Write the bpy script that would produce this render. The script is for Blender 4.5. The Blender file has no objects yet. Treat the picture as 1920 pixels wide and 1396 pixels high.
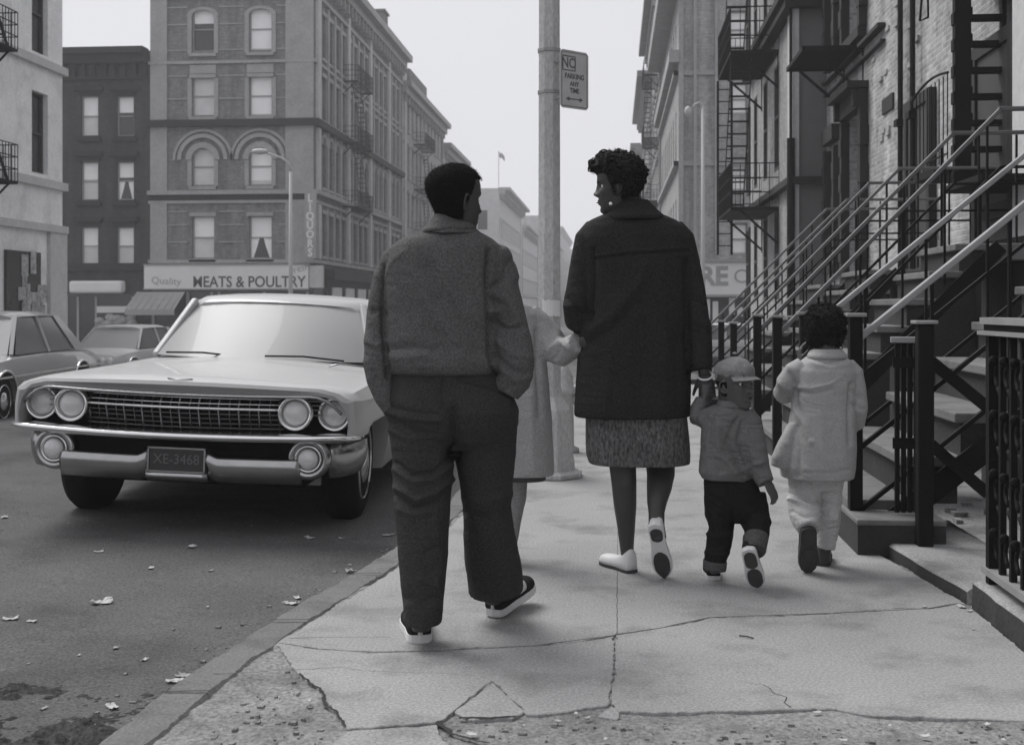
import bpy, bmesh, math, random
from math import sin, cos, pi, radians, sqrt
from mathutils import Vector, Matrix, noise
V = Vector
random.seed(7)
SC = bpy.context.scene
COL = SC.collection

# ------------------------------------------------------------------ camera
YAW = math.atan(190/2200)
CA, SA = cos(YAW), sin(YAW)
CAMH = 1.14
FP = 2200.0
cam_d = bpy.data.cameras.new('camera'); cam = bpy.data.objects.new('camera', cam_d); COL.objects.link(cam)
cam.location = (0, 0, CAMH); cam.rotation_euler = (pi/2, 0, YAW)
cam_d.sensor_width = 36; cam_d.lens = 36*FP/1920; cam_d.shift_y = -(698-575)/1920
cam_d.clip_start = .05; cam_d.clip_end = 3000
cam_d.dof.use_dof = True; cam_d.dof.focus_distance = 4.9; cam_d.dof.aperture_fstop = 6.3
SC.camera = cam

# ------------------------------------------------------------------ light
SUN_EL, SUN_AZ = radians(54), radians(-52)      # azimuth clockwise from +Y; veiled sun from the left
w = bpy.data.worlds.new('World'); SC.world = w; w.use_nodes = True
nt = w.node_tree; nt.nodes.clear()
sky = nt.nodes.new('ShaderNodeTexSky'); sky.sky_type = 'NISHITA'; sky.sun_disc = False
sky.sun_elevation = SUN_EL; sky.sun_rotation = SUN_AZ; sky.dust_density = 6; sky.air_density = 1.5
bw = nt.nodes.new('ShaderNodeRGBToBW'); mx = nt.nodes.new('ShaderNodeMix'); mx.data_type = 'RGBA'
mx.inputs[0].default_value = .88; mx.inputs[7].default_value = (7.2, 7.25, 7.6, 1)     # flat overcast veil over the sky
bg = nt.nodes.new('ShaderNodeBackground'); bg.inputs[1].default_value = .071
ow = nt.nodes.new('ShaderNodeOutputWorld')
nt.links.new(sky.outputs[0], bw.inputs[0]); nt.links.new(bw.outputs[0], mx.inputs[6])
nt.links.new(mx.outputs[2], bg.inputs[0]); nt.links.new(bg.outputs[0], ow.inputs[0])
sd = bpy.data.lights.new('sun', 'SUN'); sd.energy = 2.0; sd.angle = radians(36); sd.color = (1, .99, .975)
so = bpy.data.objects.new('sun', sd); COL.objects.link(so)
so.rotation_euler = V((sin(SUN_AZ)*cos(SUN_EL), cos(SUN_AZ)*cos(SUN_EL), sin(SUN_EL))).to_track_quat('Z', 'Y').to_euler()
SC.view_settings.view_transform = 'Standard'; SC.view_settings.look = 'None'
SC.view_settings.exposure = .66; SC.view_settings.gamma = 1

# ------------------------------------------------------------------ photo measurement -> world
def W(px, py, Z):                       # point at distance Z
    a = (px-960)/FP*Z
    return V((a*CA - Z*SA, a*SA + Z*CA, CAMH + (575-py)/FP*Z))
def onU(px, py, u):                     # on plane x = u -> (v, z)
    r = (px-960)/FP; v = u*(CA+r*SA)/(r*CA-SA); Z = v*CA-u*SA
    return v, CAMH+(575-py)*Z/FP
def onV(px, py, v):                     # on plane y = v -> (u, z)
    r = (px-960)/FP; u = v*(r*CA-SA)/(CA+r*SA); Z = v*CA-u*SA
    return u, CAMH+(575-py)*Z/FP
def onG(px, py, z=0):                   # on a horizontal plane
    Z = FP*(CAMH-z)/(py-575); return W(px, py, Z)
def gz(v):                              # the street falls away gently
    return -.03*min(max(v-9, 0), 46)

# ------------------------------------------------------------------ materials
def mat(name, val, rough=.8, var=.12, scale=8, bump=.0, bscale=60, metal=0, tint=(1, 1, 1), spec=.5,
        fine=0, fscale=300, wr=0, wrs=6.5, coat=0, stain=0, sscale=1.3, sval=.3, stretch=(1, 1, 1)):
    m = bpy.data.materials.new(name); m.use_nodes = True; t = m.node_tree; N = t.nodes; L = t.links
    p = N['Principled BSDF']; p.inputs['Roughness'].default_value = rough; p.inputs['Metallic'].default_value = metal
    p.inputs['Specular IOR Level'].default_value = spec; p.inputs['Coat Weight'].default_value = coat
    tc = N.new('ShaderNodeTexCoord'); mp = N.new('ShaderNodeMapping'); mp.inputs['Scale'].default_value = stretch
    L.new(tc.outputs['Object'], mp.inputs[0]); vec = mp.outputs[0]
    def nz(sc, det=6, rg=.6):
        n = N.new('ShaderNodeTexNoise'); n.inputs['Scale'].default_value = sc; n.inputs['Detail'].default_value = det
        n.inputs['Roughness'].default_value = rg; L.new(vec, n.inputs['Vector']); return n.outputs[0]
    def mth(op, a, b, c=None):
        k = N.new('ShaderNodeMath'); k.operation = op
        for i, q in enumerate((a, b, c)):
            if q is None: continue
            if isinstance(q, (int, float)): k.inputs[i].default_value = q
            else: L.new(q, k.inputs[i])
        return k.outputs[0]
    f = mth('MULTIPLY_ADD', nz(scale), var*2.4, 1-var*1.2)
    if fine: f = mth('MULTIPLY', f, mth('MULTIPLY_ADD', nz(fscale, 3, .7), fine*2.4, 1-fine*1.2))
    if stain:
        r = N.new('ShaderNodeMapRange'); r.inputs[1].default_value = .5; r.inputs[2].default_value = .66
        L.new(nz(sscale, 8, .65), r.inputs[0])
        f = mth('MULTIPLY', f, mth('MULTIPLY_ADD', r.outputs[0], -stain, 1.0))
    v = mth('MULTIPLY', f, val)
    cc = N.new('ShaderNodeCombineColor')
    for i in range(3): L.new(mth('MULTIPLY', v, tint[i]), cc.inputs[i])
    L.new(cc.outputs[0], p.inputs['Base Color'])
    last = None
    if wr:                                   # soft creases, finer than the modelled folds
        n = N.new('ShaderNodeTexNoise'); n.inputs['Scale'].default_value = wrs; n.inputs['Detail'].default_value = 2.5; n.inputs['Roughness'].default_value = .5; n.inputs['Distortion'].default_value = 1.1
        q = N.new('ShaderNodeMapping'); q.inputs['Scale'].default_value = (.7, .7, 1.5); q.inputs['Rotation'].default_value = (.3, .5, .2); L.new(tc.outputs['Object'], q.inputs[0]); L.new(q.outputs[0], n.inputs['Vector'])
        rid = mth('ABSOLUTE', mth('SUBTRACT', n.outputs[0], .5), None)
        b = N.new('ShaderNodeBump'); b.inputs['Strength'].default_value = wr; b.inputs['Distance'].default_value = .09
        L.new(rid, b.inputs['Height']); last = b.outputs[0]
    if bump:
        b = N.new('ShaderNodeBump'); b.inputs['Strength'].default_value = bump; b.inputs['Distance'].default_value = .01
        L.new(nz(bscale), b.inputs['Height'])
        if last: L.new(last, b.inputs['Normal'])
        last = b.outputs[0]
    if last: L.new(last, p.inputs['Normal'])
    return m
def brick(name, v1, v2, vm, rough=.9, bw_=.21, rh=.07, bump=.35, var=.25, stain=.0, mort=.012):
    m = bpy.data.materials.new(name); m.use_nodes = True; t = m.node_tree; N = t.nodes; L = t.links
    p = N['Principled BSDF']; p.inputs['Roughness'].default_value = rough; p.inputs['Specular IOR Level'].default_value = .2
    tc = N.new('ShaderNodeTexCoord'); s = N.new('ShaderNodeSeparateXYZ'); L.new(tc.outputs['Object'], s.inputs[0])
    a = N.new('ShaderNodeMath'); a.operation = 'ADD'; L.new(s.outputs[0], a.inputs[0]); L.new(s.outputs[1], a.inputs[1])
    c = N.new('ShaderNodeCombineXYZ'); L.new(a.outputs[0], c.inputs[0]); L.new(s.outputs[2], c.inputs[1])
    b = N.new('ShaderNodeTexBrick'); L.new(c.outputs[0], b.inputs['Vector'])
    b.inputs['Scale'].default_value = 1; b.inputs['Brick Width'].default_value = bw_; b.inputs['Row Height'].default_value = rh
    b.inputs['Mortar Size'].default_value = mort; b.inputs['Mortar Smooth'].default_value = .3
    for i, q in ((1, v1), (2, v2), (3, vm)): b.inputs[i].default_value = (q, q, q, 1)
    n = N.new('ShaderNodeTexNoise'); n.inputs['Scale'].default_value = 1.1; n.inputs['Detail'].default_value = 8; n.inputs['Roughness'].default_value = .7
    L.new(tc.outputs['Object'], n.inputs['Vector'])
    k = N.new('ShaderNodeMath'); k.operation = 'MULTIPLY_ADD'; k.inputs[1].default_value = var*3; k.inputs[2].default_value = 1-var*1.5
    L.new(n.outputs[0], k.inputs[0])
    mp = N.new('ShaderNodeMapping'); mp.inputs['Scale'].default_value = (2.2, 2.2, .22); L.new(tc.outputs['Object'], mp.inputs[0])
    ns = N.new('ShaderNodeTexNoise'); ns.inputs['Scale'].default_value = 1.0; ns.inputs['Detail'].default_value = 7; ns.inputs['Roughness'].default_value = .7; L.new(mp.outputs[0], ns.inputs['Vector'])
    nf = N.new('ShaderNodeTexNoise'); nf.inputs['Scale'].default_value = 5.5; nf.inputs['Detail'].default_value = 4; nf.inputs['Roughness'].default_value = .8; L.new(tc.outputs['Object'], nf.inputs['Vector'])
    k2 = N.new('ShaderNodeMath'); k2.operation = 'MULTIPLY_ADD'; k2.inputs[1].default_value = 1.5; k2.inputs[2].default_value = .25; L.new(ns.outputs[0], k2.inputs[0])
    k3 = N.new('ShaderNodeMath'); k3.operation = 'MULTIPLY_ADD'; k3.inputs[1].default_value = 1.1; k3.inputs[2].default_value = .45; L.new(nf.outputs[0], k3.inputs[0])
    k4 = N.new('ShaderNodeMath'); k4.operation = 'MULTIPLY'; L.new(k2.outputs[0], k4.inputs[0]); L.new(k3.outputs[0], k4.inputs[1])
    k5 = N.new('ShaderNodeMath'); k5.operation = 'MULTIPLY'; L.new(k4.outputs[0], k5.inputs[0]); L.new(k.outputs[0], k5.inputs[1]); k = k5
    x = N.new('ShaderNodeVectorMath'); x.operation = 'SCALE'; L.new(b.outputs[0], x.inputs[0]); L.new(k.outputs[0], x.inputs[3])
    L.new(x.outputs[0], p.inputs['Base Color'])
    n2 = N.new('ShaderNodeTexNoise'); n2.inputs['Scale'].default_value = 30; L.new(tc.outputs['Object'], n2.inputs['Vector'])
    ad = N.new('ShaderNodeMath'); ad.operation = 'SUBTRACT'; L.new(n2.outputs[0], ad.inputs[0]); L.new(b.outputs[1], ad.inputs[1])
    bp = N.new('ShaderNodeBump'); bp.inputs['Strength'].default_value = bump; bp.inputs['Distance'].default_value = .012
    L.new(ad.outputs[0], bp.inputs['Height']); L.new(bp.outputs[0], p.inputs['Normal'])
    return m

# ------------------------------------------------------------------ objects
def tag(o, label=None, cat=None, group=None, kind=None):
    if label: o['label'] = label
    if cat: o['category'] = cat
    if group: o['group'] = group
    if kind: o['kind'] = kind
    return o
def empty(name, loc=(0, 0, 0), label=None, cat=None, group=None, rot=(0, 0, 0)):
    o = bpy.data.objects.new(name, None); o.location = loc; o.rotation_euler = rot; o.empty_display_size = .2
    COL.objects.link(o); return tag(o, label, cat, group)
def wm(o):
    m = o.matrix_basis.copy()
    return wm(o.parent) @ o.matrix_parent_inverse @ m if o.parent else m
def attach(o, parent):
    o.parent = parent; o.matrix_parent_inverse = wm(parent).inverted(); return o
def kids(o): return [c for c in bpy.data.objects if c.parent == o]
def copy_tree(o, parent=None):
    c = o.copy(); COL.objects.link(c)
    if parent: c.parent = parent
    for ch in kids(o):
        d = ch.copy(); COL.objects.link(d); d.parent = c
        for g in kids(ch):
            e = g.copy(); COL.objects.link(e); e.parent = d
    return c
class MB:
    def __init__(s): s.v = []; s.f = []
    def add(s, vs, fs):
        n = len(s.v); s.v += [tuple(q) for q in vs]; s.f += [tuple(i+n for i in f) for f in fs]; return s
    def box(s, x0, x1, y0, y1, z0, z1, M=None):
        if x0 > x1: x0, x1 = x1, x0
        if y0 > y1: y0, y1 = y1, y0
        if z0 > z1: z0, z1 = z1, z0
        vs = [V((x, y, z)) for z in (z0, z1) for x, y in ((x0, y0), (x1, y0), (x1, y1), (x0, y1))]
        if M: vs = [M @ q for q in vs]
        return s.add(vs, [(3, 2, 1, 0), (4, 5, 6, 7), (0, 1, 5, 4), (1, 2, 6, 5), (2, 3, 7, 6), (3, 0, 4, 7)])
    def beam(s, a, b, w_, h_, up=V((0, 0, 1)), ext=0):   # rectangular bar from a to b
        a, b = V(a), V(b); t = (b-a).normalized(); a = a-t*ext; b = b+t*ext
        x = t.cross(up)
        if x.length < 1e-4: x = t.cross(V((0, 1, 0)))
        x.normalize(); y = x.cross(t).normalized()
        vs = [p+x*i*w_/2+y*j*h_/2 for p in (a, b) for i, j in ((-1, -1), (1, -1), (1, 1), (-1, 1))]
        return s.add(vs, [(0, 1, 2, 3), (7, 6, 5, 4), (4, 5, 1, 0), (5, 6, 2, 1), (6, 7, 3, 2), (7, 4, 0, 3)])
    def tube(s, pts, r, n=8, cap=True, rb=None):
        pts = [V(p) for p in pts]; rs = r if isinstance(r, (list, tuple)) else [r]*len(pts)
        n0 = len(s.v); prev = None
        for i, p in enumerate(pts):
            t = (pts[min(i+1, len(pts)-1)]-pts[max(i-1, 0)]).normalized()
            if prev is None:
                x = t.cross(V((0, 0, 1)))
                if x.length < .05: x = t.cross(V((0, 1, 0)))
            else: x = prev - t*prev.dot(t)
            x.normalize(); prev = x; y = t.cross(x)
            for k in range(n):
                a = 2*pi*k/n + pi/n; s.v.append(tuple(p + x*cos(a)*rs[i] + y*sin(a)*rs[i]))
        for i in range(len(pts)-1):
            for k in range(n):
                a = n0+i*n+k; b = n0+i*n+(k+1) % n; s.f.append((a, b, b+n, a+n))
        if cap:
            s.f.append(tuple(n0+k for k in reversed(range(n)))); e = n0+(len(pts)-1)*n
            s.f.append(tuple(e+k for k in range(n)))
        return s
    def lathe(s, prof, c=(0, 0, 0), n=24, axis='z', M=None):      # prof [(r, h)]
        n0 = len(s.v); c = V(c)
        for r, h in prof:
            for k in range(n):
                a = 2*pi*k/n+pi/n
                q = V((r*cos(a), r*sin(a), h)) if axis == 'z' else V((r*cos(a), h, r*sin(a)))
                if M: q = M @ q
                s.v.append(tuple(q+c))
        for i in range(len(prof)-1):
            for k in range(n):
                a = n0+i*n+k; b = n0+i*n+(k+1) % n
                s.f.append((a, b, b+n, a+n) if axis == 'z' else (a+n, b+n, b, a))
        s.f.append(tuple(n0+k for k in (reversed(range(n)) if axis == 'z' else range(n)))); e = n0+(len(prof)-1)*n
        s.f.append(tuple(e+k for k in (range(n) if axis == 'z' else reversed(range(n)))))
        return s
    def prism(s, poly, f, th):            # poly 2d, f maps (a,b,d)->3d, th thickness
        n = len(poly); vs = [f(a, b, 0) for a, b in poly]+[f(a, b, th) for a, b in poly]
        return s.add(vs, [tuple(range(n)), tuple(reversed(range(n, 2*n)))]+[(i+n, (i+1) % n+n, (i+1) % n, i) for i in range(n)])
    def ell(s, c, r, n=16, m=10, M=None):
        vs = []; c = V(c)
        for i in range(m+1):
            a = pi*i/m
            for k in range(n):
                b = 2*pi*k/n; q = V((r[0]*sin(a)*cos(b), r[1]*sin(a)*sin(b), r[2]*cos(a)))
                if M: q = M @ q
                vs.append(q+c)
        fs = [(i*n+k, (i+1)*n+k, (i+1)*n+(k+1) % n, i*n+(k+1) % n) for i in range(m) for k in range(n)]
        return s.add(vs, fs)
    def build(s, name, m, parent=None, smooth=False, bevel=0, fix=True, bseg=2):
        me = bpy.data.meshes.new(name); me.from_pydata(s.v, [], s.f); me.update()
        b = bmesh.new(); b.from_mesh(me)
        bmesh.ops.remove_doubles(b, verts=b.verts, dist=1e-5)
        if fix: bmesh.ops.recalc_face_normals(b, faces=b.faces)
        b.to_mesh(me); b.free()
        if smooth: me.polygons.foreach_set('use_smooth', [True]*len(me.polygons))
        o = bpy.data.objects.new(name, me); COL.objects.link(o)
        if m: me.materials.append(m)
        if parent: attach(o, parent)
        if bevel:
            q = o.modifiers.new('bevel', 'BEVEL'); q.width = bevel; q.segments = bseg; q.limit_method = 'ANGLE'; q.angle_limit = radians(40)
        return o
def text(name, s, size, m, parent, loc, rot, depth=.004, sx=1, bold=0, label=None):
    c = bpy.data.curves.new(name, 'FONT'); c.body = s; c.size = size; c.extrude = depth; c.offset = bold; c.resolution_u = 3
    c.align_x = 'CENTER'; c.align_y = 'CENTER'
    t = bpy.data.objects.new(name, c); COL.objects.link(t)
    dg = bpy.context.evaluated_depsgraph_get(); dg.update()
    me = bpy.data.meshes.new_from_object(t.evaluated_get(dg), depsgraph=dg); bpy.data.objects.remove(t, do_unlink=True)
    me.materials.clear(); me.materials.append(m)
    o = bpy.data.objects.new(name, me); COL.objects.link(o); o.location = loc; o.rotation_euler = rot; o.scale = (sx, 1, 1)
    if parent: attach(o, parent)
    return o
# ================================================================== MATERIALS
M = {}
M['asphalt'] = mat('asphalt', .115, .95, .30, 1.6, .35, 60, fine=.95, fscale=85, stain=.35, sscale=.9, spec=.2)
M['walk'] = mat('pavement concrete', .315, .92, .14, 1.6, .18, 70, fine=.65, fscale=105, stain=.32, sscale=2.6, spec=.2)
M['kerb'] = mat('kerb stone', .17, .9, .25, 3, .3, 60, fine=.6, fscale=110, stain=.3, sscale=4, spec=.2)
M['dirt'] = mat('dirt', .26, .98, .38, 2.6, .9, 70, fine=.9, fscale=70, stain=.45, sscale=3.2, spec=.1)
M['darkdirt'] = mat('loose dark dirt', .055, .98, .45, 9, .8, 60, fine=1.2, fscale=50, spec=.1)
M['brownstone'] = brick('dark brownstone', .065, .05, .04, var=.2)
M['trim_dark'] = mat('dark trim', .018, .8, .2, 3)
M['corner_brick'] = brick('grey brown brick', .24, .17, .14, var=.22)
M['stone_mid'] = mat('weathered stone', .33, .9, .25, 1.2, .3, 20, fine=.25, fscale=7)
M['stone_light'] = mat('light stone', .5, .9, .2, 1.5, .2, 20, fine=.2, fscale=8)
M['pale_wall'] = mat('pale painted brick', .78, .9, .2, .9, .3, 20, fine=.2, fscale=10, stain=.2)
M['brick_r'] = brick('old brown brick', .42, .26, .38, var=.5, bump=.7)
M['brick_r2'] = brick('grey brick', .40, .31, .30, var=.25)
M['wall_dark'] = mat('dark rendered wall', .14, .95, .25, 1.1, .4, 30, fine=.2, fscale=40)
M['frame_w'] = mat('painted window frame', .30, .7, .1)
M['frame_d'] = mat('dark window frame', .05, .7, .1)
M['shade'] = mat('window shade', .9, .8, .12, 1.2)
M['glass_l'] = mat('bright window glass', .6, .15, .25, .9)  # pale base colour stands in for drawn blinds and reflected sky
M['glass_d'] = mat('dark window glass', .035, .12, .3, .9)
M['iron'] = mat('black painted iron', .005, .75, .4, 6, .2, 60, spec=.25)
M['iron_mid'] = mat('faintly lit handrail iron', .12, .5, .3, 6, .2, 60)  # weaker painted light, for the rails of the farther stoops
M['iron_lit'] = mat('lit handrail iron', .27, .5, .3, 6, .2, 60)  # light caught by the rail tops is put into this pale colour
M['signw'] = mat('white sign paint', .7, .7, .1, 1)
M['ink'] = mat('dark lettering', .08, .8, .2, 2)
M['awning'] = mat('canvas awning', .33, .9, .15, 2)
M['pole'] = mat('painted lamp post steel', .42, .6, .25, 2.6, .3, 30, fine=.5, fscale=70, stretch=(1, 1, .4))

# ================================================================== GROUND, ROAD, PAVEMENT
VS = [-40, -5, 0, 3, 6, 9, 12, 15, 20, 25, 33, 40, 48, 55, 60, 80, 110, 160, 250, 500, 1400]
def strip(name, u0, u1, dz, m, vs=VS, us=None, label=None, v_to=None):
    us = us or [u0, u1]; mb = MB(); vs = [v for v in vs if v_to is None or v <= v_to]
    vv = [(u, v, gz(v)+dz) for v in vs for u in us]; n = len(us)
    mb.add(vv, [(i*n+k, i*n+k+1, (i+1)*n+k+1, (i+1)*n+k) for i in range(len(vs)-1) for k in range(n-1)])
    o = mb.build(name, m, fix=False); tag(o, label, kind='structure'); return o
strip('ground', -1400, 1400, -1.25, M['asphalt'], us=[-1400, -100, -16, -1, 4.5, 100, 1400])
_cr = [(-60, -.16), (-12.6, -.18), (-10.9, -.12), (-8.6, -.08), (-6.8, -.07), (-5, -.08), (-2.7, -.13), (-.9, -.19)]
mb = MB(); mb.v = [(u, v, gz(v)+z) for v in VS for u, z in _cr]; n = len(_cr)
mb.f = [(i*n+k, i*n+k+1, (i+1)*n+k+1, (i+1)*n+k) for i in range(len(VS)-1) for k in range(n-1)]
tag(mb.build('road', M['asphalt'], fix=False), kind='structure')
mb = MB(); vs_ = [33.02, 40, 46.98]; mb.v = [(u, v, gz(v)-.165) for v in vs_ for u in (-.9, 60)]; mb.f = [(0, 1, 3, 2), (2, 3, 5, 4)]
tag(mb.build('cross_street', M['asphalt'], fix=False), kind='structure')

KERB = [onG(174-60, 1396+50), onG(174, 1396), onG(356, 1256), onG(570, 1122), onG(673, 1066), onG(736, 1027), V((-.97, 6.8, 0)), V((-.95, 8.8, 0)), V((-.95, 12, -.09)), V((-.95, 33, -.72))]
def side(a, b): t = (b-a); t.z = 0; t.normalize(); return V((t.y, -t.x, 0))
mb = MB(); pts = []
for i in range(len(KERB)-1):
    a, b = KERB[i], KERB[i+1]; n = max(1, min(160, int((b-a).length/.018)))
    for k in range(n): pts.append((a.lerp(b, k/n), side(a, b)))
pts.append((KERB[-1], V((1, 0, 0))))
vs = []
for p, s_ in pts:
    j = noise.noise(p*9)*.010+noise.noise(p*40)*.006; j2 = noise.noise(p*6+V((5, 5, 5)))*.018+noise.noise(p*35)*.007; zz = noise.noise(p*4)*.006+noise.noise(p*25)*.003
    q = p + s_*(.15+j2); p0 = p + s_*j
    vs += [(p0.x-.02, p0.y, p.z-.3), (p0.x, p0.y, p.z-.012+zz), (p0.x+s_.x*.02, p0.y, p.z+zz+.002), (q.x-s_.x*.012, q.y, q.z+zz), (q.x, q.y, q.z-.014+zz), (q.x, q.y, q.z-.3)]
mb.add(vs, [(i*6+k, i*6+k+1, i*6+7+k, i*6+6+k) for i in range(len(pts)-1) for k in range(5)])
tag(mb.build('kerb', M['kerb'], fix=True), kind='structure')

# bare dirt under the broken slabs
mb = MB(); nu, nv = 90, 130; vs = []
for j in range(nv+1):
    for i in range(nu+1):
        u = -1.6+3.4*i/nu; v = 1.9+4.6*j/nv; q = V((u, v, 0))
        z = -.008+noise.fractal(q*3.2, 1, 2, 5)*.010 + noise.noise(q*22)*.004 + noise.noise(q*55)*.002
        vs.append((u, v, min(z, -.0035)))
mb.add(vs, [(j*(nu+1)+i, j*(nu+1)+i+1, (j+1)*(nu+1)+i+1, (j+1)*(nu+1)+i) for j in range(nv) for i in range(nu)])
kx = [(p.x, p.y) for p in KERB]
def kerb_u(v):
    for (x0, y0), (x1, y1) in zip(kx, kx[1:]):
        if y0 <= v <= y1: return x0+(x1-x0)*(v-y0)/(y1-y0)
    return kx[0][0] if v < kx[0][1] else kx[-1][0]
mb.v = [(max(x, kerb_u(y)+.1), y, z) for x, y, z in mb.v]
o = mb.build('dirt_ground', M['dirt'], smooth=True, fix=False); tag(o, kind='structure')

# heap of dark dirt in the gutter, lower left
mb = MB(); vs = []; nu, nv = 150, 130
for j in range(nv+1):
    for i in range(nu+1):
        u = -3.2+2.0*i/nu; v = 2.3+1.75*j/nv; q = V((u, v, 0))
        e = 1-((u+2.0)/.85)**2-((v-3.1)/.80)**2 + noise.fractal(q*3.5, .8, 2, 6)*.8
        h = max(0, min(1, e*1.1)); rz = -.19+.06*min(1, max(0, (-u-.9)/1.8))+.05*min(1, max(0, (-u-2.7)/2.3)); z = rz-.012+h*(.016+abs(noise.fractal(q*13, .6, 2, 6))*.035+noise.noise(q*50)*.012)
        u2 = min(u, kerb_u(v)-.01); vs.append((u2, v, z))
mb.add(vs, [(j*(nu+1)+i, j*(nu+1)+i+1, (j+1)*(nu+1)+i+1, (j+1)*(nu+1)+i) for j in range(nv) for i in range(nu)])
o = mb.build('dirt_heap', M['darkdirt'], smooth=True, fix=False); tag(o, kind='stuff')

def jitter_poly(P, amp=.006, step=.014):
    out = []
    for a, b in zip(P, P[1:]+P[:1]):
        n = max(1, int((b-a).length/step)); t = (b-a).normalized(); s_ = V((t.y, -t.x, 0))
        for k in range(n):
            q = a.lerp(b, k/n); out.append(q+s_*(noise.noise(q*9)*amp*1.2+noise.noise(q*31)*amp*1.3+noise.noise(q*80)*amp*.6))
    return out
def slab(mb, P, dz=0, amp=.006):
    P = jitter_poly([V((p[0], p[1], 0)) for p in P], amp); n = len(P)
    c = sum(P, V())/n
    ins = [p+(c-p).normalized()*.003 for p in P]
    mb.add([(p.x, p.y, dz) for p in ins]+[(p.x, p.y, dz-.0025) for p in P]+[(p.x, p.y, dz-.11) for p in P],
           [tuple(range(n))]+[(i, (i+1) % n, (i+1) % n+n, i+n) for i in range(n)]+[(i+n, (i+1) % n+n, (i+1) % n+2*n, i+2*n) for i in range(n)])
g = lambda *q: [onG(x, y) for x, y in q]
kin = lambda v: V((kerb_u(v)+.165, v, 0))
crackU = g((1155, 1188), (1230, 1178), (1300, 1165), (1330, 1157), (1400, 1157), (1560, 1149), (1690, 1139), (1740, 1141), (1800, 1130))
crackL = g((1152, 1191), (1080, 1203), (1000, 1210), (900, 1212), (830, 1219), (700, 1222), (600, 1216), (520, 1204))
mb = MB()
o_ = V((0, .0035, 0))
up_l = [kin(v) for v in (4.35, 4.8, 5.3, 6.0, 6.8, 8.99)]
jn = [V((.36, v, 0)) for v in (8.99, 6.5)]
slab(mb, [p+o_ for p in crackL]+up_l+[V((1.6, 8.99, 0)), V((1.55, 6.2, 0)), V((1.30, 5.6, 0)), onG(1650, 1040), onG(1812, 1132)]+[p+o_ for p in reversed(crackU)])
slab(mb, [p-o_ for p in crackU]+[onG(1835, 1150), onG(1925, 1225), onG(2060, 1345)]+g((1900, 1350), (1830, 1346), (1700, 1342), (1620, 1338), (1560, 1327), (1480, 1329), (1380, 1331), (1240, 1335), (1152, 1331), (1147, 1300), (1155, 1260)))
slab(mb, g((520, 1209))+[p-o_ for p in reversed(crackL)]+g((1150, 1260), (1144, 1290), (1140, 1322), (1100, 1325), (1050, 1335), (992, 1338), (985, 1330), (924, 1276), (850, 1330), (835, 1345), (825, 1352), (650, 1365), (622, 1325), (600, 1292), (560, 1262)), dz=-.0005)
slab(mb, g((853, 1332), (924, 1278), (984, 1332), (960, 1344), (880, 1347)), dz=-.001, amp=.003)
slab(mb, g((1149, 1318), (1160, 1335), (1158, 1345), (1120, 1340)), dz=-.002)
slab(mb, g((650, 1369), (822, 1356), (830, 1385), (905, 1440), (900, 1500), (560, 1500), (585, 1420)), dz=-.0015)
o = mb.build('pavement', M['walk']); tag(o, kind='structure')
mb = MB()
vs = [8.99, 12, 15, 20, 25, 33]
for i in range(len(vs)-1):
    a, b = vs[i], vs[i+1]
    mb.add([(-.8, a+.004, gz(a)), (1.6, a+.004, gz(a)), (1.6, b, gz(b)), (-.8, b, gz(b))], [(0, 1, 2, 3)])
tag(mb.build('pavement_far', M['walk'], fix=False), kind='structure')
strip('areaway_floor', 1.2, 3.99, -.30, M['dirt'], vs=[0, 2, 4, 6, 9, 12, 15, 20, 25, 33])
# pavements across the street and beyond the cross streets
def walkbox(name, u0, u1, v0, v1):
    mb = MB(); vs = sorted({v0, v1, *[q for q in VS if v0 < q < v1]}); vv = []
    for v in vs: vv += [(u0, v, gz(v)-.2), (u0, v, gz(v)), (u1, v, gz(v)), (u1, v, gz(v)-.2)]
    n = len(vs)-1
    mb.add(vv, [(i*4+k, i*4+k+1, i*4+5+k, i*4+4+k) for i in range(n) for k in range(3)]+[(0, 1, 2, 3), (n*4+3, n*4+2, n*4+1, n*4)])
    tag(mb.build(name, M['walk']), kind='structure')
walkbox('pavement_opposite', -15.6, -12.4, -5, 33); walkbox('pavement_corner', -40, -12.4, 56, 59.95)
walkbox('pavement_opposite_far', -15.6, -12.4, 59.95, 125); walkbox('pavement_right_far', -1, 2.8, 47, 130)
# stone coping along the areaway, two stretches
mb = MB()
A = [onG(1600, 1002), onG(1640, 1025), onG(1720, 1075), onG(1812, 1130)]
def coping(P, wd, h, h0=-.05):
    vs = []
    for p in P:
        j = noise.noise(p*8)*.01
        vs += [(p.x+j, p.y, h0), (p.x+j+.004, p.y, h-.012), (p.x+.02+j, p.y, h), (p.x+wd, p.y, h), (p.x+wd+.01, p.y, h-.4)]
    n = len(P)-1
    MBx = MB().add(vs, [(i*5+k, i*5+k+1, i*5+6+k, i*5+5+k) for i in range(n) for k in range(4)]+[(0, 1, 2, 3, 4), (n*5+4, n*5+3, n*5+2, n*5+1, n*5)])
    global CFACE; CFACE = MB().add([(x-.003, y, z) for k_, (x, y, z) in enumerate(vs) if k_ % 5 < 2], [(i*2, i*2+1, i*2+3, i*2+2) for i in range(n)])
    return MBx
def dens(P, st=.06):
    out = []
    for a, b in zip(P, P[1:]):
        n = max(1, int((b-a).length/st)); out += [a.lerp(b, k/n) for k in range(n)]
    return out+[P[-1]]
o = coping(dens(A), .46, .055).build('stone_coping', M['walk']); tag(o, 'low stone coping slab between the stoop block and the ornate iron fence', 'coping', 'copings along the areaway')
M['stone_dark_shaded'] = mat('dark shaded stone', .035, .9, .4, 3, .5, 30, fine=.4, fscale=60)  # dark stone, with the shade of upright faces put into its colour
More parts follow.
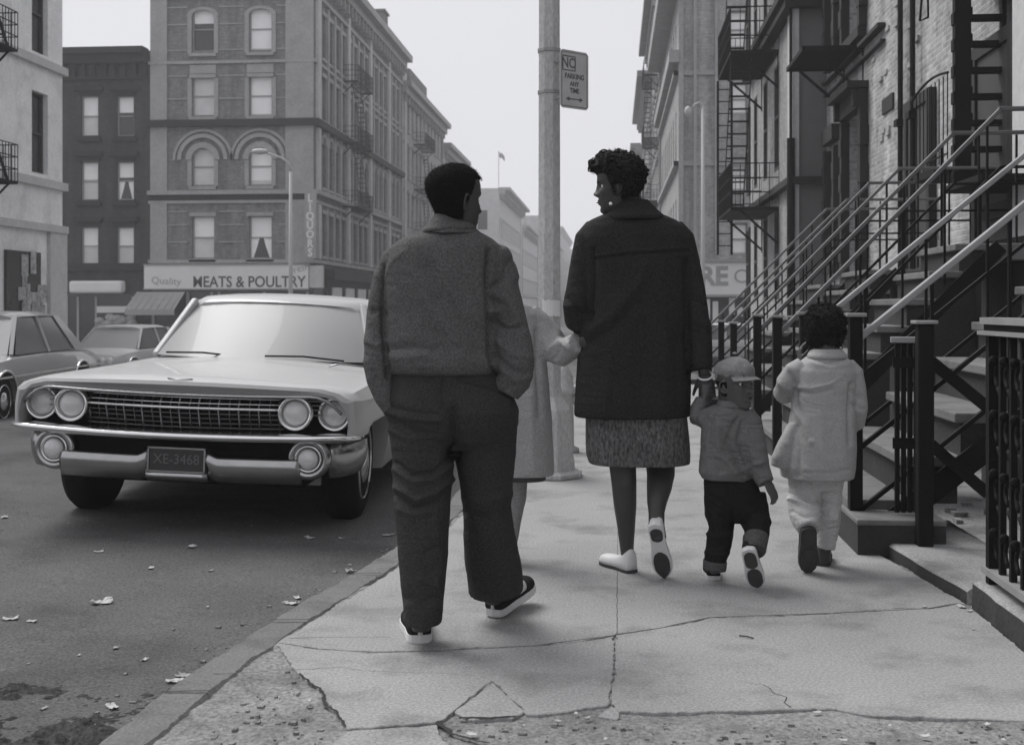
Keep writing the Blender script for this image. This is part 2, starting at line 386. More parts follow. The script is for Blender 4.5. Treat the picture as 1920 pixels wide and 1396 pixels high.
CFACE.build('edge_shade', M['stone_dark_shaded'], o, fix=False)  # shaded side of the coping, painted darker than its top
B = [onG(1823, 1137), onG(1880, 1185), onG(1925, 1222), onG(2030, 1320)]
B = [p+V((.0, 0, 0)) for p in B]
o = coping(dens(B), .5, .10).build('stone_coping', M['walk']); tag(o, 'chipped stone coping with a painted shaded edge under the ornate iron fence at the right edge', 'coping', 'copings along the areaway')
CFACE.build('edge_shade', M['stone_dark_shaded'], o, fix=False)  # painted shade along the side of the second coping

# fine dirt filled cracks across the slabs
M['crack'] = mat('dirt in cracks', .05, .98, .5, 30, spec=.1)
def crack(mb, P, w0, w1, amp=.012, z=.0008):
    P = [onG(x, y) for x, y in P]; Q = []
    for a, b in zip(P, P[1:]):
        n = max(2, int((b-a).length/.012)); Q += [(a.lerp(b, k/n), (b-a).normalized()) for k in range(n)]
    n0 = len(mb.v); N_ = len(Q)
    for i, (p, t) in enumerate(Q):
        s_ = V((t.y, -t.x, 0)); f = i/N_; j = noise.noise(p*13)*amp+noise.noise(p*45)*amp*.4; w_ = (w0+(w1-w0)*f)*(.6+.9*abs(noise.noise(p*60)))
        mb.v += [tuple(p+s_*(j-w_/2)+V((0, 0, z))), tuple(p+s_*(j+w_/2)+V((0, 0, z)))]
    for i in range(N_-1): mb.f.append((n0+2*i, n0+2*i+1, n0+2*i+3, n0+2*i+2))
mb = MB()
crack(mb, [(1157, 1187), (1157, 1100), (1159, 960)], .003, .0015, .002)
crack(mb, [(1385, 1275), (1432, 1283), (1455, 1300), (1474, 1306), (1474, 1316), (1484, 1329)], .001, .006)
crack(mb, [(400, 1262), (640, 1250), (700, 1258), (830, 1262), (900, 1266)], .003, .001)
crack(mb, [(540, 1196), (620, 1194), (740, 1194)], .003, .001, .003)
crack(mb, [(560, 1262), (600, 1292), (622, 1325), (650, 1362)], .012, .010, .02)
crack(mb, [(1180, 930), (1240, 980), (1250, 1060)], .001, .0015)
crack(mb, [(830, 1350), (845, 1375), (930, 1392)], .02, .008, .02)
crack(mb, [(860, 1345), (985, 1342)], .018, .008, .01)
for v in (3.35, 4.15, 4.9, 5.7, 6.6):
    a = V((kerb_u(v), v, 0)); P_ = [a+V((.01, 0, 0)), a+V((.15, .02, 0))]; n0 = len(mb.v)
    mb.v += [tuple(P_[0]+V((0, -.004, .010))), tuple(P_[0]+V((0, .004, .010))), tuple(P_[1]+V((0, .004, .010))), tuple(P_[1]+V((0, -.004, .010)))]; mb.f.append((n0, n0+1, n0+2, n0+3))
crack(mb, [(520, 1204), (600, 1216), (700, 1222), (830, 1219), (1000, 1210), (1155, 1190), (1230, 1178), (1330, 1157), (1560, 1149), (1740, 1140), (1800, 1130)], .003, .007, .003)
o = mb.build('pavement_crack', M['crack'], fix=False); tag(o, kind='structure')
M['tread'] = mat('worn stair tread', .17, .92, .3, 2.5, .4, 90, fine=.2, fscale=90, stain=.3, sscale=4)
M['walk_patch'] = M['walk']
# ================================================================== BUILDINGS
def fmap(axis, plane, out):
    # a = coordinate along the wall, d = distance out of the wall
    if axis == 'V': return lambda a, d, z: (a, plane+out*d, z)
    return lambda a, d, z: (plane+out*d, a, z)
def facade(mb, axis, plane, out, a0, a1, z0, z1, holes=(), depth=.22):
    f = fmap(axis, plane, out)
    A = sorted({a0, a1, *[h[0] for h in holes], *[h[1] for h in holes]}); Z = sorted({z0, z1, *[h[2] for h in holes], *[h[3] for h in holes]})
    A = [a for a in A if a0-1e-6 <= a <= a1+1e-6]; Z = [z for z in Z if z0-1e-6 <= z <= z1+1e-6]
    for i in range(len(A)-1):
        for j in range(len(Z)-1):
            ca, cz = (A[i]+A[i+1])/2, (Z[j]+Z[j+1])/2
            if any(h[0] < ca < h[1] and h[2] < cz < h[3] for h in holes): continue
            mb.add([f(A[i], 0, Z[j]), f(A[i+1], 0, Z[j]), f(A[i+1], 0, Z[j+1]), f(A[i], 0, Z[j+1])], [(0, 1, 2, 3)])
    for h in holes:
        p = [(h[0], h[2]), (h[1], h[2]), (h[1], h[3]), (h[0], h[3])]
        for (x0, y0), (x1, y1) in zip(p, p[1:]+p[:1]):
            mb.add([f(x0, 0, y0), f(x1, 0, y1), f(x1, -depth, y1), f(x0, -depth, y0)], [(0, 1, 2, 3)])
def fbox(mb, axis, plane, out, a0, a1, z0, z1, d0, d1):
    if axis == 'V': mb.box(a0, a1, plane+out*d0, plane+out*d1, z0, z1)
    else: mb.box(plane+out*d0, plane+out*d1, a0, a1, z0, z1)
def window(parent, axis, plane, out, a0, a1, z0, z1, glass='glass_l', shade=None, frame='frame_w', depth=.16, curtain=0):
    mb = MB(); B = lambda *q: fbox(mb, axis, plane, out, *q)
    w_ = .07; zm = (z0+z1)/2; e = .004
    B(a0-e, a0+w_, z0-e, z1+e, -depth-.06, -depth+.02); B(a1-w_, a1+e, z0-e, z1+e, -depth-.06, -depth+.02)
    B(a0+w_, a1-w_, z1-w_, z1+e, -depth-.06, -depth+.018); B(a0+w_, a1-w_, z0-e, z0+w_, -depth-.06, -depth+.018)
    B(a0+w_, a1-w_, zm-.03, zm+.03, -depth-.06, -depth+.03)
    o = mb.build('window', M[frame], parent)
    mb = MB(); fbox(mb, axis, plane, out, a0+w_-.01, a1-w_+.01, z0+w_-.01, z1-w_+.01, -depth-.09, -depth-.045); mb.build('pane', M[glass], o)
    if shade:
        mb = MB(); fbox(mb, axis, plane, out, a0+w_+.01, a1-w_-.01, z1-w_-(z1-z0-2*w_)*shade, z1-w_, -depth-.044, -depth-.036); mb.build('shade', M['shade'], o)
    if curtain:
        f = fmap(axis, plane, out); mb = MB(); wd = (a1-a0-2*w_)
        for s_ in (0, 1):
            x = a0+w_ if not s_ else a1-w_; k = 1 if not s_ else -1
            mb.prism([(x, zm), (x+k*wd*.40, zm), (x+k*wd*.30, (zm+z0)/2+.15), (x+k*wd*.10, z0+w_), (x, z0+w_)], lambda a, b, d: f(a, -depth-.043+d, b), .01)
        mb.build('curtain', M['shade'], o)
    return o
def sill(mb, axis, plane, out, a0, a1, z, h=.12, d=.12, ex=.1): fbox(mb, axis, plane, out, a0-ex, a1+ex, z-h, z, -.01, d)
def arch_fill(mb, axis, plane, out, a0, a1, zt, rise, d0=-.14, d1=.0):
    # spandrels that turn a square window head into a round one
    f = fmap(axis, plane, out); c = (a0+a1)/2; r = (a1-a0)/2; n = 8
    for s_ in (-1, 1):
        P = [(c+s_*r, zt-rise)]+[(c+s_*r*cos(pi/2*k/n), zt-rise+rise*sin(pi/2*k/n)) for k in range(1, n+1)]+[(c+s_*r, zt)]
        mb.prism(P, lambda a, b, d: f(a, d1+.003+(d0-d1)*d, b), 1)
def arch_ring(mb, axis, plane, out, c, zc, r0, r1, d, n=16, a0=0, a1=pi, rz=1.0):
    f = fmap(axis, plane, out)
    P0 = [(c+r1*cos(a0+(a1-a0)*k/n), zc+rz*r1*sin(a0+(a1-a0)*k/n)) for k in range(n+1)]
    P1 = [(c+r0*cos(a0+(a1-a0)*k/n), zc+rz*r0*sin(a0+(a1-a0)*k/n)) for k in range(n+1)]
    for k in range(n):
        mb.prism([P0[k], P0[k+1], P1[k+1], P1[k]], lambda a, b, dd: f(a, -.02+dd*(d+.02), b), 1)
def shell(mb, x0, x1, y0, y1, z0, z1, skip=''):
    if 'w' not in skip: mb.add([(x0, y0, z0), (x0, y1, z0), (x0, y1, z1), (x0, y0, z1)], [(0, 1, 2, 3)])
    if 'e' not in skip: mb.add([(x1, y0, z0), (x1, y1, z0), (x1, y1, z1), (x1, y0, z1)], [(0, 1, 2, 3)])
    if 's' not in skip: mb.add([(x0, y0, z0), (x1, y0, z0), (x1, y0, z1), (x0, y0, z1)], [(0, 1, 2, 3)])
    if 'n' not in skip: mb.add([(x0, y1, z0), (x1, y1, z0), (x1, y1, z1), (x0, y1, z1)], [(0, 1, 2, 3)])
    mb.add([(x0, y0, z1), (x1, y0, z1), (x1, y1, z1), (x0, y1, z1)], [(0, 1, 2, 3)])

# ---- corner building with the butcher's sign (front faces us at v=59.9, street side at u=-15.5)
GB = gz(60)-.05
FV, FU = 59.9, -15.5
def rV(x0, x1, y0, y1, v=FV):
    a, z1 = onV(x0, y0, v); b, z0 = onV(x1, y1, v); return (a, b, z0, z1)
cb = empty('corner_building', ((-24.6-15.5)/2, 63, GB), 'tall brick corner tenement with arched windows above a meats and poultry shop sign', 'building')
uL = onV(283, 300, FV)[0]
ROOFZ = 19.4
wr = [rV(360, 402, 14, 96), rV(467, 510, 14, 94), rV(358, 397, 143, 217), rV(465, 507, 142, 217), rV(352, 395, 277, 348), rV(463, 505, 276, 347), rV(350, 390, 405, 485), rV(460, 500, 405, 485)]
colA = (wr[0][0], wr[0][1]); colB = (wr[1][0], wr[1][1])
wr = [((colA if i % 2 == 0 else colB)[0]-.0, (colA if i % 2 == 0 else colB)[1], q[2], q[3]) for i, q in enumerate(wr)]
LV = [(GB, 3.4), (3.4, 7.0), (7.0, 10.7), (10.7, 14.0), (14.0, 17.4), (17.4, ROOFZ)]
cols_s = []                                   # bays of the street side, v ranges
v = FV+1.5
SIDE_END = 84.8
while v < SIDE_END-1.4: cols_s.append((v, v+.82)); v += 1.52
sh = []
for (a0, a1) in cols_s:
    for z0, z1 in ((3.85, 6.1), (7.5, 9.8), (11.1, 13.4), (14.4, 16.7)): sh.append((a0, a1, z0, z1))
mb = MB(); facade(mb, 'V', FV, -1, uL, FU, GB, ROOFZ, wr); facade(mb, 'U', FU, 1, FV, SIDE_END, GB, ROOFZ, sh)
shell(mb, uL, FU, FV, SIDE_END, GB, ROOFZ-.02, 'se')
for q in wr[0:2]: arch_fill(mb, 'V', FV, -1, q[0], q[1], q[3], .25)
for q in wr[4:6]: arch_fill(mb, 'V', FV, -1, q[0], q[1], q[3], .58)
mb.build('wall', M['corner_brick'], cb)
styles = [('glass_d', .35, 0), ('glass_l', .97, 0), ('glass_l', 0, 0), ('glass_l', .97, 0), ('glass_l', .0, 0), ('glass_l', .9, 0), ('glass_l', .5, 0), ('glass_d', .5, 1)]
for q, (g_, s_, c_) in zip(wr, styles): window(cb, 'V', FV, -1, *q, glass=g_, shade=s_, curtain=c_)
rnd = random.Random(3)
for q in sh: window(cb, 'U', FU, 1, *q, glass=rnd.choice(['glass_d', 'glass_d', 'glass_l']), shade=rnd.choice([0, .35, .5, 0, .6]), frame='frame_w')
mb = MB()                                     # stone trim: string courses, pilasters, arches
Fv = lambda a0, a1, z0, z1, d: fbox(mb, 'V', FV, -1, a0, a1, z0, z1, -.01, d)
Fu = lambda a0, a1, z0, z1, d: fbox(mb, 'U', FU, 1, a0, a1, z0, z1, -.01, d)
for z0, z1, d in ((3.42, 3.6, .16), (6.55, 6.7, .12), (7.0, 7.22, .3), (13.85, 14.0, .14), (17.3, 17.5, .2)):
    Fv(uL-.1, FU+d, z0, z1, d); Fu(FV-.003, SIDE_END, z0, z1, d-.003)
for zc in (13.2, 12.0, 14.55, 5.4, 4.5, 6.1, 15.9, 16.8):   # thin courses
    for a0, a1 in ((uL, colA[0]-.25), (colA[1]+.25, colB[0]-.25), (colB[1]+.25, FU)): Fv(a0, a1, zc, zc+.06, .05)
for u0, u1 in ((uL, uL+.9), (FU-1.5, FU-.02)):
    for z0, z1 in ((3.6, 6.55), (7.22, 10.55), (10.95, 17.3)): Fv(u0, u1, z0, z1, .11)
for a0, a1 in (colA, colB):
    for z in (3.64, 7.43, 11.07, 14.4): Fv(a0-.12, a1+.12, z-.16, z-.002, .16)
    for z0, z1 in ((13.35, 13.8),): Fv(a0-.1, a1+.1, z0, z1, .06)
    Fv(a0-.1, a1+.1, 5.87, 6.07, .12); Fv(a0-.1, a1+.1, 13.12, 13.3, .12)
    for k in (-1, 1):
        c = a0 if k < 0 else a1
        Fv(min(c, c+k*.22), max(c, c+k*.22), 7.45, 8.8, .08); Fv(min(c, c+k*.22), max(c, c+k*.22), 14.4, 16.4, .08); Fv(min(c, c+k*.22), max(c, c+k*.22), 11.07, 13.1, .06)
    c = (a0+a1)/2
    arch_ring(mb, 'V', FV, -1, c, 8.83, .62, .92, .12); arch_ring(mb, 'V', FV, -1, c, 8.83, 1.15, 1.35, .17); arch_ring(mb, 'V', FV, -1, c, 8.83, 1.48, 1.62, .10)
    arch_ring(mb, 'V', FV, -1, c, 16.35, .6, .86, .1, rz=.55)
for i, (a0, a1) in enumerate(cols_s):         # shallow piers and arched hoods along the street side
    Fu(a1+.2, a1+.5, 7.25, 10.6, .12); Fu(a1+.2, a1+.5, 10.9, 17.25, .14); Fu(a1+.25, a1+.45, 3.65, 6.5, .08)
    for z in (3.85, 7.5, 11.1, 14.4): Fu(a0-.08, a1+.08, z-.14, z-.002, .11)
    for z in (13.4, 16.7, 6.1): Fu(a0-.08, a1+.08, z+.002, z+.2, .11)
    arch_ring(mb, 'U', FU, 1, (a0+a1)/2, 9.8, .42, .62, .1, n=8)
mb.build('stone_trim', M['stone_mid'], cb)
mb = MB(); d = .34
Fv(uL-.1, FU+d, 10.55, 10.9, d); Fu(FV-.003, SIDE_END, 10.55, 10.9, d-.003); Fv(uL-.05, FU+.12, 6.7, 6.98, .12)
mb.build('dark_course', M['trim_dark'], cb)
mb = MB(); Fv(uL-.1, FU+.9, 18.95, 19.4, .9); Fu(FV-.003, SIDE_END, 18.95, 19.4, .897); Fv(uL-.05, FU+.5, 18.5, 18.95, .5); Fu(FV-.003, SIDE_END, 18.5, 18.95, .497)
for i in range(26): Fu(FV+.4+i*.95, FV+.6+i*.95, 17.9, 18.5, .45)
mb.build('cornice', M['stone_mid'], cb)
mb = MB(); mb.box(-16.3, -15.2, 68.8, 70.0, 19.4, 20.8); mb.box(-16.35, -15.15, 68.7, 70.1, 20.8, 21.0); mb.box(-16.3, -15.3, 77.5, 78.9, 19.4, 20.9); mb.box(-16.35, -15.2, 77.4, 79, 20.9, 21.05)
mb.build('chimney', M['corner_brick'], cb)
# side pale pilaster strip on the corner
mb = MB(); fbox(mb, 'U', FU, 1, FV+.3, FV+.8, 10.95, 18.4, -.01, .2); fbox(mb, 'U', FU, 1, FV+.3, FV+.8, 3.65, 6.5, -.01, .2); fbox(mb, 'U', FU, 1, FV+.35, FV+.75, 7.25, 10.5, -.01, .2)
for k in range(4): fbox(mb, 'U', FU, 1, FV+6.2*k+7.2, FV+6.2*k+7.7, 3.65, 18.4, -.01, .2)
mb.build('quoin_strip', M['stone_light'], cb)
# shopfront
sx0, sz1 = onV(270, 495, FV-.35); sx1, sz0 = onV(578, 543, FV-.35)
mb = MB(); mb.box(sx0, sx1, FV-.35, FV-.02, sz0, sz1); s_ = mb.build('shop_sign', M['signw'], cb)
mb = MB()
for z in (sz1-.07, sz0): mb.box(sx0-.03, sx1+.03, FV-.40, FV-.352, z, z+.07)
mb.build('sign_border', M['frame_w'], s_)
c, z = onV(466, 529, FV-.4)
tx = text('sign_letters', 'MEATS & POULTRY', .80, M['ink'], s_, (c, FV-.353, z), (pi/2, 0, 0), .01, .88, .012)
c, z = onV(311, 527, FV-.4)
text('sign_script', 'Quality', .52, M['stone_mid'], s_, (c, FV-.353, z), (pi/2, .06, 0), .01, 1.05, .0)
c, z = onV(562, 505, FV-.4); text('sign_script', 'fresh', .5, M['stone_mid'], s_, (c, FV-.353, z+.05), (pi/2, -.25, 0), .01, 1.0)
mb = MB(); a, z1 = onV(586, 500, FV-.3); mb.box(sx1+.03, sx1+.75, FV-.30, FV-.02, sz0+.1, sz1-.1); mb.build('side_sign', M['stone_light'], cb)
mb = MB()
fx = lambda q: (q[0], q[1])
mb.box(uL+.02, FU-.1, FV-.06, FV-.01, GB, sz0-.1)
mb.build('shop_opening', M['glass_d'], cb)
mb = MB()
for x in (uL+.1, -22.3, -21.0, -20.6, -18.2, -15.9): mb.box(x, x+.16, FV-.14, FV-.062, GB, sz0-.1)
mb.box(uL+.26, -15.8, FV-.13, FV-.062, GB, GB+.6)
mb.build('shop_frame', M['frame_w'], cb)
mb = MB(); a0, a1 = onV(262, 580, FV)[0], onV(352, 580, FV)[0]
n = 14
for k in range(n):
    x0 = a0+(a1-a0)*k/n; x1 = a0+(a1-a0)*(k+1)/n
    mb.add([(x0, FV-.37, sz0-.1), (x1, FV-.37, sz0-.1), (x1, FV-1.9, sz0-1.0-.03*(k % 2)), (x0, FV-1.9, sz0-1.0-.03*(k % 2)), (x0, FV-1.9, sz0-1.3), (x1, FV-1.9, sz0-1.3)], [(0, 1, 2, 3), (3, 2, 5, 4)])
mb.build('awning', M['awning'], cb, fix=False)
mb = MB(); mb.box(-15.49, -14.9, FV+2, SIDE_END-.5, 2.6, 3.2); mb.box(-15.49, -15.3, FV+2, SIDE_END-.5, GB, 2.6)
mb.build('side_shopfront', M['trim_dark'], cb)
mb = MB()
for k in range(7): fbox(mb, 'U', FU, 1, FV+3+3.2*k, FV+5.2+3.2*k, .2, 2.2, .2, .26)
mb.build('side_shop_window', M['glass_l'], cb)

# vertical liquor sign
e = empty('liquor_sign', (-15.4, 59.3, 3.5), 'narrow vertical liquors sign hanging on the corner of the tall brick tenement', 'sign')
a, zt = onV(582, 362, 59.2); b_, zb = onV(582, 484, 59.2)
mb = MB(); mb.box(a-.28, a+.3, 59.1, 59.35, zb, zt); mb.build('sign_panel', M['stone_mid'], e)
mb = MB(); mb.box(a-.05, a+.05, 59.36, 59.9, zt-.4, zt-.3); mb.box(a-.05, a+.05, 59.36, 59.9, zb+.3, zb+.4); mb.build('bracket', M['iron'], e)
for k, ch in enumerate('LIQUORS'):
    text('letter', ch, .56, M['signw'], e, (a+.01, 59.095, zt-.28-k*(zt-zb-.3)/6.55), (pi/2, 0, 0), .01, .9, .02)

# ---- dark brownstone left of it
db = empty('brownstone_building', (-27, 63, GB), 'lower dark brown tenement left of the tall corner tenement', 'building')
d0 = onV(100, 100, FV)[0]; d1 = uL-.02; zt = onV(190, 97, FV)[1]
wins = []
for (y0, y1) in ((180, 255), (303, 375), (425, 497)):
    for x0, x1 in ((152, 184), (219, 251)): wins.append(rV(x0, x1, y0, y1))
    a = wins[-2]; w3 = (a[0]-2.35, a[1]-2.35, a[2], a[3]); wins.append(w3)
mb = MB(); facade(mb, 'V', FV, -1, d0-2, d1, GB, zt, wins); shell(mb, d0-2, d1, FV, FV+14, GB, zt-.02, 's'); mb.build('wall', M['brownstone'], db)
st = [('glass_l', .5, 0), ('glass_d', .4, 0), ('glass_l', 0, 0), ('glass_l', .45, 0), ('glass_d', .4, 1), ('glass_l', 0, 0), ('glass_l', .55, 0), ('glass_l', .5, 0), ('glass_l', 0, 0)]
for q, (g_, s_, c_) in zip(wins, st): window(db, 'V', FV, -1, *q, glass=g_, shade=s_, curtain=c_)
for a0, a1, z0, z1 in wins:
    mb = MB()
    fbox(mb, 'V', FV, -1, a0-.3, a1+.3, z1+.25, z1+.5, -.01, .32); fbox(mb, 'V', FV, -1, a0-.12, a1+.12, z1+.002, z1+.25, -.01, .12)
    mb.build('window_hood', M['trim_dark'], db); mb = MB()
    fbox(mb, 'V', FV, -1, a0-.2, a1+.2, z0-.3, z0-.12, -.01, .22); fbox(mb, 'V', FV, -1, a0-.12, a1+.12, z0-.12, z0-.002, -.01, .12)
    mb.build('window_sill', M['trim_dark'], db)
mb = MB(); fbox(mb, 'V', FV, -1, d0-2, d1, 3.05, 3.44, -.01, .25); mb.build('shop_cornice', M['trim_dark'], db)
mb = MB()
fbox(mb, 'V', FV, -1, d0-2, d1-.1, zt-.25, zt+.08, -.01, .85); fbox(mb, 'V', FV, -1, d0-2, d1-.1, zt-.7, zt-.25, -.01, .55); fbox(mb, 'V', FV, -1, d0-2, d1-.1, zt-1.5, zt-1.35, -.01, .25)
for k in range(16): fbox(mb, 'V', FV, -1, d1-.35-k*.55, d1-.17-k*.55, zt-1.35, zt-.7, -.01, .3)
mb.build('cornice', M['trim_dark'], db)
mb = MB(); q = rV(143, 241, 527, 553); mb.box(q[0], q[1], FV-.9, FV-.3, q[2]+.1, q[3]); s_ = mb.build('shop_sign', M['signw'], db, bevel=.12)
mb = MB(); q = rV(122, 262, 550, 640); mb.box(q[0], q[1], FV-.05, FV-.01, GB, q[3]); mb.build('shop_opening', M['glass_d'], db)
mb = MB(); q = rV(185, 252, 574, 586); mb.box(q[0], q[1], FV-.25, FV-.08, q[2], q[3]); mb.build('shop_light_panel', M['signw'], db)
mb = MB()
for x0, x1 in ((124, 129), (146, 150), (180, 184), (249, 255)): q = rV(x0, x1, 556, 640); mb.box(q[0], q[1], FV-.14, FV-.052, GB, q[3])
mb.build('shop_frame', M['frame_w'], db)
mb = MB(); rr = random.Random(2)
for k in range(26): 
    c = onV(rr.uniform(186, 250), rr.uniform(592, 612), FV-.3); mb.ell((c[0], FV-.35+rr.uniform(-.1, .1), c[1]), (.28, .22, .2), 8, 6)
mb.build('shop_display', M['stone_mid'], db)

# ---- second and third buildings along the left side of the street
def row_building(name, label, v0, v1, zt, m, trim, bay=1.7, floors=None, u=FU, depth=9, seed=1, corn=.8, out=1, wwin=.8, front=False):
    b = empty(name, (u-out*3, (v0+v1)/2, gz(v0)), label, 'building')
    floors = floors or [3.4+3.5*k for k in range(int((zt-3.4)/3.5))]
    holes = []; v = v0+.9
    while v < v1-1.2:
        for z in floors: holes.append((v, v+wwin, z+.5, min(z+2.8, zt-1.2)))
        v += bay
    mb = MB(); facade(mb, 'U', u, out, v0, v1, GB, zt, holes)
    x0, x1 = (u-depth, u) if out > 0 else (u, u+depth)
    shell(mb, x0, x1, v0, v1, GB, zt-.02, 'e' if out > 0 else 'w'); mb.build('wall', m, b)
    r = random.Random(seed)
    for q in holes: window(b, 'U', u, out, *q, glass=r.choice(['glass_d', 'glass_l', 'glass_d']), shade=r.choice([0, .4, .5, .7, 0]))
    mb = MB()
    for q in holes:
        fbox(mb, 'U', u, out, q[0]-.1, q[1]+.1, q[3]+.002, q[3]+.25, -.01, .14); fbox(mb, 'U', u, out, q[0]-.1, q[1]+.1, q[2]-.16, q[2]-.002, -.01, .12)
    fbox(mb, 'U', u, out, v0, v1, 2.9, 3.3, -.01, .3); fbox(mb, 'U', u, out, v0, v0+.4, 3.3, zt-.5, -.01, .1); fbox(mb, 'U', u, out, v1-.4, v1, 3.3, zt-.5, -.01, .1)
    mb.build('stone_trim', trim, b)
    mb = MB(); fbox(mb, 'U', u, out, v0+.02, v1-.02, zt-.3, zt+.1, -.01, corn); fbox(mb, 'U', u, out, v0+.02, v1-.02, zt-.8, zt-.3, -.01, corn*.55)
    k = v0+.4
    while k < v1-.5: fbox(mb, 'U', u, out, k, k+.25, zt-1.3, zt-.8, -.01, corn*.45); k += 1.4
    mb.build('cornice', M['stone_mid'], b)
    return b
r1 = row_building('row_tenement', 'brick tenement with fire escape next after the tall corner tenement', 84.85, 106, 17.6, M['brick_r2'], M['stone_mid'], 1.9, seed=4)
mb = MB(); mb.box(-17.5, -15.2, 87, 95, 17.7, 19.0); mb.build('roof_parapet', M['corner_brick'], r1)
row_building('row_tenement', 'low pale tenement ending the left hand row of brick tenements', 106.05, 121, 16.0, M['brick_r2'], M['stone_light'], 2.1, seed=5)
# across the next cross street: pale gabled building and the far run
pb = row_building('pale_building', 'pale stone building with dark cornice seen past the head of the man in the jacket', 158, 196, 17.2, M['stone_light'], M['stone_light'], 3.2, seed=6, wwin=1.6, corn=1.6)
mb = MB()
for k in range(3):
    for j in range(3): fbox(mb, 'V', 158, -1, -23.5+k*2.6, -22.2+k*2.6, 3.6+4*j, 6.2+4*j, .002, .06)
mb.build('window', M['glass_d'], pb)
for i, (v0, v1, zt, u) in enumerate(((200, 240, 15, -15.5), (242, 280, 20, -15.5), (285, 330, 17, -15.0), (335, 420, 24, -15.5), (425, 560, 22, -14.5))):
    row_building('far_building', ['first', 'second', 'third', 'fourth', 'fifth'][i]+' hazy block beyond the pale stone building on the distant left', v0, v1, zt, M['brick_r2'] if i % 2 else M['stone_light'], M['stone_mid'], 4.5, [3, 8, 13], u=u, seed=20+i, wwin=2, corn=1.2)
for i, (v0, v1, zt, u) in enumerate(((235, 285, 13, 3.0), (290, 370, 19, 2.6), (380, 520, 17, 2.6))):
    row_building('far_building', ['nearest', 'middle', 'farthest'][i]+' hazy block of the distant right side, between the lamp post and the woman', v0, v1, zt, M['stone_light'], M['stone_mid'], 5, [3, 8], u=u-20+i*3 if False else u, seed=30+i, wwin=2, corn=1.2, out=-1)
# spire far away
e = empty('church_spire', W(1083, 560, 600), 'faint slender spire far down the street left of the chin of the woman', 'spire')
p = W(1083, 560, 600); mb = MB(); mb.box(p.x-3, p.x+3, p.y-3, p.y+3, 0, 26); mb.build('tower', M['stone_mid'], e)
mb = MB(); mb.lathe([(2.6, 26), (.15, 40)], (p.x, p.y, 0), 8); mb.build('spire', M['stone_mid'], e)
# flag on a roof
e = empty('flag', W(938, 352, 168), 'small flag on a thin pole above the pale stone building', 'flag')
a = W(935, 370, 168); b_ = W(935, 283, 168); mb = MB(); mb.tube([a, b_], .05, 6); mb.build('flagpole', M['stone_mid'], e)
P = []; 
for i in range(7):
    for j in range(4):
        P.append(W(936+i*1.7, 284+j*3.2+i*1.4+1.2*sin(i*1.3), 168)+V((0, .3*sin(i*1.5), 0)))
mb = MB(); mb.add(P, [(i*4+j, i*4+j+1, i*4+5+j, i*4+4+j) for i in range(6) for j in range(3)]); f_ = mb.build('cloth', M['stone_mid'], e, fix=False)

# ---- near left pale building
PU = -15.5
def rU(x0, x1, y0, y1, u):
    a, zt_ = onU(x0, y0, u); b, zb_ = onU(x1, y1, u); return (a, b, zb_, zt_)
nb = empty('pale_tenement', (-17, 29, gz(30)), 'pale painted tenement with fire escape at the left edge', 'building')
vend = onU(117, 300, PU)[0]
z_ = gz(25)-.1
holes = []
for zb in (1.6+3.25, 1.6+6.5, 1.6+9.75): holes.append((vend-1.75, vend-.85, zb-.1, zb+2.1))
holes += [(vend-5.4, vend-4.3, q-.1, q+2.1) for q in (4.85, 8.1, 11.35)]
mb = MB(); facade(mb, 'U', PU, 1, 12, vend, z_, 17, holes); shell(mb, PU-12, PU, 12, vend, z_, 16.98, 'e'); mb.build('wall', M['pale_wall'], nb)
for q in holes: window(nb, 'U', PU, 1, *q, glass='glass_d', frame='frame_d')
mb = MB()
for z in (4.4, 7.65, 10.9): fbox(mb, 'U', PU, 1, 12, vend+.12, z, z+.22, -.01, .12)
fbox(mb, 'U', PU, 1, 12, vend+.1, 3.2, 3.4, -.01, .14); fbox(mb, 'U', PU, 1, vend-.9, vend+.1, z_, 3.2, -.01, .10)
mb.build('stone_trim', M['stone_light'], nb)
mb = MB(); fbox(mb, 'U', PU, 1, vend-3.2, vend-1.4, .2, 2.6, .01, .08); fbox(mb, 'U', PU, 1, vend-8, vend-4.2, .2, 2.8, .01, .08); mb.build('shop_window', M['glass_d'], nb)
mb = MB(); rr = random.Random(9)
for k in range(16):
    a = vend-1.6-rr.random()*1.5; z = .4+rr.random()*2.0; fbox(mb, 'U', PU, 1, a, a+.25+rr.random()*.3, z, z+.3+rr.random()*.35, .085+k*.002, .09+k*.002)
mb.build('poster', mat('torn weathered posters', .34, .9, .5, 5, fine=1.2, fscale=9), nb)

# ---- right side: near brick tenement (u=4) and the one projecting beyond it (u=3.42, from v=22.5)
NU, JV, QU = 4.0, 22.5, 3.42
nr = empty('brick_tenement', (6, 14, -.3), 'old rough brick tenement behind the nearest stoops on the right', 'building')
JE = 29.7
holes = []
for (x0, x1, y0, y1) in ((1592, 1622, 205, 560), (1560, 1574, 235, 520), (1776, 1792, -60, 130)):
    q = rU(x1, x0, y0, y1, NU); holes.append((min(q[0], q[1]), max(q[0], q[1]), q[2] if q[2] < q[3] else q[3], max(q[2], q[3])))
def hu(xa, xb, z0, z1, u): a = onU(xa, 300, u)[0]; b = onU(xb, 300, u)[0]; return (min(a, b), max(a, b), z0, z1)
holes = [hu(1592, 1624, 1.6, 4.3, NU), hu(1559, 1573, 1.9, 4.1, NU), hu(1745, 1790, 5.4, 7.6, NU), hu(1592, 1622, 5.6, 7.8, NU), hu(1560, 1573, 5.6, 7.8, NU), (11.6, 12.6, 2.2, 4.4), (9.6, 10.6, 2.2, 4.4), (9.6, 10.6, 5.6, 7.8)]
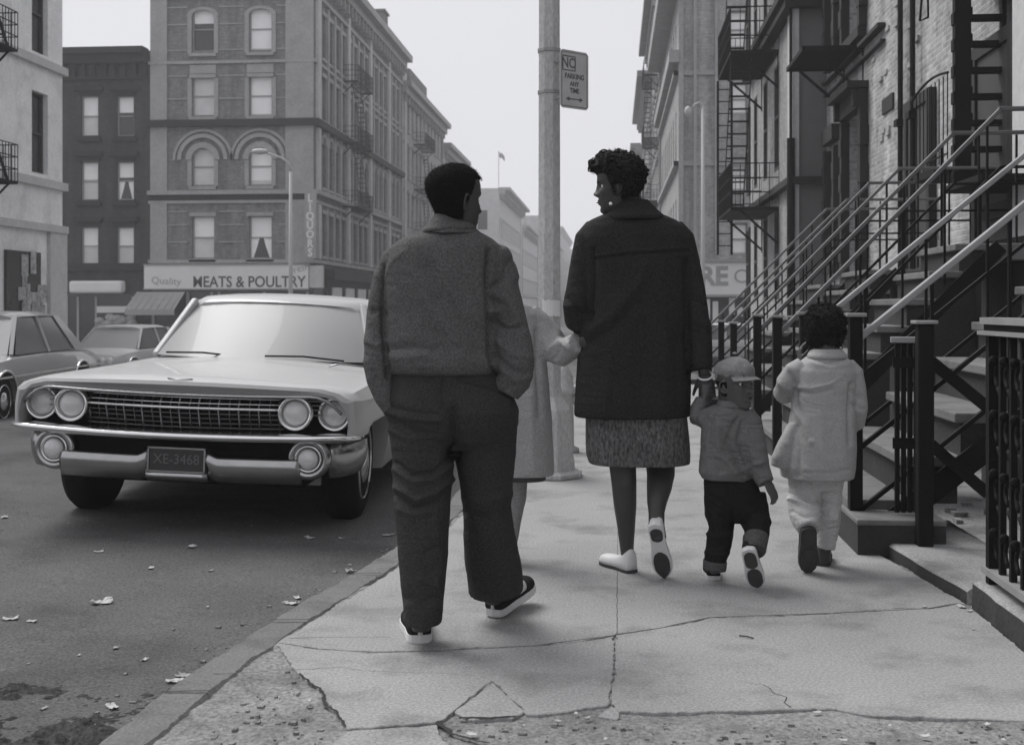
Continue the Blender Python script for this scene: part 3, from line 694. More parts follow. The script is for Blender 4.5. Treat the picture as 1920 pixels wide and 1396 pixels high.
mb = MB(); facade(mb, 'U', NU, -1, -3, JV, -1.3, 14, holes, depth=.3); shell(mb, NU, NU+9, -3, JV, -1.3, 13.98, 'wn'); mb.build('wall', M['brick_r'], nr)
for i, q in enumerate(holes): window(nr, 'U', NU, -1, *q, glass='glass_d', frame='frame_d', depth=.22)
for q in holes:
    mb = MB()
    fbox(mb, 'U', NU, -1, q[0]-.12, q[1]+.12, q[2]-.16, q[2]-.002, -.01, .14); mb.build('window_sill', M['trim_dark'], nr); mb = MB()
    fbox(mb, 'U', NU, -1, q[0]-.16, q[1]+.16, q[3]+.002, q[3]+.28, -.01, .16)
    mb.build('lintel', M['trim_dark'], nr)
for q, sd_ in [(q, sd_) for q in holes[:2]+holes[3:5] for sd_ in (0, 1)]:                     # keyed dark window edges
    mb = MB()
    for k in range(int((q[3]-q[2])/.3)):
        for s_ in ((q[0]-.16-.06*(k % 2), q[1])[sd_],): fbox(mb, 'U', NU, -1, s_, s_+.16+.06*(k % 2), q[2]+k*.3, q[2]+k*.3+.3, -.01, .13+.012*(k % 2))
    mb.build('keyed_edge', M['trim_dark'], nr)
mb = MB(); q = holes[0]; fbox(mb, 'U', NU, -1, q[0]-.2, q[1]+.2, q[3]+.29, q[3]+.4, -.01, .34); fbox(mb, 'U', NU, -1, q[0]-.15, q[0]-.02, q[3]+.0, q[3]+.29, -.01, .24); fbox(mb, 'U', NU, -1, q[1]+.02, q[1]+.15, q[3]+.0, q[3]+.29, -.01, .24)
mb.build('door_hood', M['trim_dark'], nr); mb = MB(); q = holes[3]; fbox(mb, 'U', NU, -1, q[0]-.3, q[1]+.3, q[3]+.29, q[3]+.42, -.01, .35)
mb.build('door_hood', M['trim_dark'], nr)
for x, nm in ((1688, 0), (1711, 1)):               # drain pipes
    a = onU(x, 300, NU-.1)[0]; mb = MB(); mb.tube([(NU-.1, a, -.3), (NU-.1, a, 14)], .036, 8)
    for z in (1.5, 3.6, 5.7, 7.8): mb.box(NU-.17, NU+.01, a-.09, a+.09, z, z+.09)
    mb.build('drain_pipe', M['iron'], nr)
mb = MB(); q = hu(1657, 1677, 3.98, 4.2, NU); fbox(mb, 'U', NU, -1, q[0], q[1], q[2], q[3], -.01, .03); mb.build('wall_vent', M['trim_dark'], nr)
mb = MB(); q = hu(1640, 1735, 3, 4, NU); rr = random.Random(11)
for k in range(30):
    a = rr.uniform(q[0], q[1]); z = rr.uniform(3.2, 7.5); mb = MB(); fbox(mb, 'U', NU, -1, a, a+.2, z, z+.065, -.01, .018+rr.random()*.02); mb.build('loose_brick', M['stone_mid'], nr)
# light smooth pier at the right edge
mb = MB(); a = onU(1898, 200, NU-.25)[0]; mb.box(NU-.25, NU-.002, a-1.6, a, -.3, 9); mb.build('light_pier', M['stone_light'], nr)

pr = empty('projecting_tenement', (5, 28, -.5), 'grey tenement standing forward of its neighbour, with iron fire escapes over the pavement', 'building')
holes = []
for x0, x1 in ((1452, 1461), (1432, 1439), (1414, 1420), (1399, 1404)):
    for z0, z1 in ((1.3, 3.15), (4.0, 6.2), (7.2, 9.4), (10.5, 12.5)): holes.append(hu(x0, x1, z0, z1, QU))
mb = MB(); facade(mb, 'U', QU, -1, JV, JE, -2, 15, holes, depth=.07); mb.build('wall', M['brick_r2'], pr)
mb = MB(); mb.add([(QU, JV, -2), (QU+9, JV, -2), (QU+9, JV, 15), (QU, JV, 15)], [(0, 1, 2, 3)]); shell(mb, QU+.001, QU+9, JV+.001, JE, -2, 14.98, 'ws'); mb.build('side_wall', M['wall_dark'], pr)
for q in holes: window(pr, 'U', QU, -1, *q, glass='glass_d', frame='frame_d', depth=.015)
mb = MB(); mb.tube([(QU-.1, JV-.1, -.5), (QU-.1, JV-.1, 4.3)], .075, 8); mb.tube([(QU-.1, JV-.1, 4.3), (QU-.1, JV-.1, 7)], .03, 8); mb.build('drain_pipe', M['iron'], pr)
mb = MB()
for z, d in ((3.45, .16), (6.75, .22), (6.95, .3)):
    mb.box(QU-d, QU+.3, JV-d, JE, z, z+.13)
    mb.box(QU+.3, QU+4, JV-d+.003, JV+.01, z, z+.127)
mb.build('string_course', M['trim_dark'], pr)
mb = MB(); mb.box(QU-.06, QU+.06, JV-.06, JV+.6, -1, 3.44); mb.box(QU-.06, QU+.06, JV-.06, JV+.6, 3.59, 6.74); mb.build('quoin_strip', M['stone_light'], pr)

# ---- right, beyond the cross street
XV, XU = 48.5, 2.75
zr = gz(48)
fb = empty('corner_block', (8, 52, zr), 'large brick block beyond the cross street with white shop signs at its foot', 'building')
def rX(x0, x1, y0, y1): a, zt_ = onV(x0, y0, XV); b, zb_ = onV(x1, y1, XV); return (a, b, zb_, zt_)
holes = [rX(1368, 1402, y0, y1) for y0, y1 in ((20, 90), (155, 215), (300, 358), (418, 478))]+[rX(1312, 1326, y0, y1) for y0, y1 in ((-80, -20),)]
holes2 = []
for k in range(8):
    for z in (3.5, 7.2, 10.9, 14.6, 18.2): holes2.append((XV+1.5+2.0*k, XV+2.3+2.0*k, z, z+2.2))
XA = onV(1272, 300, XV)[0]
mb = MB(); facade(mb, 'V', XV, -1, XA, XA+14, zr-.2, 22, holes); facade(mb, 'U', XA, -1, XV, XV+17.5, zr-.2, 22, holes2); shell(mb, XA, XA+14, XV, XV+17.5, zr-.2, 21.98, 'sw'); mb.build('wall', M['brick_r2'], fb)
for q in holes: window(fb, 'V', XV, -1, *q, glass='glass_l', shade=.95)
for q in holes2: window(fb, 'U', XA, -1, *q, glass='glass_d', shade=rnd.choice([0, .5]))
mb = MB()
for x0, x1 in ((1272, 1281), (1300, 1306), (1340, 1345)): q = rX(x0, x1, 0, 10); fbox(mb, 'V', XV, -1, q[0], q[1], 3.3, 21.5, -.01, .18)
for z in (6.9, 10.6, 14.3, 18.0): fbox(mb, 'V', XV, -1, XA-.2, XA+5, z, z+.2, -.01, .1); fbox(mb, 'U', XA, -1, XV-.1, XV+17.5, z+.003, z+.197, -.01, .2)
mb.build('stone_trim', M['stone_mid'], fb)
mb = MB(); fbox(mb, 'U', XA, -1, XV-.8, XV+17.5, 14.2, 14.9, -.01, .75); fbox(mb, 'U', XA, -1, XV-.3, XV+17.5, 11.1, 11.6, -.01, .4); mb.build('cornice', M['stone_mid'], fb)
q = rX(1296, 1420, 492, 566); mb = MB(); mb.box(q[0], q[1]+2, XV-.35, XV-.02, q[2]+.25, q[3]); s_ = mb.build('shop_sign', M['signw'], fb)
mb = MB(); mb.box(q[0]-.05, q[1]+2, XV-.45, XV-.02, q[3]+.002, q[3]+.12); mb.box(q[0]-.05, q[1]+2, XV-.42, XV-.36, q[2]+.2, q[2]+.3); mb.build('sign_border', M['frame_w'], s_)
c, z = onV(1338, 519, XV-.36); text('sign_letters', 'RE', 1.05, M['stone_mid'], s_, (c, XV-.353, z), (pi/2, 0, 0), .01, 1, .04)
c, z = onV(1388, 519, XV-.36); text('sign_letters', 'C', .8, M['stone_mid'], s_, (c, XV-.353, z), (pi/2, 0, 0), .01, 1, .0)
mb = MB(); mb.box(q[0], q[1]+3, XV-.1, XV-.02, zr, q[2]+.2); mb.build('shop_opening', M['glass_d'], fb)
mb = MB(); rr = random.Random(5)
for k in range(14): a = q[0]+.2+k*.33; z = rr.uniform(-.6, .9); mb.box(a, a+.22, XV-.16, XV-.11, z, z+rr.uniform(.3, .9))
mb.build('shop_display', M['signw'], fb)
for v0, v1, zt, lb, u in ((66.2, 82, 18.8, 'tenement with iron balconies next after the large block on the right', 2.65), (82.2, 104, 17.5, 'narrow tenement midway in the receding right row', 2.55), (104.2, 130, 15.5, 'distant tenement low beside the hair of the woman on the right row', 2.4), (130.4, 170, 13, 'last low hazy tenement of the right row', 2.3)):
    row_building('row_tenement', lb, v0, v1, zt, M['brick_r2'], M['stone_mid'], 2.2, u=u, out=-1, seed=int(v0), corn=.9)
# ================================================================== CARS
M['paint_l'] = mat('pale car paint', .43, .45, .05, 1.5, spec=.4, coat=.25, stain=.05, sscale=2)
M['paint_m'] = mat('grey car paint', .26, .3, .05, 1.5, coat=.6)
M['paint_d'] = mat('dark car paint', .10, .3, .05, 1.5, coat=.6)
M['chrome'] = mat('chrome', .82, .14, .12, 9, metal=1, bump=.03, bscale=8)
M['chrome_d'] = mat('dull chrome', .40, .24, .25, 6, metal=1, bump=.1, bscale=12)
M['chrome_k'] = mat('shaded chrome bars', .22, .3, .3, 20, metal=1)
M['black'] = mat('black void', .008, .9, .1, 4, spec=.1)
M['tyre'] = mat('tyre rubber', .007, .85, .3, 20, .2, 60, spec=.2)
M['wind'] = mat('windscreen glass', .33, .45, .06, 1.2, spec=.3, coat=.1)  # opaque pale base colour stands in for the sky's reflection
M['sideglass'] = mat('side glass', .14, .08, .3, 1.5, spec=.6)
M['lens'] = mat('headlight lens', .62, .12, .25, 9, spec=.8, bump=.25, bscale=40, coat=1)
M['plate'] = mat('licence plate', .03, .5, .2, 20); M['plate_txt'] = mat('plate lettering', .12, .6, .1)

def wrap_car(root, o): return o
def smooth_angle(o, ang=35):
    me = o.data; me.polygons.foreach_set('use_smooth', [True]*len(me.polygons)); me.set_sharp_from_angle(angle=radians(ang))
def apply_mods(o):
    dg = bpy.context.evaluated_depsgraph_get(); dg.update(); ev = o.evaluated_get(dg)
    me = bpy.data.meshes.new_from_object(ev, depsgraph=dg); old = o.data; o.modifiers.clear(); o.data = me; bpy.data.meshes.remove(old)
def bool_cut(o, cutters):
    for c in cutters:
        q = o.modifiers.new('b', 'BOOLEAN'); q.operation = 'DIFFERENCE'; q.object = c; q.solver = 'EXACT'
    apply_mods(o)
    for c in cutters: bpy.data.objects.remove(c, do_unlink=True)
def local_build(mb, root, name, m, parent=None, **k):
    mt = root.matrix_basis
    mb.v = [tuple(mt @ V(q)) for q in mb.v]
    return mb.build(name, m, parent or root, **k)
def solid_loft(rings):                # rings: closed loops of equal length
    mb = MB(); n = len(rings[0])
    for r in rings: mb.v += [tuple(p) for p in r]
    for i in range(len(rings)-1):
        for k in range(n): a = i*n+k; b = i*n+(k+1) % n; mb.f.append((a, b, b+n, a+n))
    mb.f.append(tuple(reversed(range(n)))); e = (len(rings)-1)*n; mb.f.append(tuple(e+k for k in range(n)))
    return mb
def half_ring(y, pts, sweep=None):   # pts (x,z) from top centre to bottom centre; mirrored
    P = [(x, y+(sweep(x) if sweep else 0), z) for x, z in pts]
    return P + [(-x, yy, z) for x, yy, z in reversed(P) if x > 1e-6]
def wheel(root, x, y, r, w_, m_rim='chrome', white=False, turn=0, nm='wheel'):
    mb = MB(); s_ = 1 if x > 0 else -1
    R_ = Matrix.Rotation(turn, 4, 'Z')
    def L(prof, n=40):
        m_ = MB(); m_.lathe([(a, b*s_) for a, b in prof], (0, 0, 0), n, 'y')
        m_.v = [tuple(V((x, y, r)) + R_ @ V((q[1], q[0], q[2]))) for q in m_.v]; return m_
    h = w_/2
    t = local_build(L([(r*.62, -h), (r*.80, -h-.006), (r*.93, -h*.86), (r*.985, -h*.6), (r, -h*.55), (r, h*.55), (r*.985, h*.6), (r*.93, h*.86), (r*.80, h+.006), (r*.62, h)]), root, nm, M['tyre'], smooth=True)
    local_build(L([(r*.60, -h*.3), (r*.63, h+.004), (r*.60, h+.010), (r*.57, h-.03), (r*.40, h-.035), (r*.34, h), (r*.30, h+.01), (.001, h+.018)]), root, 'rim', M[m_rim], t, smooth=True)
    if white: local_build(L([(r*.66, h+.0055), (r*.66, h+.011), (r*.79, h+.011), (r*.79, h+.0055)]), root, 'whitewall', M['signw'], t, smooth=True)
    return t

def big_sedan():
    c0 = cam.location
    base = W(960, 575, 6.412)+V((CA, SA, 0))*-1.879; base.z = CAMH-1.302
    root = empty('parked_car', base, 'long pale sedan with four headlights and a wide grille, largest car in the street', 'car', rot=(0, .038, YAW-.039))
    # order of euler XYZ: roll about Y (car's length) first then yaw
    P = lambda *q: list(q)
    sw = lambda x: .13*(abs(x)/1.0)**2.6
    nose = lambda x: .05*(x/.95)**2
    st = []
    def ring(y, zc, xf, zf, xs, zs, sill=.27, belly=.26, sweep=None, edge=.03, crown=.02):
        return half_ring(y, [(0, zc), (xf*.22, zc-crown*.05), (xf*.45, zc-crown*.3), (xf*.68, zc-crown*.7), (xf*.85, zc-crown*1.1), (xf*.95, zf), (xf, zf-edge*.55), (xs-.012, zs+.14), (xs, zs+.04), (xs-.005, zs-.05), (xs-.03, .42), (xs-.06, sill), (xs-.2, belly), (0, belly)], sweep)
    rings = [ring(.055, .872, .90, .838, .945, .66, sweep=sw, crown=.012, edge=.06), ring(.068, .892, .925, .850, .968, .67, sweep=sw, crown=.016, edge=.05), ring(.11, .905, .935, .860, .978, .67, sweep=sw, crown=.02),
             ring(.30, .915, .94, .868, .99, .66, sweep=lambda x: sw(x)*.6, crown=.025), ring(.7, .93, .935, .872, 1.0, .65, crown=.035), ring(1.2, .945, .93, .875, 1.005, .65, crown=.045),
             ring(1.7, .955, .93, .880, 1.01, .65, crown=.045), ring(2.0, .945, .93, .885, 1.01, .65, crown=.03), ring(3.0, .94, .93, .90, 1.01, .64), ring(4.2, .95, .92, .91, 1.0, .64), ring(5.0, .93, .88, .93, .97, .64), ring(5.55, .90, .82, .94, .92, .62), ring(5.62, .80, .80, .80, .88, .60)]
    mb = solid_loft(rings)
    body = local_build(mb, root, 'body', M['paint_l'])
    # cutters: grille bay, wheel arches
    cut = []
    c = MB()
    n = 10; prof = [(.93, .60), (.935, .68), (.915, .76), (.875, .812), (.80, .832)]
    loop = [(x, z) for x, z in prof]+[(.7, .832), (.5, .822), (0, .816), (-.5, .822), (-.7, .832)]+[(-x, z) for x, z in reversed(prof)]+[(-.93, .15), (.93, .15)]
    c2 = MB(); m_ = len(loop); c2.v = [(x, -.3, z) for x, z in loop]+[(x, .27+.12*(abs(x)**2.6), z) for x, z in loop]
    c2.f = [tuple(range(m_)), tuple(reversed(range(m_, 2*m_)))]+[(i+m_, (i+1) % m_+m_, (i+1) % m_, i) for i in range(m_)]
    cut.append(local_build(c2, root, 'cut', None))
    c4 = MB(); c4.box(-1.3, 1.3, -.4, .64, .1, .595); cut.append(local_build(c4, root, 'cut', None))
    for yy in (.98, 4.28):
        for s_ in (-1, 1):
            c3 = MB(); prof = [(sin(a)*.46 if True else 0, cos(a)*.46) for a in [pi*k/14-pi/2 for k in range(15)]]
            pp = [(.42, -.3), (.45, .0), (.44, .12), (.40, .22), (.34, .275), (.26, .29), (-.30, .29), (-.40, .27), (-.46, .2), (-.48, -.3)]
            x0, x1 = (.70, 1.2) if s_ > 0 else (-1.2, -.70)
            k_ = len(pp); c3.v = [(x0, yy+a, .36+b) for a, b in pp]+[(x1, yy+a, .36+b) for a, b in pp]
            c3.f = [tuple(range(k_)), tuple(reversed(range(k_, 2*k_)))]+[(i+k_, (i+1) % k_+k_, (i+1) % k_, i) for i in range(k_)]
            cut.append(local_build(c3, root, 'cut', None))
    for q in cut:
        b = bmesh.new(); b.from_mesh(q.data); bmesh.ops.recalc_face_normals(b, faces=b.faces); b.to_mesh(q.data); b.free(); q.parent = None; q.matrix_parent_inverse = Matrix()
    bool_cut(body, cut); body.data.materials.clear(); body.data.materials.append(M['paint_l']); smooth_angle(body, 28)
    LB = lambda mb, nm, m, par=None, **k: local_build(mb, root, nm, M[m], par, **k)
    # bright strip on the brow edge
    mb = MB(); pts = []
    for k in range(41):
        x = -.90+1.8*k/40; e = max(0, abs(x)-.72)/.18; pts.append((x, .046+sw(x)+.004, .820+.010*(abs(x)/.7)**2-.10*e**2.2))
    mb.tube(pts, .009, 6); LB(mb, 'hood_edge_trim', 'chrome_d', smooth=True)
    mb = MB()                       # dark backing of the grille bay
    bx = [(-.92, .60), (.92, .60), (.92, .74), (.86, .83), (-.86, .83), (-.92, .74)]
    mb.prism(bx, lambda a, b, d: (a, .30+d, b-.02), .04); LB(mb, 'grille_backing', 'black')
    g_ = MB(); vy = lambda x: .085+.10*(abs(x)/.6)**1.6
    NX = 24
    def hbar(z, r, x0=-.56, x1=.56, dy=0):
        g_.tube([(x0+(x1-x0)*k/NX, vy(x0+(x1-x0)*k/NX)+dy, z) for k in range(NX+1)], r, 6, rb=None)
    for z, r, dy in ((.800, .0035, .03), (.772, .0038, .012), (.746, .0085, 0), (.772, .003, .013)): hbar(z, r, dy=dy)
    gg = LB(g_, 'grille', 'chrome', smooth=True)
    g_ = MB()
    for z, r, dy in ((.715, .0028, .012), (.688, .0028, .026), (.660, .0028, .04), (.634, .0028, .05)): hbar(z, r, dy=dy)
    zsl = 1
    for k in range(-10, 11):
        x = k*.054; big = (k % 2 == 0)
        zs = [(.806, .034), (.746, 0), (.69, .026), (.625, .052)]
        for (za, da), (zb, db) in zip(zs, zs[1:]):
            g_.beam((x, vy(x)+da+(.006 if big else .022), za), (x, vy(x)+db+(.006 if big else .022), zb), .0065 if big else .0035, .012, up=V((0, 1, 0)))
    for s_ in (-1, 1):
        for z in (.80, .775, .75, .72): g_.tube([(s_*.70, .2, z), (s_*.78, .215, z)], .0035, 6)
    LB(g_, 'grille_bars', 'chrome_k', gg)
    # headlights
    for x in (-.84, -.635, .635, .84):
        yy = .145+.10*(abs(x)-.6)/.24; z = .732 - (.004 if abs(x) > .7 else 0)
        mb = MB(); mb.lathe([(.072, .06), (.094, .055), (.100, .02), (.098, -.004), (.090, -.012), (.080, -.008), (.076, .012), (.072, .02)], (x, yy, z), 36, 'y')
        h = LB(mb, 'headlight', 'chrome', smooth=True)
        mb = MB(); mb.lathe([(.070, .02), (.067, .0), (.052, -.010), (.03, -.016), (.001, -.019)], (x, yy+.004, z), 32, 'y'); LB(mb, 'lens', 'lens', h, smooth=True)
        # dark reflector ring hint between bezel and lens
    # upper bumper blade
    mb = MB(); pr = [(-.035, .0), (-.02, .026), (.03, .036), (.10, .038), (.12, .0), (.08, -.03), (.0, -.032)]
    rings = []
    for k in range(45):
        x = -1.0+2.0*k/44; e = max(0, abs(x)-.90)/.10
        y0 = .035+.16*abs(x)**2.2+ .02*e; z0 = .592+.010*abs(x)**2; sc = 1-.75*e**2
        rings.append([(x, y0+a*sc, z0+b*sc*.72) for a, b in pr])
    mb = solid_loft(rings); LB(mb, 'bumper_blade', 'chrome', smooth=True)
    mb = MB(); rings = []
    for k in range(45):
        x = -.9+1.8*k/44; y0 = .17+.14*abs(x)**2.2
        rings.append([(x, y0, .575), (x, y0+.03, .575), (x, y0+.03, .47), (x, y0, .47)])
    LB(solid_loft(rings), 'bumper_recess', 'black')
    # lower bumper
    def lb(x): return .08+.13*abs(x)**2.2
    for x0, x1 in ((-.68, -.165), (.165, .68)):
        rings = []
        for k in range(19):
            x = x0+(x1-x0)*k/18; d = min(1, (abs(x)-.165)/.05); zt = .478 if abs(x) > .2 else .478+.03*(1-d)
            y0 = lb(x)
            rings.append([(x, y0+.05, zt+.004), (x, y0+.016, zt), (x, y0+.002, zt-.012), (x, y0-.004, zt-.05), (x, y0+.006, zt-.10), (x, y0+.04, zt-.145), (x, y0+.10, zt-.155)])
        LB(solid_loft(rings), 'lower_bumper', 'chrome_d', smooth=True)
    rings = []
    for k in range(9):
        x = -.17+.34*k/8; y0 = lb(x); rings.append([(x, y0+.05, .385), (x, y0, .38), (x, y0+.006, .35), (x, y0+.05, .328), (x, y0+.1, .325)])
    LB(solid_loft(rings), 'lower_bumper', 'chrome_d', smooth=True)
    for s_ in (-1, 1):          # pods and wrap-round ends
        x = s_*.72
        mb = MB(); mb.lathe([(.10, .30), (.122, .12), (.122, .03), (.112, .0), (.095, -.006), (.078, .006), (.076, .03)], (x, .15, .482), 36, 'y')
        pod = LB(mb, 'fog_light', 'chrome_d', smooth=True)
        mb = MB(); mb.lathe([(.079, .02), (.074, -.002), (.066, .001), (.062, .012), (.001, .0)], (x, .145, .482), 32, 'y'); LB(mb, 'lens', 'chrome', pod, smooth=True)
        mb = MB(); mb.lathe([(.058, .01), (.05, -.006), (.03, -.014), (.001, -.018)], (x, .142, .482), 28, 'y'); LB(mb, 'bulb_lens', 'lens', pod, smooth=True)
        rings = []
        for k in range(11):
            t = k/10; xx = s_*(.82+.155*sin(t*pi/2)); yy = .22+.38*(1-cos(t*pi/2))
            nx, ny = s_*sin(t*pi/2*.9), -cos(t*pi/2*.9)
            rings.append([(xx-nx*.03, yy-ny*.03, .565), (xx, yy, .56), (xx+nx*.006, yy+ny*.006, .50), (xx, yy, .44), (xx-nx*.03, yy-ny*.03, .37), (xx-nx*.06, yy-ny*.06, .36)])
        LB(solid_loft(rings), 'bumper_end', 'chrome_d', smooth=True)
    mb = MB(); mb.box(-.153, .153, .085, .09, .395, .515); pl = LB(mb, 'licence_plate', 'plate', bevel=.004)
    mb = MB()
    for a in ((-.163, .163, .08, .1, .515, .525), (-.163, .163, .08, .1, .385, .395), (-.163, -.153, .08, .1, .385, .525), (.153, .163, .08, .1, .385, .525)): mb.box(*a)
    LB(mb, 'plate_frame', 'chrome_d', pl)
    mt = root.matrix_basis
    t = text('plate_number', 'XE-3468', .078, M['plate_txt'], None, (0, 0, 0), (0, 0, 0), .001, .92)
    for q, z in ((t, .457),):
        q.matrix_basis = mt @ Matrix.Translation((0, .0835, z)) @ Matrix.Rotation(pi/2, 4, 'X') @ Matrix.Diagonal((.95, 1, 1, 1)); attach(q, pl)
    # hood crest and hood centre crease
    mb = MB(); mb.tube([(-.07, .10, .905), (0, .07, .900), (.07, .10, .905)], .003, 6); LB(mb, 'hood_crest', 'chrome_d', smooth=True)
    # greenhouse: roof
    def rr(y, w_, z, cr=.03, th=.05): return half_ring(y, [(0, z), (w_*.35, z-cr*.12), (w_*.7, z-cr*.5), (w_*.92, z-cr), (w_, z-cr-.03), (w_-.02, z-cr-.05), (w_*.7, z-th), (0, z-th)])
    rings = [rr(2.22, .60, 1.335, .02, .03), rr(2.26, .65, 1.362, .025), rr(2.5, .68, 1.392), rr(3.0, .69, 1.405), rr(3.6, .68, 1.395), rr(4.0, .64, 1.36), rr(4.08, .62, 1.33, .02, .03)]
    for R in rings[:3]:
        for i, p in enumerate(R): R[i] = (p[0], p[1]+.12*(abs(p[0])/.65)**2, p[2])
    o = LB(solid_loft(rings), 'roof', 'paint_l'); smooth_angle(o, 50)
    # windscreen, curved
    mb = MB(); nx, ny = 24, 8
    for j in range(ny+1):
        t = j/ny
        for i in range(nx+1):
            s_ = -1+2*i/nx; wd = .755+(.63-.755)*t; y = 1.58+.68*t+(.33-.17*t)*abs(s_)**2.4; z = .948-.01*abs(s_)+(.395)*t+.012*sin(pi*t)
            mb.v.append((s_*wd, y, z))
    mb.f = [(j*(nx+1)+i, j*(nx+1)+i+1, (j+1)*(nx+1)+i+1, (j+1)*(nx+1)+i) for j in range(ny) for i in range(nx)]
    LB(mb, 'windscreen', 'wind', smooth=True)
    for s_ in (-1, 1):
        mb = MB(); mb.beam((s_*.775, 1.93, .93), (s_*.628, 2.345, 1.332), .05, .045); LB(mb, 'windscreen_pillar', 'paint_l', bevel=.012)
        mb = MB(); mb.v = [(s_*.79, 1.95, .93), (s_*.83, 3.9, .93), (s_*.67, 3.75, 1.34), (s_*.66, 2.45, 1.34)]; mb.f = [(0, 1, 2, 3)]; LB(mb, 'side_window', 'sideglass')
        mb = MB(); mb.beam((s_*.81, 2.9, .93), (s_*.68, 2.9, 1.35), .03, .02); LB(mb, 'door_pillar', 'chrome')
    mb = MB(); mb.v = [(-.8, 4.55, .94), (.8, 4.55, .94), (.6, 4.0, 1.33), (-.6, 4.0, 1.33)]; mb.f = [(0, 1, 2, 3)]; LB(mb, 'rear_window', 'sideglass')
    # wipers, cowl
    for x0, x1, dx in ((.62, .10, .0), (-.08, -.58, 0)):
        mb = MB(); mb.tube([(x0, 1.70, .952), ((x0+x1)/2, 1.565+.03, .978), (x1, 1.575, .972)], .006, 6); LB(mb, 'wiper', 'black', smooth=True)
    mb = MB(); mb.tube([(.60, 1.28, .935), (.66, 1.34, .953), (.85, 1.5, .925)], .006, 6); LB(mb, 'fender_trim', 'chrome_d', smooth=True)
    # side spear and lower side strip
    for s_ in (-1, 1):
        mb = MB(); mb.beam((s_*1.008, 1.5, .52), (s_*1.006, 3.7, .52), .012, .02); LB(mb, 'side_trim', 'chrome_d')
    for s_ in (-1, 1):
        wheel(root, s_*.80, .98, .36, .21, 'chrome', white=False); wheel(root, s_*.80, 4.28, .36, .21, 'chrome')
    mb = MB(); mb.box(-.72, .72, 1.4, 5.2, .22, .30); mb.box(-.66, .66, .35, 1.4, .29, .36); LB(mb, 'chassis', 'black')
    return root
big_sedan()

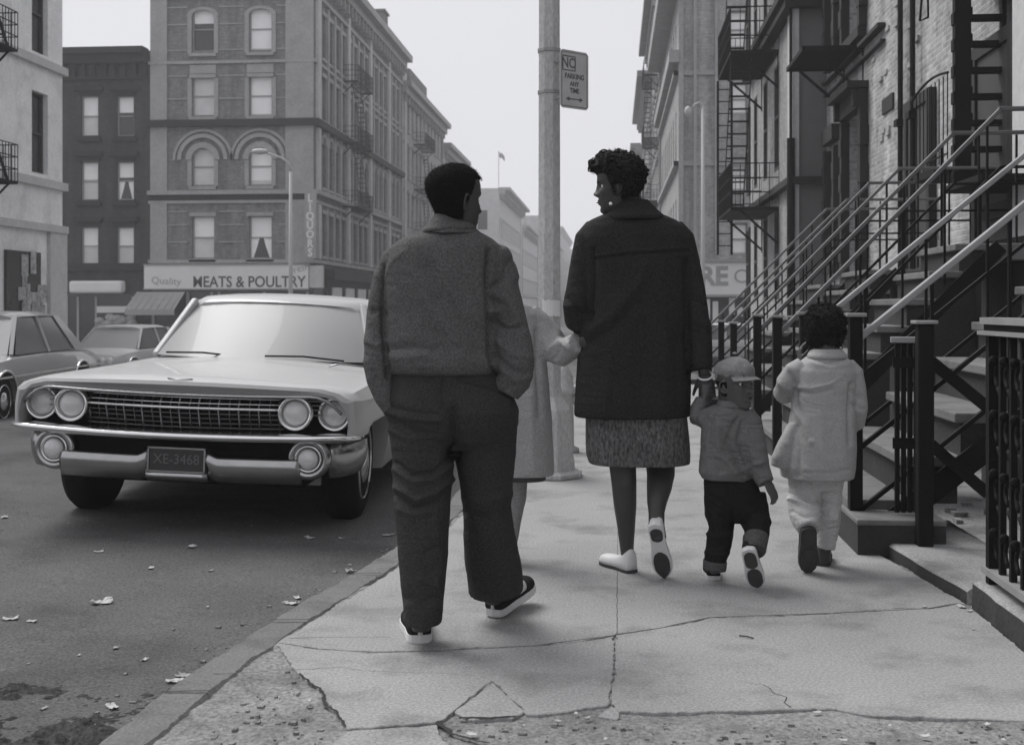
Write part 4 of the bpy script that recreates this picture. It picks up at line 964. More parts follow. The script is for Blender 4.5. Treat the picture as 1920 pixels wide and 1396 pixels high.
def sedan(label, u, v, ang, paint, zoff=0, w_=.92, L_=4.9, h=1.42, front=True, group=None):
    root = empty('parked_car', (u, v, gz(v)-.13+zoff), label, 'car', group, rot=(0, 0, ang))
    def ring(y, zc, xf, xs, zs=.6, b=.24): return half_ring(y, [(0, zc), (xf*.5, zc-.005), (xf*.9, zc-.03), (xf, zc-.06), (xs, zs+.06), (xs, zs-.08), (xs-.04, .3), (xs-.15, b), (0, b)])
    k = w_
    rings = [ring(.0, .70, k*.80, k*.88, .5), ring(.1, .80, k*.88, k*.95), ring(.8, .86, k*.92, k), ring(1.35, .89, k*.92, k), ring(2.5, .90, k*.92, k), ring(3.6, .89, k*.92, k), ring(L_-.4, .86, k*.88, k*.97), ring(L_-.05, .80, k*.84, k*.92), ring(L_, .68, k*.78, k*.86, .5)]
    body = local_build(solid_loft(rings), root, 'body', M[paint]); cut = []
    for yy in (.85, L_-1.15):
        for s_ in (-1, 1):
            c3 = MB(); pp = [(.38, -.3)]+[(cos(a)*.38, max(sin(a), 0)*.36) for a in [pi*q/14 for q in range(15)]]+[(-.38, -.3)]
            x0, x1 = (k-.27, 1.3) if s_ > 0 else (-1.3, -k+.27)
            n_ = len(pp); c3.v = [(x0, yy+a, .33+b) for a, b in pp]+[(x1, yy+a, .33+b) for a, b in pp]
            c3.f = [tuple(range(n_)), tuple(reversed(range(n_, 2*n_)))]+[(i+n_, (i+1) % n_+n_, (i+1) % n_, i) for i in range(n_)]
            q = local_build(c3, root, 'cut', None); q.parent = None; q.matrix_parent_inverse = Matrix(); cut.append(q)
            mb = MB(); mb.tube([(s_*(k+.005), yy+cos(pi*t/14)*.39, .33+sin(pi*t/14)*.37) for t in range(15)], .018, 6); local_build(mb, root, 'arch_trim', M['chrome'], smooth=True)
    bool_cut(body, cut); body.data.materials.clear(); body.data.materials.append(M[paint]); smooth_angle(body, 35)
    def rr(y, x, z): return half_ring(y, [(0, z), (x*.7, z-.01), (x*.95, z-.04), (x, z-.07), (x-.03, z-.08), (0, z-.05)])
    o = local_build(solid_loft([rr(1.98, .56, h-.03), rr(2.15, .62, h), rr(2.8, .64, h+.01), rr(3.3, .62, h), rr(3.55, .58, h-.04)]), root, 'roof', M[paint]); smooth_angle(o, 45)
    G = [((-.72, 1.42, .87), (.72, 1.42, .87), (.57, 2.02, h-.07), (-.57, 2.02, h-.07), 'windscreen', 'wind'), ((-.70, 4.15, .87), (.70, 4.15, .87), (.56, 3.52, h-.08), (-.56, 3.52, h-.08), 'rear_window', 'sideglass')]
    for s_ in (-1, 1): G.append(((s_*.79, 1.5, .87), (s_*.79, 4.05, .87), (s_*.60, 3.5, h-.07), (s_*.60, 2.05, h-.07), 'side_window', 'sideglass'))
    for a, b, c, d, nm, m_ in G: mb = MB(); mb.v = [a, b, c, d]; mb.f = [(0, 1, 2, 3)]; local_build(mb, root, nm, M[m_])
    for s_ in (-1, 1):
        mb = MB(); mb.beam((s_*.76, 1.44, .86), (s_*.585, 2.04, h-.06), .05, .05); local_build(mb, root, 'windscreen_pillar', M[paint])
        mb = MB(); mb.beam((s_*.79, 2.72, .86), (s_*.605, 2.72, h-.06), .09, .03); local_build(mb, root, 'door_pillar', M[paint])
        mb = MB(); mb.prism([(4.2, .86), (3.75, .86), (3.38, h-.06), (3.6, h-.06)], lambda a, b, t: (s_*(.795-.40*(b-.86)+t), a, b), .02); local_build(mb, root, 'rear_pillar', M[paint])
        mb = MB(); mb.beam((s_*(k+.004), .4, .62), (s_*(k+.004), L_-.3, .62), .012, .025); local_build(mb, root, 'side_trim', M['chrome'])
        wheel(root, s_*(k-.11), .85, .33, .18); wheel(root, s_*(k-.11), L_-1.15, .33, .18)
        for x in (.72, .54):
            mb = MB(); mb.lathe([(.07, .06), (.085, .03), (.08, -.01), (.04, -.02), (.001, -.02)], (s_*x, .0, .64), 20, 'y'); local_build(mb, root, 'headlight', M['lens'], smooth=True)
    mb = MB(); mb.box(-k*.93, k*.93, -.10, .05, .42, .54); local_build(mb, root, 'bumper', M['chrome'], bevel=.02)
    mb = MB(); mb.box(-k*.9, k*.9, L_-.03, L_+.1, .42, .54); local_build(mb, root, 'bumper', M['chrome'], bevel=.02)
    mb = MB()
    for z in (.58, .62, .66, .70): mb.box(-.45, .45, -.02, .02, z, z+.012)
    local_build(mb, root, 'grille', M['chrome'])
    return root
sedan('grey sedan half cut off by the left edge', -8.15, 12.7, 0.13, 'paint_m', -.1)
sedan('small pale car far back in front of the striped shop awning', -12.0, 25.5, -.02, 'paint_l', -.1)
sedan('pale car crossing behind the far stair railings on the right', 6.5, 41, pi/2, 'paint_l', .25)
# ================================================================== STREET FURNITURE, STOOPS, FIRE ESCAPES
F_, R_c = V((-SA, CA, 0)), V((CA, SA, 0))
# ---- lamp post on the pavement edge
LP = W(1030, 893, 7.9); LP.z = 0
lamp = empty('street_lamp', LP, 'thick octagonal steel lamp post on a flared base between the man and the woman', 'lamp post')
mb = MB(); mb.lathe([(.23, 0), (.235, .012), (.235, .035), (.205, .045), (.20, .05)], LP, 8); mb.build('base_plate', M['pole'], lamp, bevel=.006)
mb = MB(); mb.lathe([(.185, .045), (.180, .10), (.172, .14), (.160, .40), (.148, .455), (.12, .50), (.095, .54), (.085, .60)], LP, 8); mb.build('base_cover', M['pole'], lamp, bevel=.006)
mb = MB(); mb.lathe([(.082, .55), (.0785, 1.5), (.0745, 3.2), (.06, 8.0)], LP, 8); mb.build('shaft', M['pole'], lamp, bevel=.004)
mb = MB(); mb.tube([LP+V((0, 0, 7.9)), LP+V((-.5, 0, 8.35)), LP+V((-1.6, 0, 8.6)), LP+V((-2.4, 0, 8.6))], [.05, .045, .04, .035], 8); mb.build('arm', M['pole'], lamp, smooth=True)
mb = MB(); mb.ell(LP+V((-2.7, 0, 8.56)), (.38, .17, .12)); mb.build('lamp_head', M['pole'], lamp, smooth=True)
for z in (2.86, 2.58):
    mb = MB(); mb.lathe([(.081, z-.012), (.083, z-.01), (.083, z+.01), (.081, z+.012)], LP, 8); mb.build('clamp_band', M['frame_w'], lamp)
mb = MB(); mb.prism([(.155, .05), (.155, .33), (.09, .33), (.09, .05)], lambda a, b, d: LP+R_c*(a-.12)*.6-F_*(.163-.03*b/.33+d)+V((0, 0, b+.08)), .006); mb.build('access_door', M['pole'], lamp)
# remains of a pasted notice round the shaft
e = empty('pasted_notice', LP+V((0, 0, 1.13)), 'torn pale notice pasted round the lamp post above the child in the light coat', 'notice')
for (a, b, r, zc, hz, jj) in ((-2.2, -.5, .086, 1.13, .055, 1), (-.3, .35, .0865, 1.14, .06, 2)):
    mb = MB(); n = 14
    for k in range(n+1):
        t = a+(b-a)*k/n; jt = noise.noise(V((k*.7, jj, 0)))*.02; jb = noise.noise(V((k*.7, jj, 5)))*.02
        for z in (zc-hz+jb, zc+hz+jt):
            d_ = R_c*cos(t)+F_*sin(t); rr_ = .0835+.002*(k % 2)
            mb.v.append(tuple(LP+d_*rr_+V((0, 0, z))))
    mb.f = [(2*k, 2*k+2, 2*k+3, 2*k+1) for k in range(n)]; mb.build('paper', M['signw'], e, fix=False)
# parking sign
sg = empty('parking_sign', LP+V((0, 0, 2.7)), 'small no parking sign clamped high on the lamp post', 'sign')
sc_ = W(1077, 150, 7.83); ang = YAW-radians(-38)
sx_ = V((cos(ang), sin(ang), 0)); sn = V((sin(ang), -cos(ang), 0))
hw, hh = .125, .193
def SP(a, b, d=0): return sc_+sx_*a+V((0, 0, b))+sn*d
P = [(-hw, -hh+.02), (-hw+.02, -hh), (hw-.02, -hh), (hw, -hh+.02), (hw, hh-.02), (hw-.02, hh), (-hw+.02, hh), (-hw, hh-.02)]
mb = MB(); mb.prism(P, lambda a, b, d: SP(a, b, -d), .004); mb.build('sign_plate', mat('faded sign enamel', .5, .6, .2, 9), sg)
M['sgnink'] = mat('faded sign lettering', .13, .7, .3, 20)
def frame_line(mb, a0, a1, b0, b1, w_): 
    for q in ((a0, a1, b0, b0+w_), (a0, a1, b1-w_, b1), (a0, a0+w_, b0+w_, b1-w_), (a1-w_, a1, b0+w_, b1-w_)):
        mb.prism([(q[0], q[2]), (q[1], q[2]), (q[1], q[3]), (q[0], q[3])], lambda a, b, d: SP(a, b, .001+d), .001)
mb = MB(); frame_line(mb, -hw+.012, hw-.012, -hh+.012, hh-.012, .004); frame_line(mb, -.105, .01, .055, .155, .007)
mb.build('sign_border', M['sgnink'], sg)
for s_, size, a, b in (('NO', .095, -.048, .105), ('PARKING', .048, .0, .02), ('ANY', .045, .0, -.03), ('TIME', .045, 0, -.075)):
    text('sign_letters', s_, size, M['sgnink'], sg, SP(a, b, .0015), (pi/2, 0, ang), .0006, .85, .0012)
mb = MB()
mb.prism([(-.05, -.126), (.05, -.126), (.05, -.134), (-.05, -.134)], lambda a, b, d: SP(a, b, .001+d), .001)
for s_ in (-1, 1): mb.prism([(s_*.075, -.13), (s_*.045, -.115), (s_*.045, -.145)], lambda a, b, d: SP(a, b, .001+d), .001)
mb.build('arrow', M['sgnink'], sg)
for b in (.12, -.12):
    mb = MB(); mb.beam(SP(-.10, b, -.006), LP+V((0, 0, sc_.z+b)), .02, .012); mb.build('bracket', M['iron_lit'], sg)

# ---- hydrant behind the post
HP = W(1053, 840, 9.3); HP.z = gz(HP.y)
hy = empty('fire_hydrant', HP, 'cast iron fire hydrant standing behind the lamp post base', 'hydrant')
mb = MB(); mb.lathe([(.14, 0), (.14, .03), (.10, .05), (.095, .45), (.12, .47), (.12, .50), (.095, .52), (.09, .60), (.05, .68), (.03, .70), (.03, .74), (.001, .745)], HP, 20); mb.build('barrel', M['pole'], hy, smooth=True)
for s_ in (-1, 1):
    mb = MB(); mb.lathe([(.045, 0), (.045, .13), (.055, .135), (.055, .17), (.02, .175), (.02, .2), (.001, .2)], (0, 0, 0), 12, 'y'); mb.v = [tuple(HP+V((s_*q[1], q[0], q[2]+.42))) for q in mb.v]; mb.build('outlet_cap', M['pole'], hy, smooth=True)

# ---- distant street lamps
M['pole_far'] = mat('pale lamp paint', .42, .6, .15, 2)
for lab, base, px, top, arm in (('thin pale lamp post with curved arm in front of the meat shop', 46, 545, 322, [(545, 322), (541, 305), (528, 296), (510, 290), (495, 285)]),
                           ('pale lamp post with short hooked arm against the large block on the right', 45, 1318, 200, [(1318, 215), (1317, 198), (1311, 192), (1303, 196), (1298, 203)])):
    b0 = W(px, 640, base); b0.z = gz(b0.y)
    e = empty('street_lamp', b0, lab, 'lamp post')
    mb = MB(); mb.tube([b0, W(px, 500, base), W(px, top, base)], [.10, .08, .055], 10); mb.build('shaft', M['pole_far'], e, smooth=True)
    mb = MB(); mb.lathe([(.24, 0), (.22, .5), (.14, .7)], b0, 10); mb.build('base_cover', M['pole_far'], e)
    mb = MB(); mb.tube([W(x, y, base) for x, y in arm], .045, 8); mb.build('arm', M['pole_far'], e, smooth=True)
    p = W(arm[-1][0]-8, arm[-1][1]-1 if px < 900 else arm[-1][1]+6, base); mb = MB(); mb.ell(p, (.34, .16, .12) if px < 900 else (.14, .14, .2)); mb.build('lamp_head', M['pole_far'], e, smooth=True)

# ---- stoops
def bar(mb, a, b, t): mb.beam(a, b, t, t)
def stoop(label, u0, v0, v1, z0, n, rise, run, slope, top, nrail, land_u=3.99, newel=.065, rail_m='iron_lit', lower=(.50,), base_h=.0, bal=.26, side=False):
    e = empty('stoop', (u0, (v0+v1)/2, z0), label, 'stoop', 'stoops with iron railings')
    for k in range(n):
        u = u0+run*k; z = z0+rise*(k+1)
        mb = MB(); w0, w1 = v0+.06, v1-.06
        mb.box(u-.025, u+run+.03, w0-.03, w1+.03, z-.05, z)
        o = mb.build('step', M['tread'], e, bevel=.008)
        mb = MB(); mb.box(u+.01, u+run-.005, w0, w1, max(z-rise-.02, z0-.3 if k == 0 else -9), z-.052); mb.build('riser', M['stone_dark_shaded'], o)
    ul = u0+run*n; zl = z0+rise*n
    mb = MB(); mb.box(ul+.035, land_u, v0+.02, v1-.02, zl-.12, zl+.001); mb.build('landing', M['tread'], e, bevel=.008)
    mb = MB(); mb.box(ul+.3, land_u-.003, v0+.08, v1-.08, z0-1.2, zl-.125); mb.build('landing_wall', M['stone_dark_shaded'], e)
    for s_, v in ((0, v0), (1, v1)):
        dz = 0; nz = z0+top
        r = MB()
        L0 = V((u0+.08, v, nz-.02)); ue = ul+.1; L1 = V((ue, v, nz-.02+slope*(ue-u0-.08))); L2 = V((land_u, v, L1.z))
        mb = MB(); mb.beam(V((u0+.02, v, nz-.02-slope*.06)), L1, .05, .03, ext=.0); mb.beam(L1-V((.02, 0, 0)), L2, .05, .03)
        ro = mb.build('handrail', M[rail_m], e, bevel=.006)
        mb = MB()
        for lo in lower:
            mb.beam(L0-V((.08, 0, lo+.08*slope)), L1-V((0, 0, lo)), .03, .02); mb.beam(L1-V((0, 0, lo)), L2-V((0, 0, lo)), .03, .02)
        mb.beam(V((u0+.1, v, z0+.05)), V((ul+.1, v, zl-.02)), .02, .11)      # stringer
        x = u0+bal
        while x < land_u-.05:
            zt = L0.z+slope*(min(x, ue)-L0.x)-.02; zb = max(z0, z0+rise/run*(min(x, ul)-u0)+.02)
            mb.box(x-.008, x+.008, v-.008, v+.008, zb, zt); x += bal
        mb.build('balusters', M['iron'], ro)
        mb = MB(); mb.box(u0-newel/2, u0+newel/2, v-newel/2, v+newel/2, z0+base_h, nz+.03); nw = mb.build('newel_post', M['iron'], e, bevel=.006)
        mb = MB(); mb.box(u0-newel*.75, u0+newel*.75, v-newel*.75, v+newel*.75, nz+.032, nz+.05); mb.build('post_cap', M['iron_lit'], nw, bevel=.004)
    return e
s1 = stoop('nearest stoop, with two handrails coloured as if lit, rising out of the right edge', 1.16, 5.77, 7.27, 0, 9, .21, .25, .83, 1.06, 2, newel=.062, base_h=.165, lower=(.53, .83), bal=.36)
mb = MB(); mb.box(1.116, 1.52, 5.51, 7.36, .135, .163); mb.build('base_block', M['tread'], s1, bevel=.008)
mb = MB(); mb.box(1.120, 1.516, 5.514, 7.35, -.3, .1348); mb.build('block_side', M['stone_dark_shaded'], s1)  # dark painted block, with shade on its sides put into the colour
mb = MB()
P5 = lambda x, y, v: V((onV(x, y, v)[0], v, onV(x, y, v)[1]))
for a, b in (((1744, 676), (1850, 762)), ((1744, 832), (1852, 925)), ): mb.beam(P5(*a, 5.70), P5(*b, 5.70), .02, .055)
mb.build('brace', M['iron'], s1)
stoop('second stoop from the camera, behind the running child, with thin iron rails', 1.2, 8.77, 9.96, 0, 8, .2, .187, 1.03, 1.03, 2, rail_m='iron_mid', lower=(.42,), bal=.3)
stoop('third stoop from the camera, past the toddler with the cap', 1.2, 11.9, 13.25, gz(12), 8, .2, .19, 1.03, 1.03, 2, rail_m='iron_mid', lower=(.42,), bal=.3)
stoop('fourth and farthest visible stoop, its rails beside the sleeve of the woman', 1.2, 14.9, 16.3, gz(15), 8, .2, .2, 1.0, 1.05, 2, rail_m='iron_mid', lower=(.42,), bal=.3)
# dark doorways at the landings and basement
for lb, v0, v1, zb in (('dark door', 8.9, 9.85, 1.6), ('dark door', 12.05, 13.1, 1.5), ('dark door', 15.1, 16.1, 1.42), ('dark door', 5.95, 7.1, 1.9)):
    mb = MB(); mb.box(3.93, 3.998, v0, v1, zb+.01, zb+2.3); d = mb.build('door', M['door'] if 'door' in M else M['frame_d'], nr)
    mb = MB(); mb.box(3.90, 3.998, v0-.14, v0-.005, zb+.01, zb+2.45); mb.box(3.90, 3.998, v1+.005, v1+.14, zb+.01, zb+2.45); mb.box(3.90, 3.998, v0-.004, v1+.004, zb+2.305, zb+2.45); mb.build('door_frame', M['trim_dark'], d)
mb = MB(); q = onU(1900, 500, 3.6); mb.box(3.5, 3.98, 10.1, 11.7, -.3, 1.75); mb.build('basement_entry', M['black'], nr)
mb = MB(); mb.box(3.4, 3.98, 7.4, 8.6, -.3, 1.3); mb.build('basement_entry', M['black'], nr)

# ---- gate beside the nearest stoop
gp = W(1733, 1022, 5.34); gp.z = .055
gt = empty('iron_gate', gp, 'narrow barred iron gate with a tall square post on the stone coping', 'gate')
mb = MB(); mb.box(gp.x-.034, gp.x+.034, gp.y-.034, gp.y+.034, .05, 1.06); mb.build('post', M['iron'], gt, bevel=.008)
mb = MB(); mb.box(gp.x-.05, gp.x+.05, gp.y-.05, gp.y+.05, 1.062, 1.078); mb.build('post_cap', M['iron_lit'], gt, bevel=.004)
bars = [W(x, 640, 5.52) for x in (1682, 1694, 1706, 1718)]
for p in bars: mb = MB(); mb.box(p.x-.010, p.x+.010, p.y-.010, p.y+.010, .175, .97); mb.build('bar', M['iron'], gt)
mb = MB(); a, b = bars[0], bars[-1]; mb.beam(V((a.x-.03, a.y, .985)), V((b.x+.04, b.y-.03, .985)), .05, .028); mb.build('top_rail', M['iron_lit'], gt, bevel=.004)
for z in (.50, .88): mb = MB(); mb.beam(V((a.x-.02, a.y, z)), V((b.x+.04, b.y-.03, z)), .025, .05); mb.build('cross_rail', M['iron'], gt)

# ---- ornate fence at the right edge
fu = 1.42
fe = empty('iron_fence', (fu, 4.5, .1), 'ornate cast iron fence with scrolls at the right edge of the photograph', 'fence')
for u, v1, nm in ((fu, 4.55, 0), (fu+.30, 4.75, 1)):
    vv = v1; k = 0
    while vv > 3.0:
        mb = MB(); t = .019 if k == 0 else .011; mb.box(u-t, u+t, vv-t, vv+t, .06 if k == 0 else .14, 1.03); mb.build('bar', M['iron'], fe); vv -= .115; k += 1
for k in range(5):
    v = 4.49-.115*k; mb = MB()
    for zc in (.30, .52, .74, .94):
        pts = [V((fu+.006*sin(t*3), v+.042*sin(t*2*pi)*(1-.25*t), zc-.10+.20*t)) for t in [j/14 for j in range(15)]]; mb.tube(pts, .008, 6)
        mb.lathe([(.001, -.006), (.02, -.005), (.02, .005), (.001, .006)], V((fu-.012, v, zc)), 8, 'y')
    mb.build('scroll', M['iron_sheen'] if 'iron_sheen' in M else M['iron'], fe, smooth=True)
for z0, z1, d, m_ in ((1.035, 1.05, .045, 'iron_lit'), (1.075, 1.10, .035, 'iron_lit'), (1.05, 1.075, .02, 'iron'), (.135, .16, .03, 'iron_lit')):
    mb = MB(); mb.box(fu-d, fu+d, 3.0, 4.59, z0, z1); mb.build('rail', M[m_], fe)

# ---- fire escapes
def slats(mb, u0, u1, v0, v1, z, step=.10):
    mb.box(u0, u0+.02, v0, v1, z-.05, z+.02); mb.box(u1-.03, u1-.01, v0, v1, z-.05, z+.02); mb.box(u0, u1, v0, v0+.02, z-.05, z+.02); mb.box(u0, u1, v1-.02, v1, z-.05, z+.02)
    v = v0+step
    while v < v1-.02: mb.box(u0+.02, u1-.03, v, v+.035, z-.02, z+.004); v += step
def fescape(parent, uo, uw, v0, v1, levels, stair=True, drop=None, sgn=1, dense=.10, rail=True):
    fo = []
    for i, z in enumerate(levels):
        mb = MB(); slats(mb, min(uo, uw), max(uo, uw), v0, v1, z, dense); fl = mb.build('fire_escape_floor', M['iron'], parent)
        mb = MB(); hs = [.32, .62, .92] if rail else []
        for h in hs:
            mb.beam((uo, v0, z+h), (uo, v1, z+h), .022, .022); mb.beam((uo, v0, z+h), (uw, v0, z+h), .022, .022); mb.beam((uo, v1, z+h), (uw, v1, z+h), .022, .022)
        n = max(2, int((v1-v0)/.14))
        for k in range(n+1 if rail else 0): v = v0+(v1-v0)*k/n; mb.box(uo-.008, uo+.008, v-.008, v+.008, z, z+.92)
        for k in range(6 if rail else 0):
            u = uo+(uw-uo)*k/5
            for v in (v0, v1): mb.box(u-.007, u+.007, v-.007, v+.007, z, z+.92)
        if rail: mb.build('fire_escape_railing', M['iron'], fl)
        for v in (v0+.1, v1-.1):
            mb = MB(); mb.beam((uw, v, z-.75), (uo+(uw-uo)*.2, v, z-.04), .035, .045); mb.beam((uw-.0 if sgn > 0 else uw, v, z-.8), (uw, v, z-.02), .035, .035); mb.build('bracket', M['iron'], fl)
    if stair:
        for i in range(len(levels)-1):
            z0, z1 = levels[i], levels[i+1]; mb = MB(); um = uo+(uw-uo)*.22; us = (uo+(uw-uo)*.08, uo+(uw-uo)*.52)
            a0 = v1-.35; a1 = v0+.65 if v1-v0 > 1.6 else v0+.2
            for u in us: mb.beam((u, a0, z0), (u, a1, z1), .015, .12)
            n = int((z1-z0)/.25)
            for k in range(1, n): t = k/n; mb.box(min(us), max(us), a0+(a1-a0)*t-.07, a0+(a1-a0)*t+.07, z0+(z1-z0)*t-.012, z0+(z1-z0)*t+.012)
            mb.build('fire_escape_stairs', M['iron'], parent)
    if drop:
        z0, z1, v = drop; mb = MB()
        for du in (-.0, .32*sgn): mb.box(uo+du-.025, uo+du+.025, v-.02, v+.02, z0, z1)
        z = z0+.2
        while z < z1: mb.box(min(uo, uo+.32*sgn), max(uo, uo+.32*sgn), v-.012, v+.012, z, z+.025); z += .28
        mb.build('drop_ladder', M['iron'], parent)
fescape(pr, 2.43, 3.42, 24.7, 27.6, [3.2, 6.45, 9.7, 12.9], drop=(2.35, 6.4, 27.7))
fescape(nr, 3.02, 4.0, 19.15, 20.9, [5.30], stair=False, dense=.08, rail=False)
mb = MB()
mb.box(3.92, 3.998, 17.7, 22.4, 5.05, 5.09); mb.box(3.88, 3.998, 17.7, 22.4, 5.27, 5.33); mb.build('wall_ledge', M['trim_dark'], nr)
# solid plate under the lowest platform as it looks from below
mb = MB(); mb.box(2.46, 3.40, 24.75, 27.55, 3.145, 3.165); mb.build('platform_plate', M['iron'], pr)
# escape stair and ladder on the near wall, with its balcony railing
vL = 12.35; mb = MB(); mb.box(3.47, 3.63, vL-.05, vL+.05, 2.35, 9)
for k in range(24): mb.box(3.455, 3.47, vL-.05, vL+.05, 2.4+k*.27, 2.4+k*.27+.12); mb.box(3.63, 3.645, vL-.05, vL+.05, 2.45+k*.27, 2.45+k*.27+.12)
mb.build('escape_column', M['iron'], nr)
mb = MB(); mb.box(3.94, 3.985, vL-.03, vL+.03, 2.35, 9)
z = 2.45
while z < 9: mb.box(3.64, 3.94, vL-.06, vL+.06, z, z+.055); z += .268
mb.build('escape_ladder', M['iron'], nr)
mb = MB(); mb.box(3.3, 3.99, 12.45, 13.3, 2.50, 2.58); mb.box(3.3, 3.99, 10.9, 12.2, 2.28, 2.34); mb.build('escape_balcony', M['iron'], nr)
mb = MB()
for k in range(9): v = 11.95+k*.15; mb.box(3.294, 3.304, v, v+.010, 2.58, 3.45)
mb.tube([(3.3, 11.95+.15*k, 3.46+.05*sin(k/8*pi)) for k in range(9)], .014, 6); mb.beam((3.3, 11.95, 2.66), (3.3, 13.15, 2.66), .015, .015)
mb.tube([(3.3, 13.15, 3.46), (3.28, 13.25, 3.40), (3.28, 13.32, 3.46)], .014, 6)
mb.build('balcony_railing', M['iron'], nr)
mb = MB(); mb.tube([(3.35, 12.3, 5.6), (3.3, 12.7, 4.6), (3.32, 12.75, 4.2)], .012, 6); mb.tube([(3.3, 12.2, 6.5), (3.22, 12.7, 4.15), (3.32, 12.75, 4.2)], .012, 6); mb.build('stay_rod', M['iron'], nr)
# fire escapes on the left hand buildings
fescape(cb, -14.6, -15.5, 66.3, 70.5, [6.9, 10.6, 14.1], sgn=-1, dense=.3)
fescape(r1, -14.6, -15.5, 90.5, 95.5, [6.8, 10.3, 13.8], sgn=-1, dense=.4)
fescape(nb, -14.6, -15.5, vend-7.4, vend-4.2, [4.2, 7.45, 10.7], sgn=-1, dense=.10)
e_r = [o for o in bpy.data.objects if o.get('label', '').startswith('tenement with iron balconies')][0]
fescape(e_r, 1.75, 2.65, 67.5, 72, [3.6, 7.2, 10.8, 14.4], dense=.3)
# ================================================================== PEOPLE
M['skin'] = mat('dark brown skin', .052, .5, .12, 12, .08, 120, tint=(1.04, .99, .96), spec=.4)
M['hair'] = mat('black hair', .011, .95, .5, 60, 1.0, 220, spec=.15)
M['hair_curl'] = mat('curly hair', .020, .9, .5, 50, 1.0, 160, spec=.3)
def cloth(name, v, r=.95, var=.16, weave=520, fine=.3, b=.35, sc=9, wr=.22): 
    m = mat(name, v, r, var, sc, b, 160, fine=fine*2.4, fscale=150, spec=.12, wr=wr); return m
M['jacket'] = cloth('grey wool jacket', .098, fine=.38, weave=420); M['jacket_arm'] = M['jacket']
M['trouser'] = cloth('dark trousers', .040, fine=.35, weave=600)
M['coat_w'] = cloth('charcoal wool coat', .027, fine=.45, weave=380)
M['tweed'] = mat('tweed skirt', .105, .95, .35, 60, .5, 120, fine=1.5, fscale=75, spec=.1, stretch=(1.3, 1.3, .55))
M['toddler_jacket'] = cloth('olive child jacket', .14, .8, fine=.15, b=.2, wr=.5)
M['cap'] = cloth('cloth cap', .25, fine=.2)
M['toddler_trouser'] = cloth('dark child trousers', .016)
M['cuff'] = cloth('turned up cuff', .085)
M['coat_g'] = cloth('light cotton coat', .34, .8, fine=.14, b=.15, var=.10, wr=.16)
M['coat_l'] = cloth('pale child coat', .36, .85, fine=.2)
M['pants_l'] = cloth('light trousers', .52, .8, fine=.15, wr=.5)
M['pants_g'] = cloth('grey leggings', .24)
M['canvas'] = cloth('dark canvas shoe', .02); M['rubber_w'] = mat('white rubber sole', .62, .6, .15, 20)
M['leather_w'] = mat('white leather shoe', .66, .45, .12, 14); M['sole_d'] = mat('dark worn sole', .045, .8, .35, 30)
M['eye_w'] = mat('eye white', .6, .2, .02); M['eye_d'] = mat('iris', .008, .1, .02); M['pearl'] = mat('pearl', .8, .2, .02)
M['stocking'] = mat('sheer stocking leg', .045, .42, .12, 8, spec=.5)

def toW(d): return R_c*d[0]+F_*d[1]+V((0, 0, d[2]))        # camera-aligned direction -> world
def limb(mb, L, n=22, e=2.2, flat=False):
    C = [W(q[0], q[1], q[2]) for q in L]; n0 = len(mb.v)
    for i, q in enumerate(L):
        t = (C[min(i+1, len(C)-1)]-C[max(i-1, 0)]).normalized()
        if flat: sd, dp = R_c, F_
        else:
            dp = F_-t*F_.dot(t)
            if dp.length < .35: dp = V((0, 0, -1))-t*t.dot(V((0, 0, -1)))
            dp.normalize(); sd = t.cross(dp).normalized()
        a = q[3]*q[2]/FP; b = q[4]
        for k in range(n):
            th = 2*pi*k/n; c_, s_ = cos(th), sin(th)
            x = math.copysign(abs(c_)**(2/e), c_); y = math.copysign(abs(s_)**(2/e), s_)
            mb.v.append(tuple(C[i]+sd*a*x+dp*b*y))
    m = len(L)
    for i in range(m-1):
        for k in range(n): p = n0+i*n+k; q_ = n0+i*n+(k+1) % n; mb.f.append((p, q_, q_+n, p+n))
    mb.f.append(tuple(n0+k for k in reversed(range(n)))); mb.f.append(tuple(n0+(m-1)*n+k for k in range(n)))
    return mb
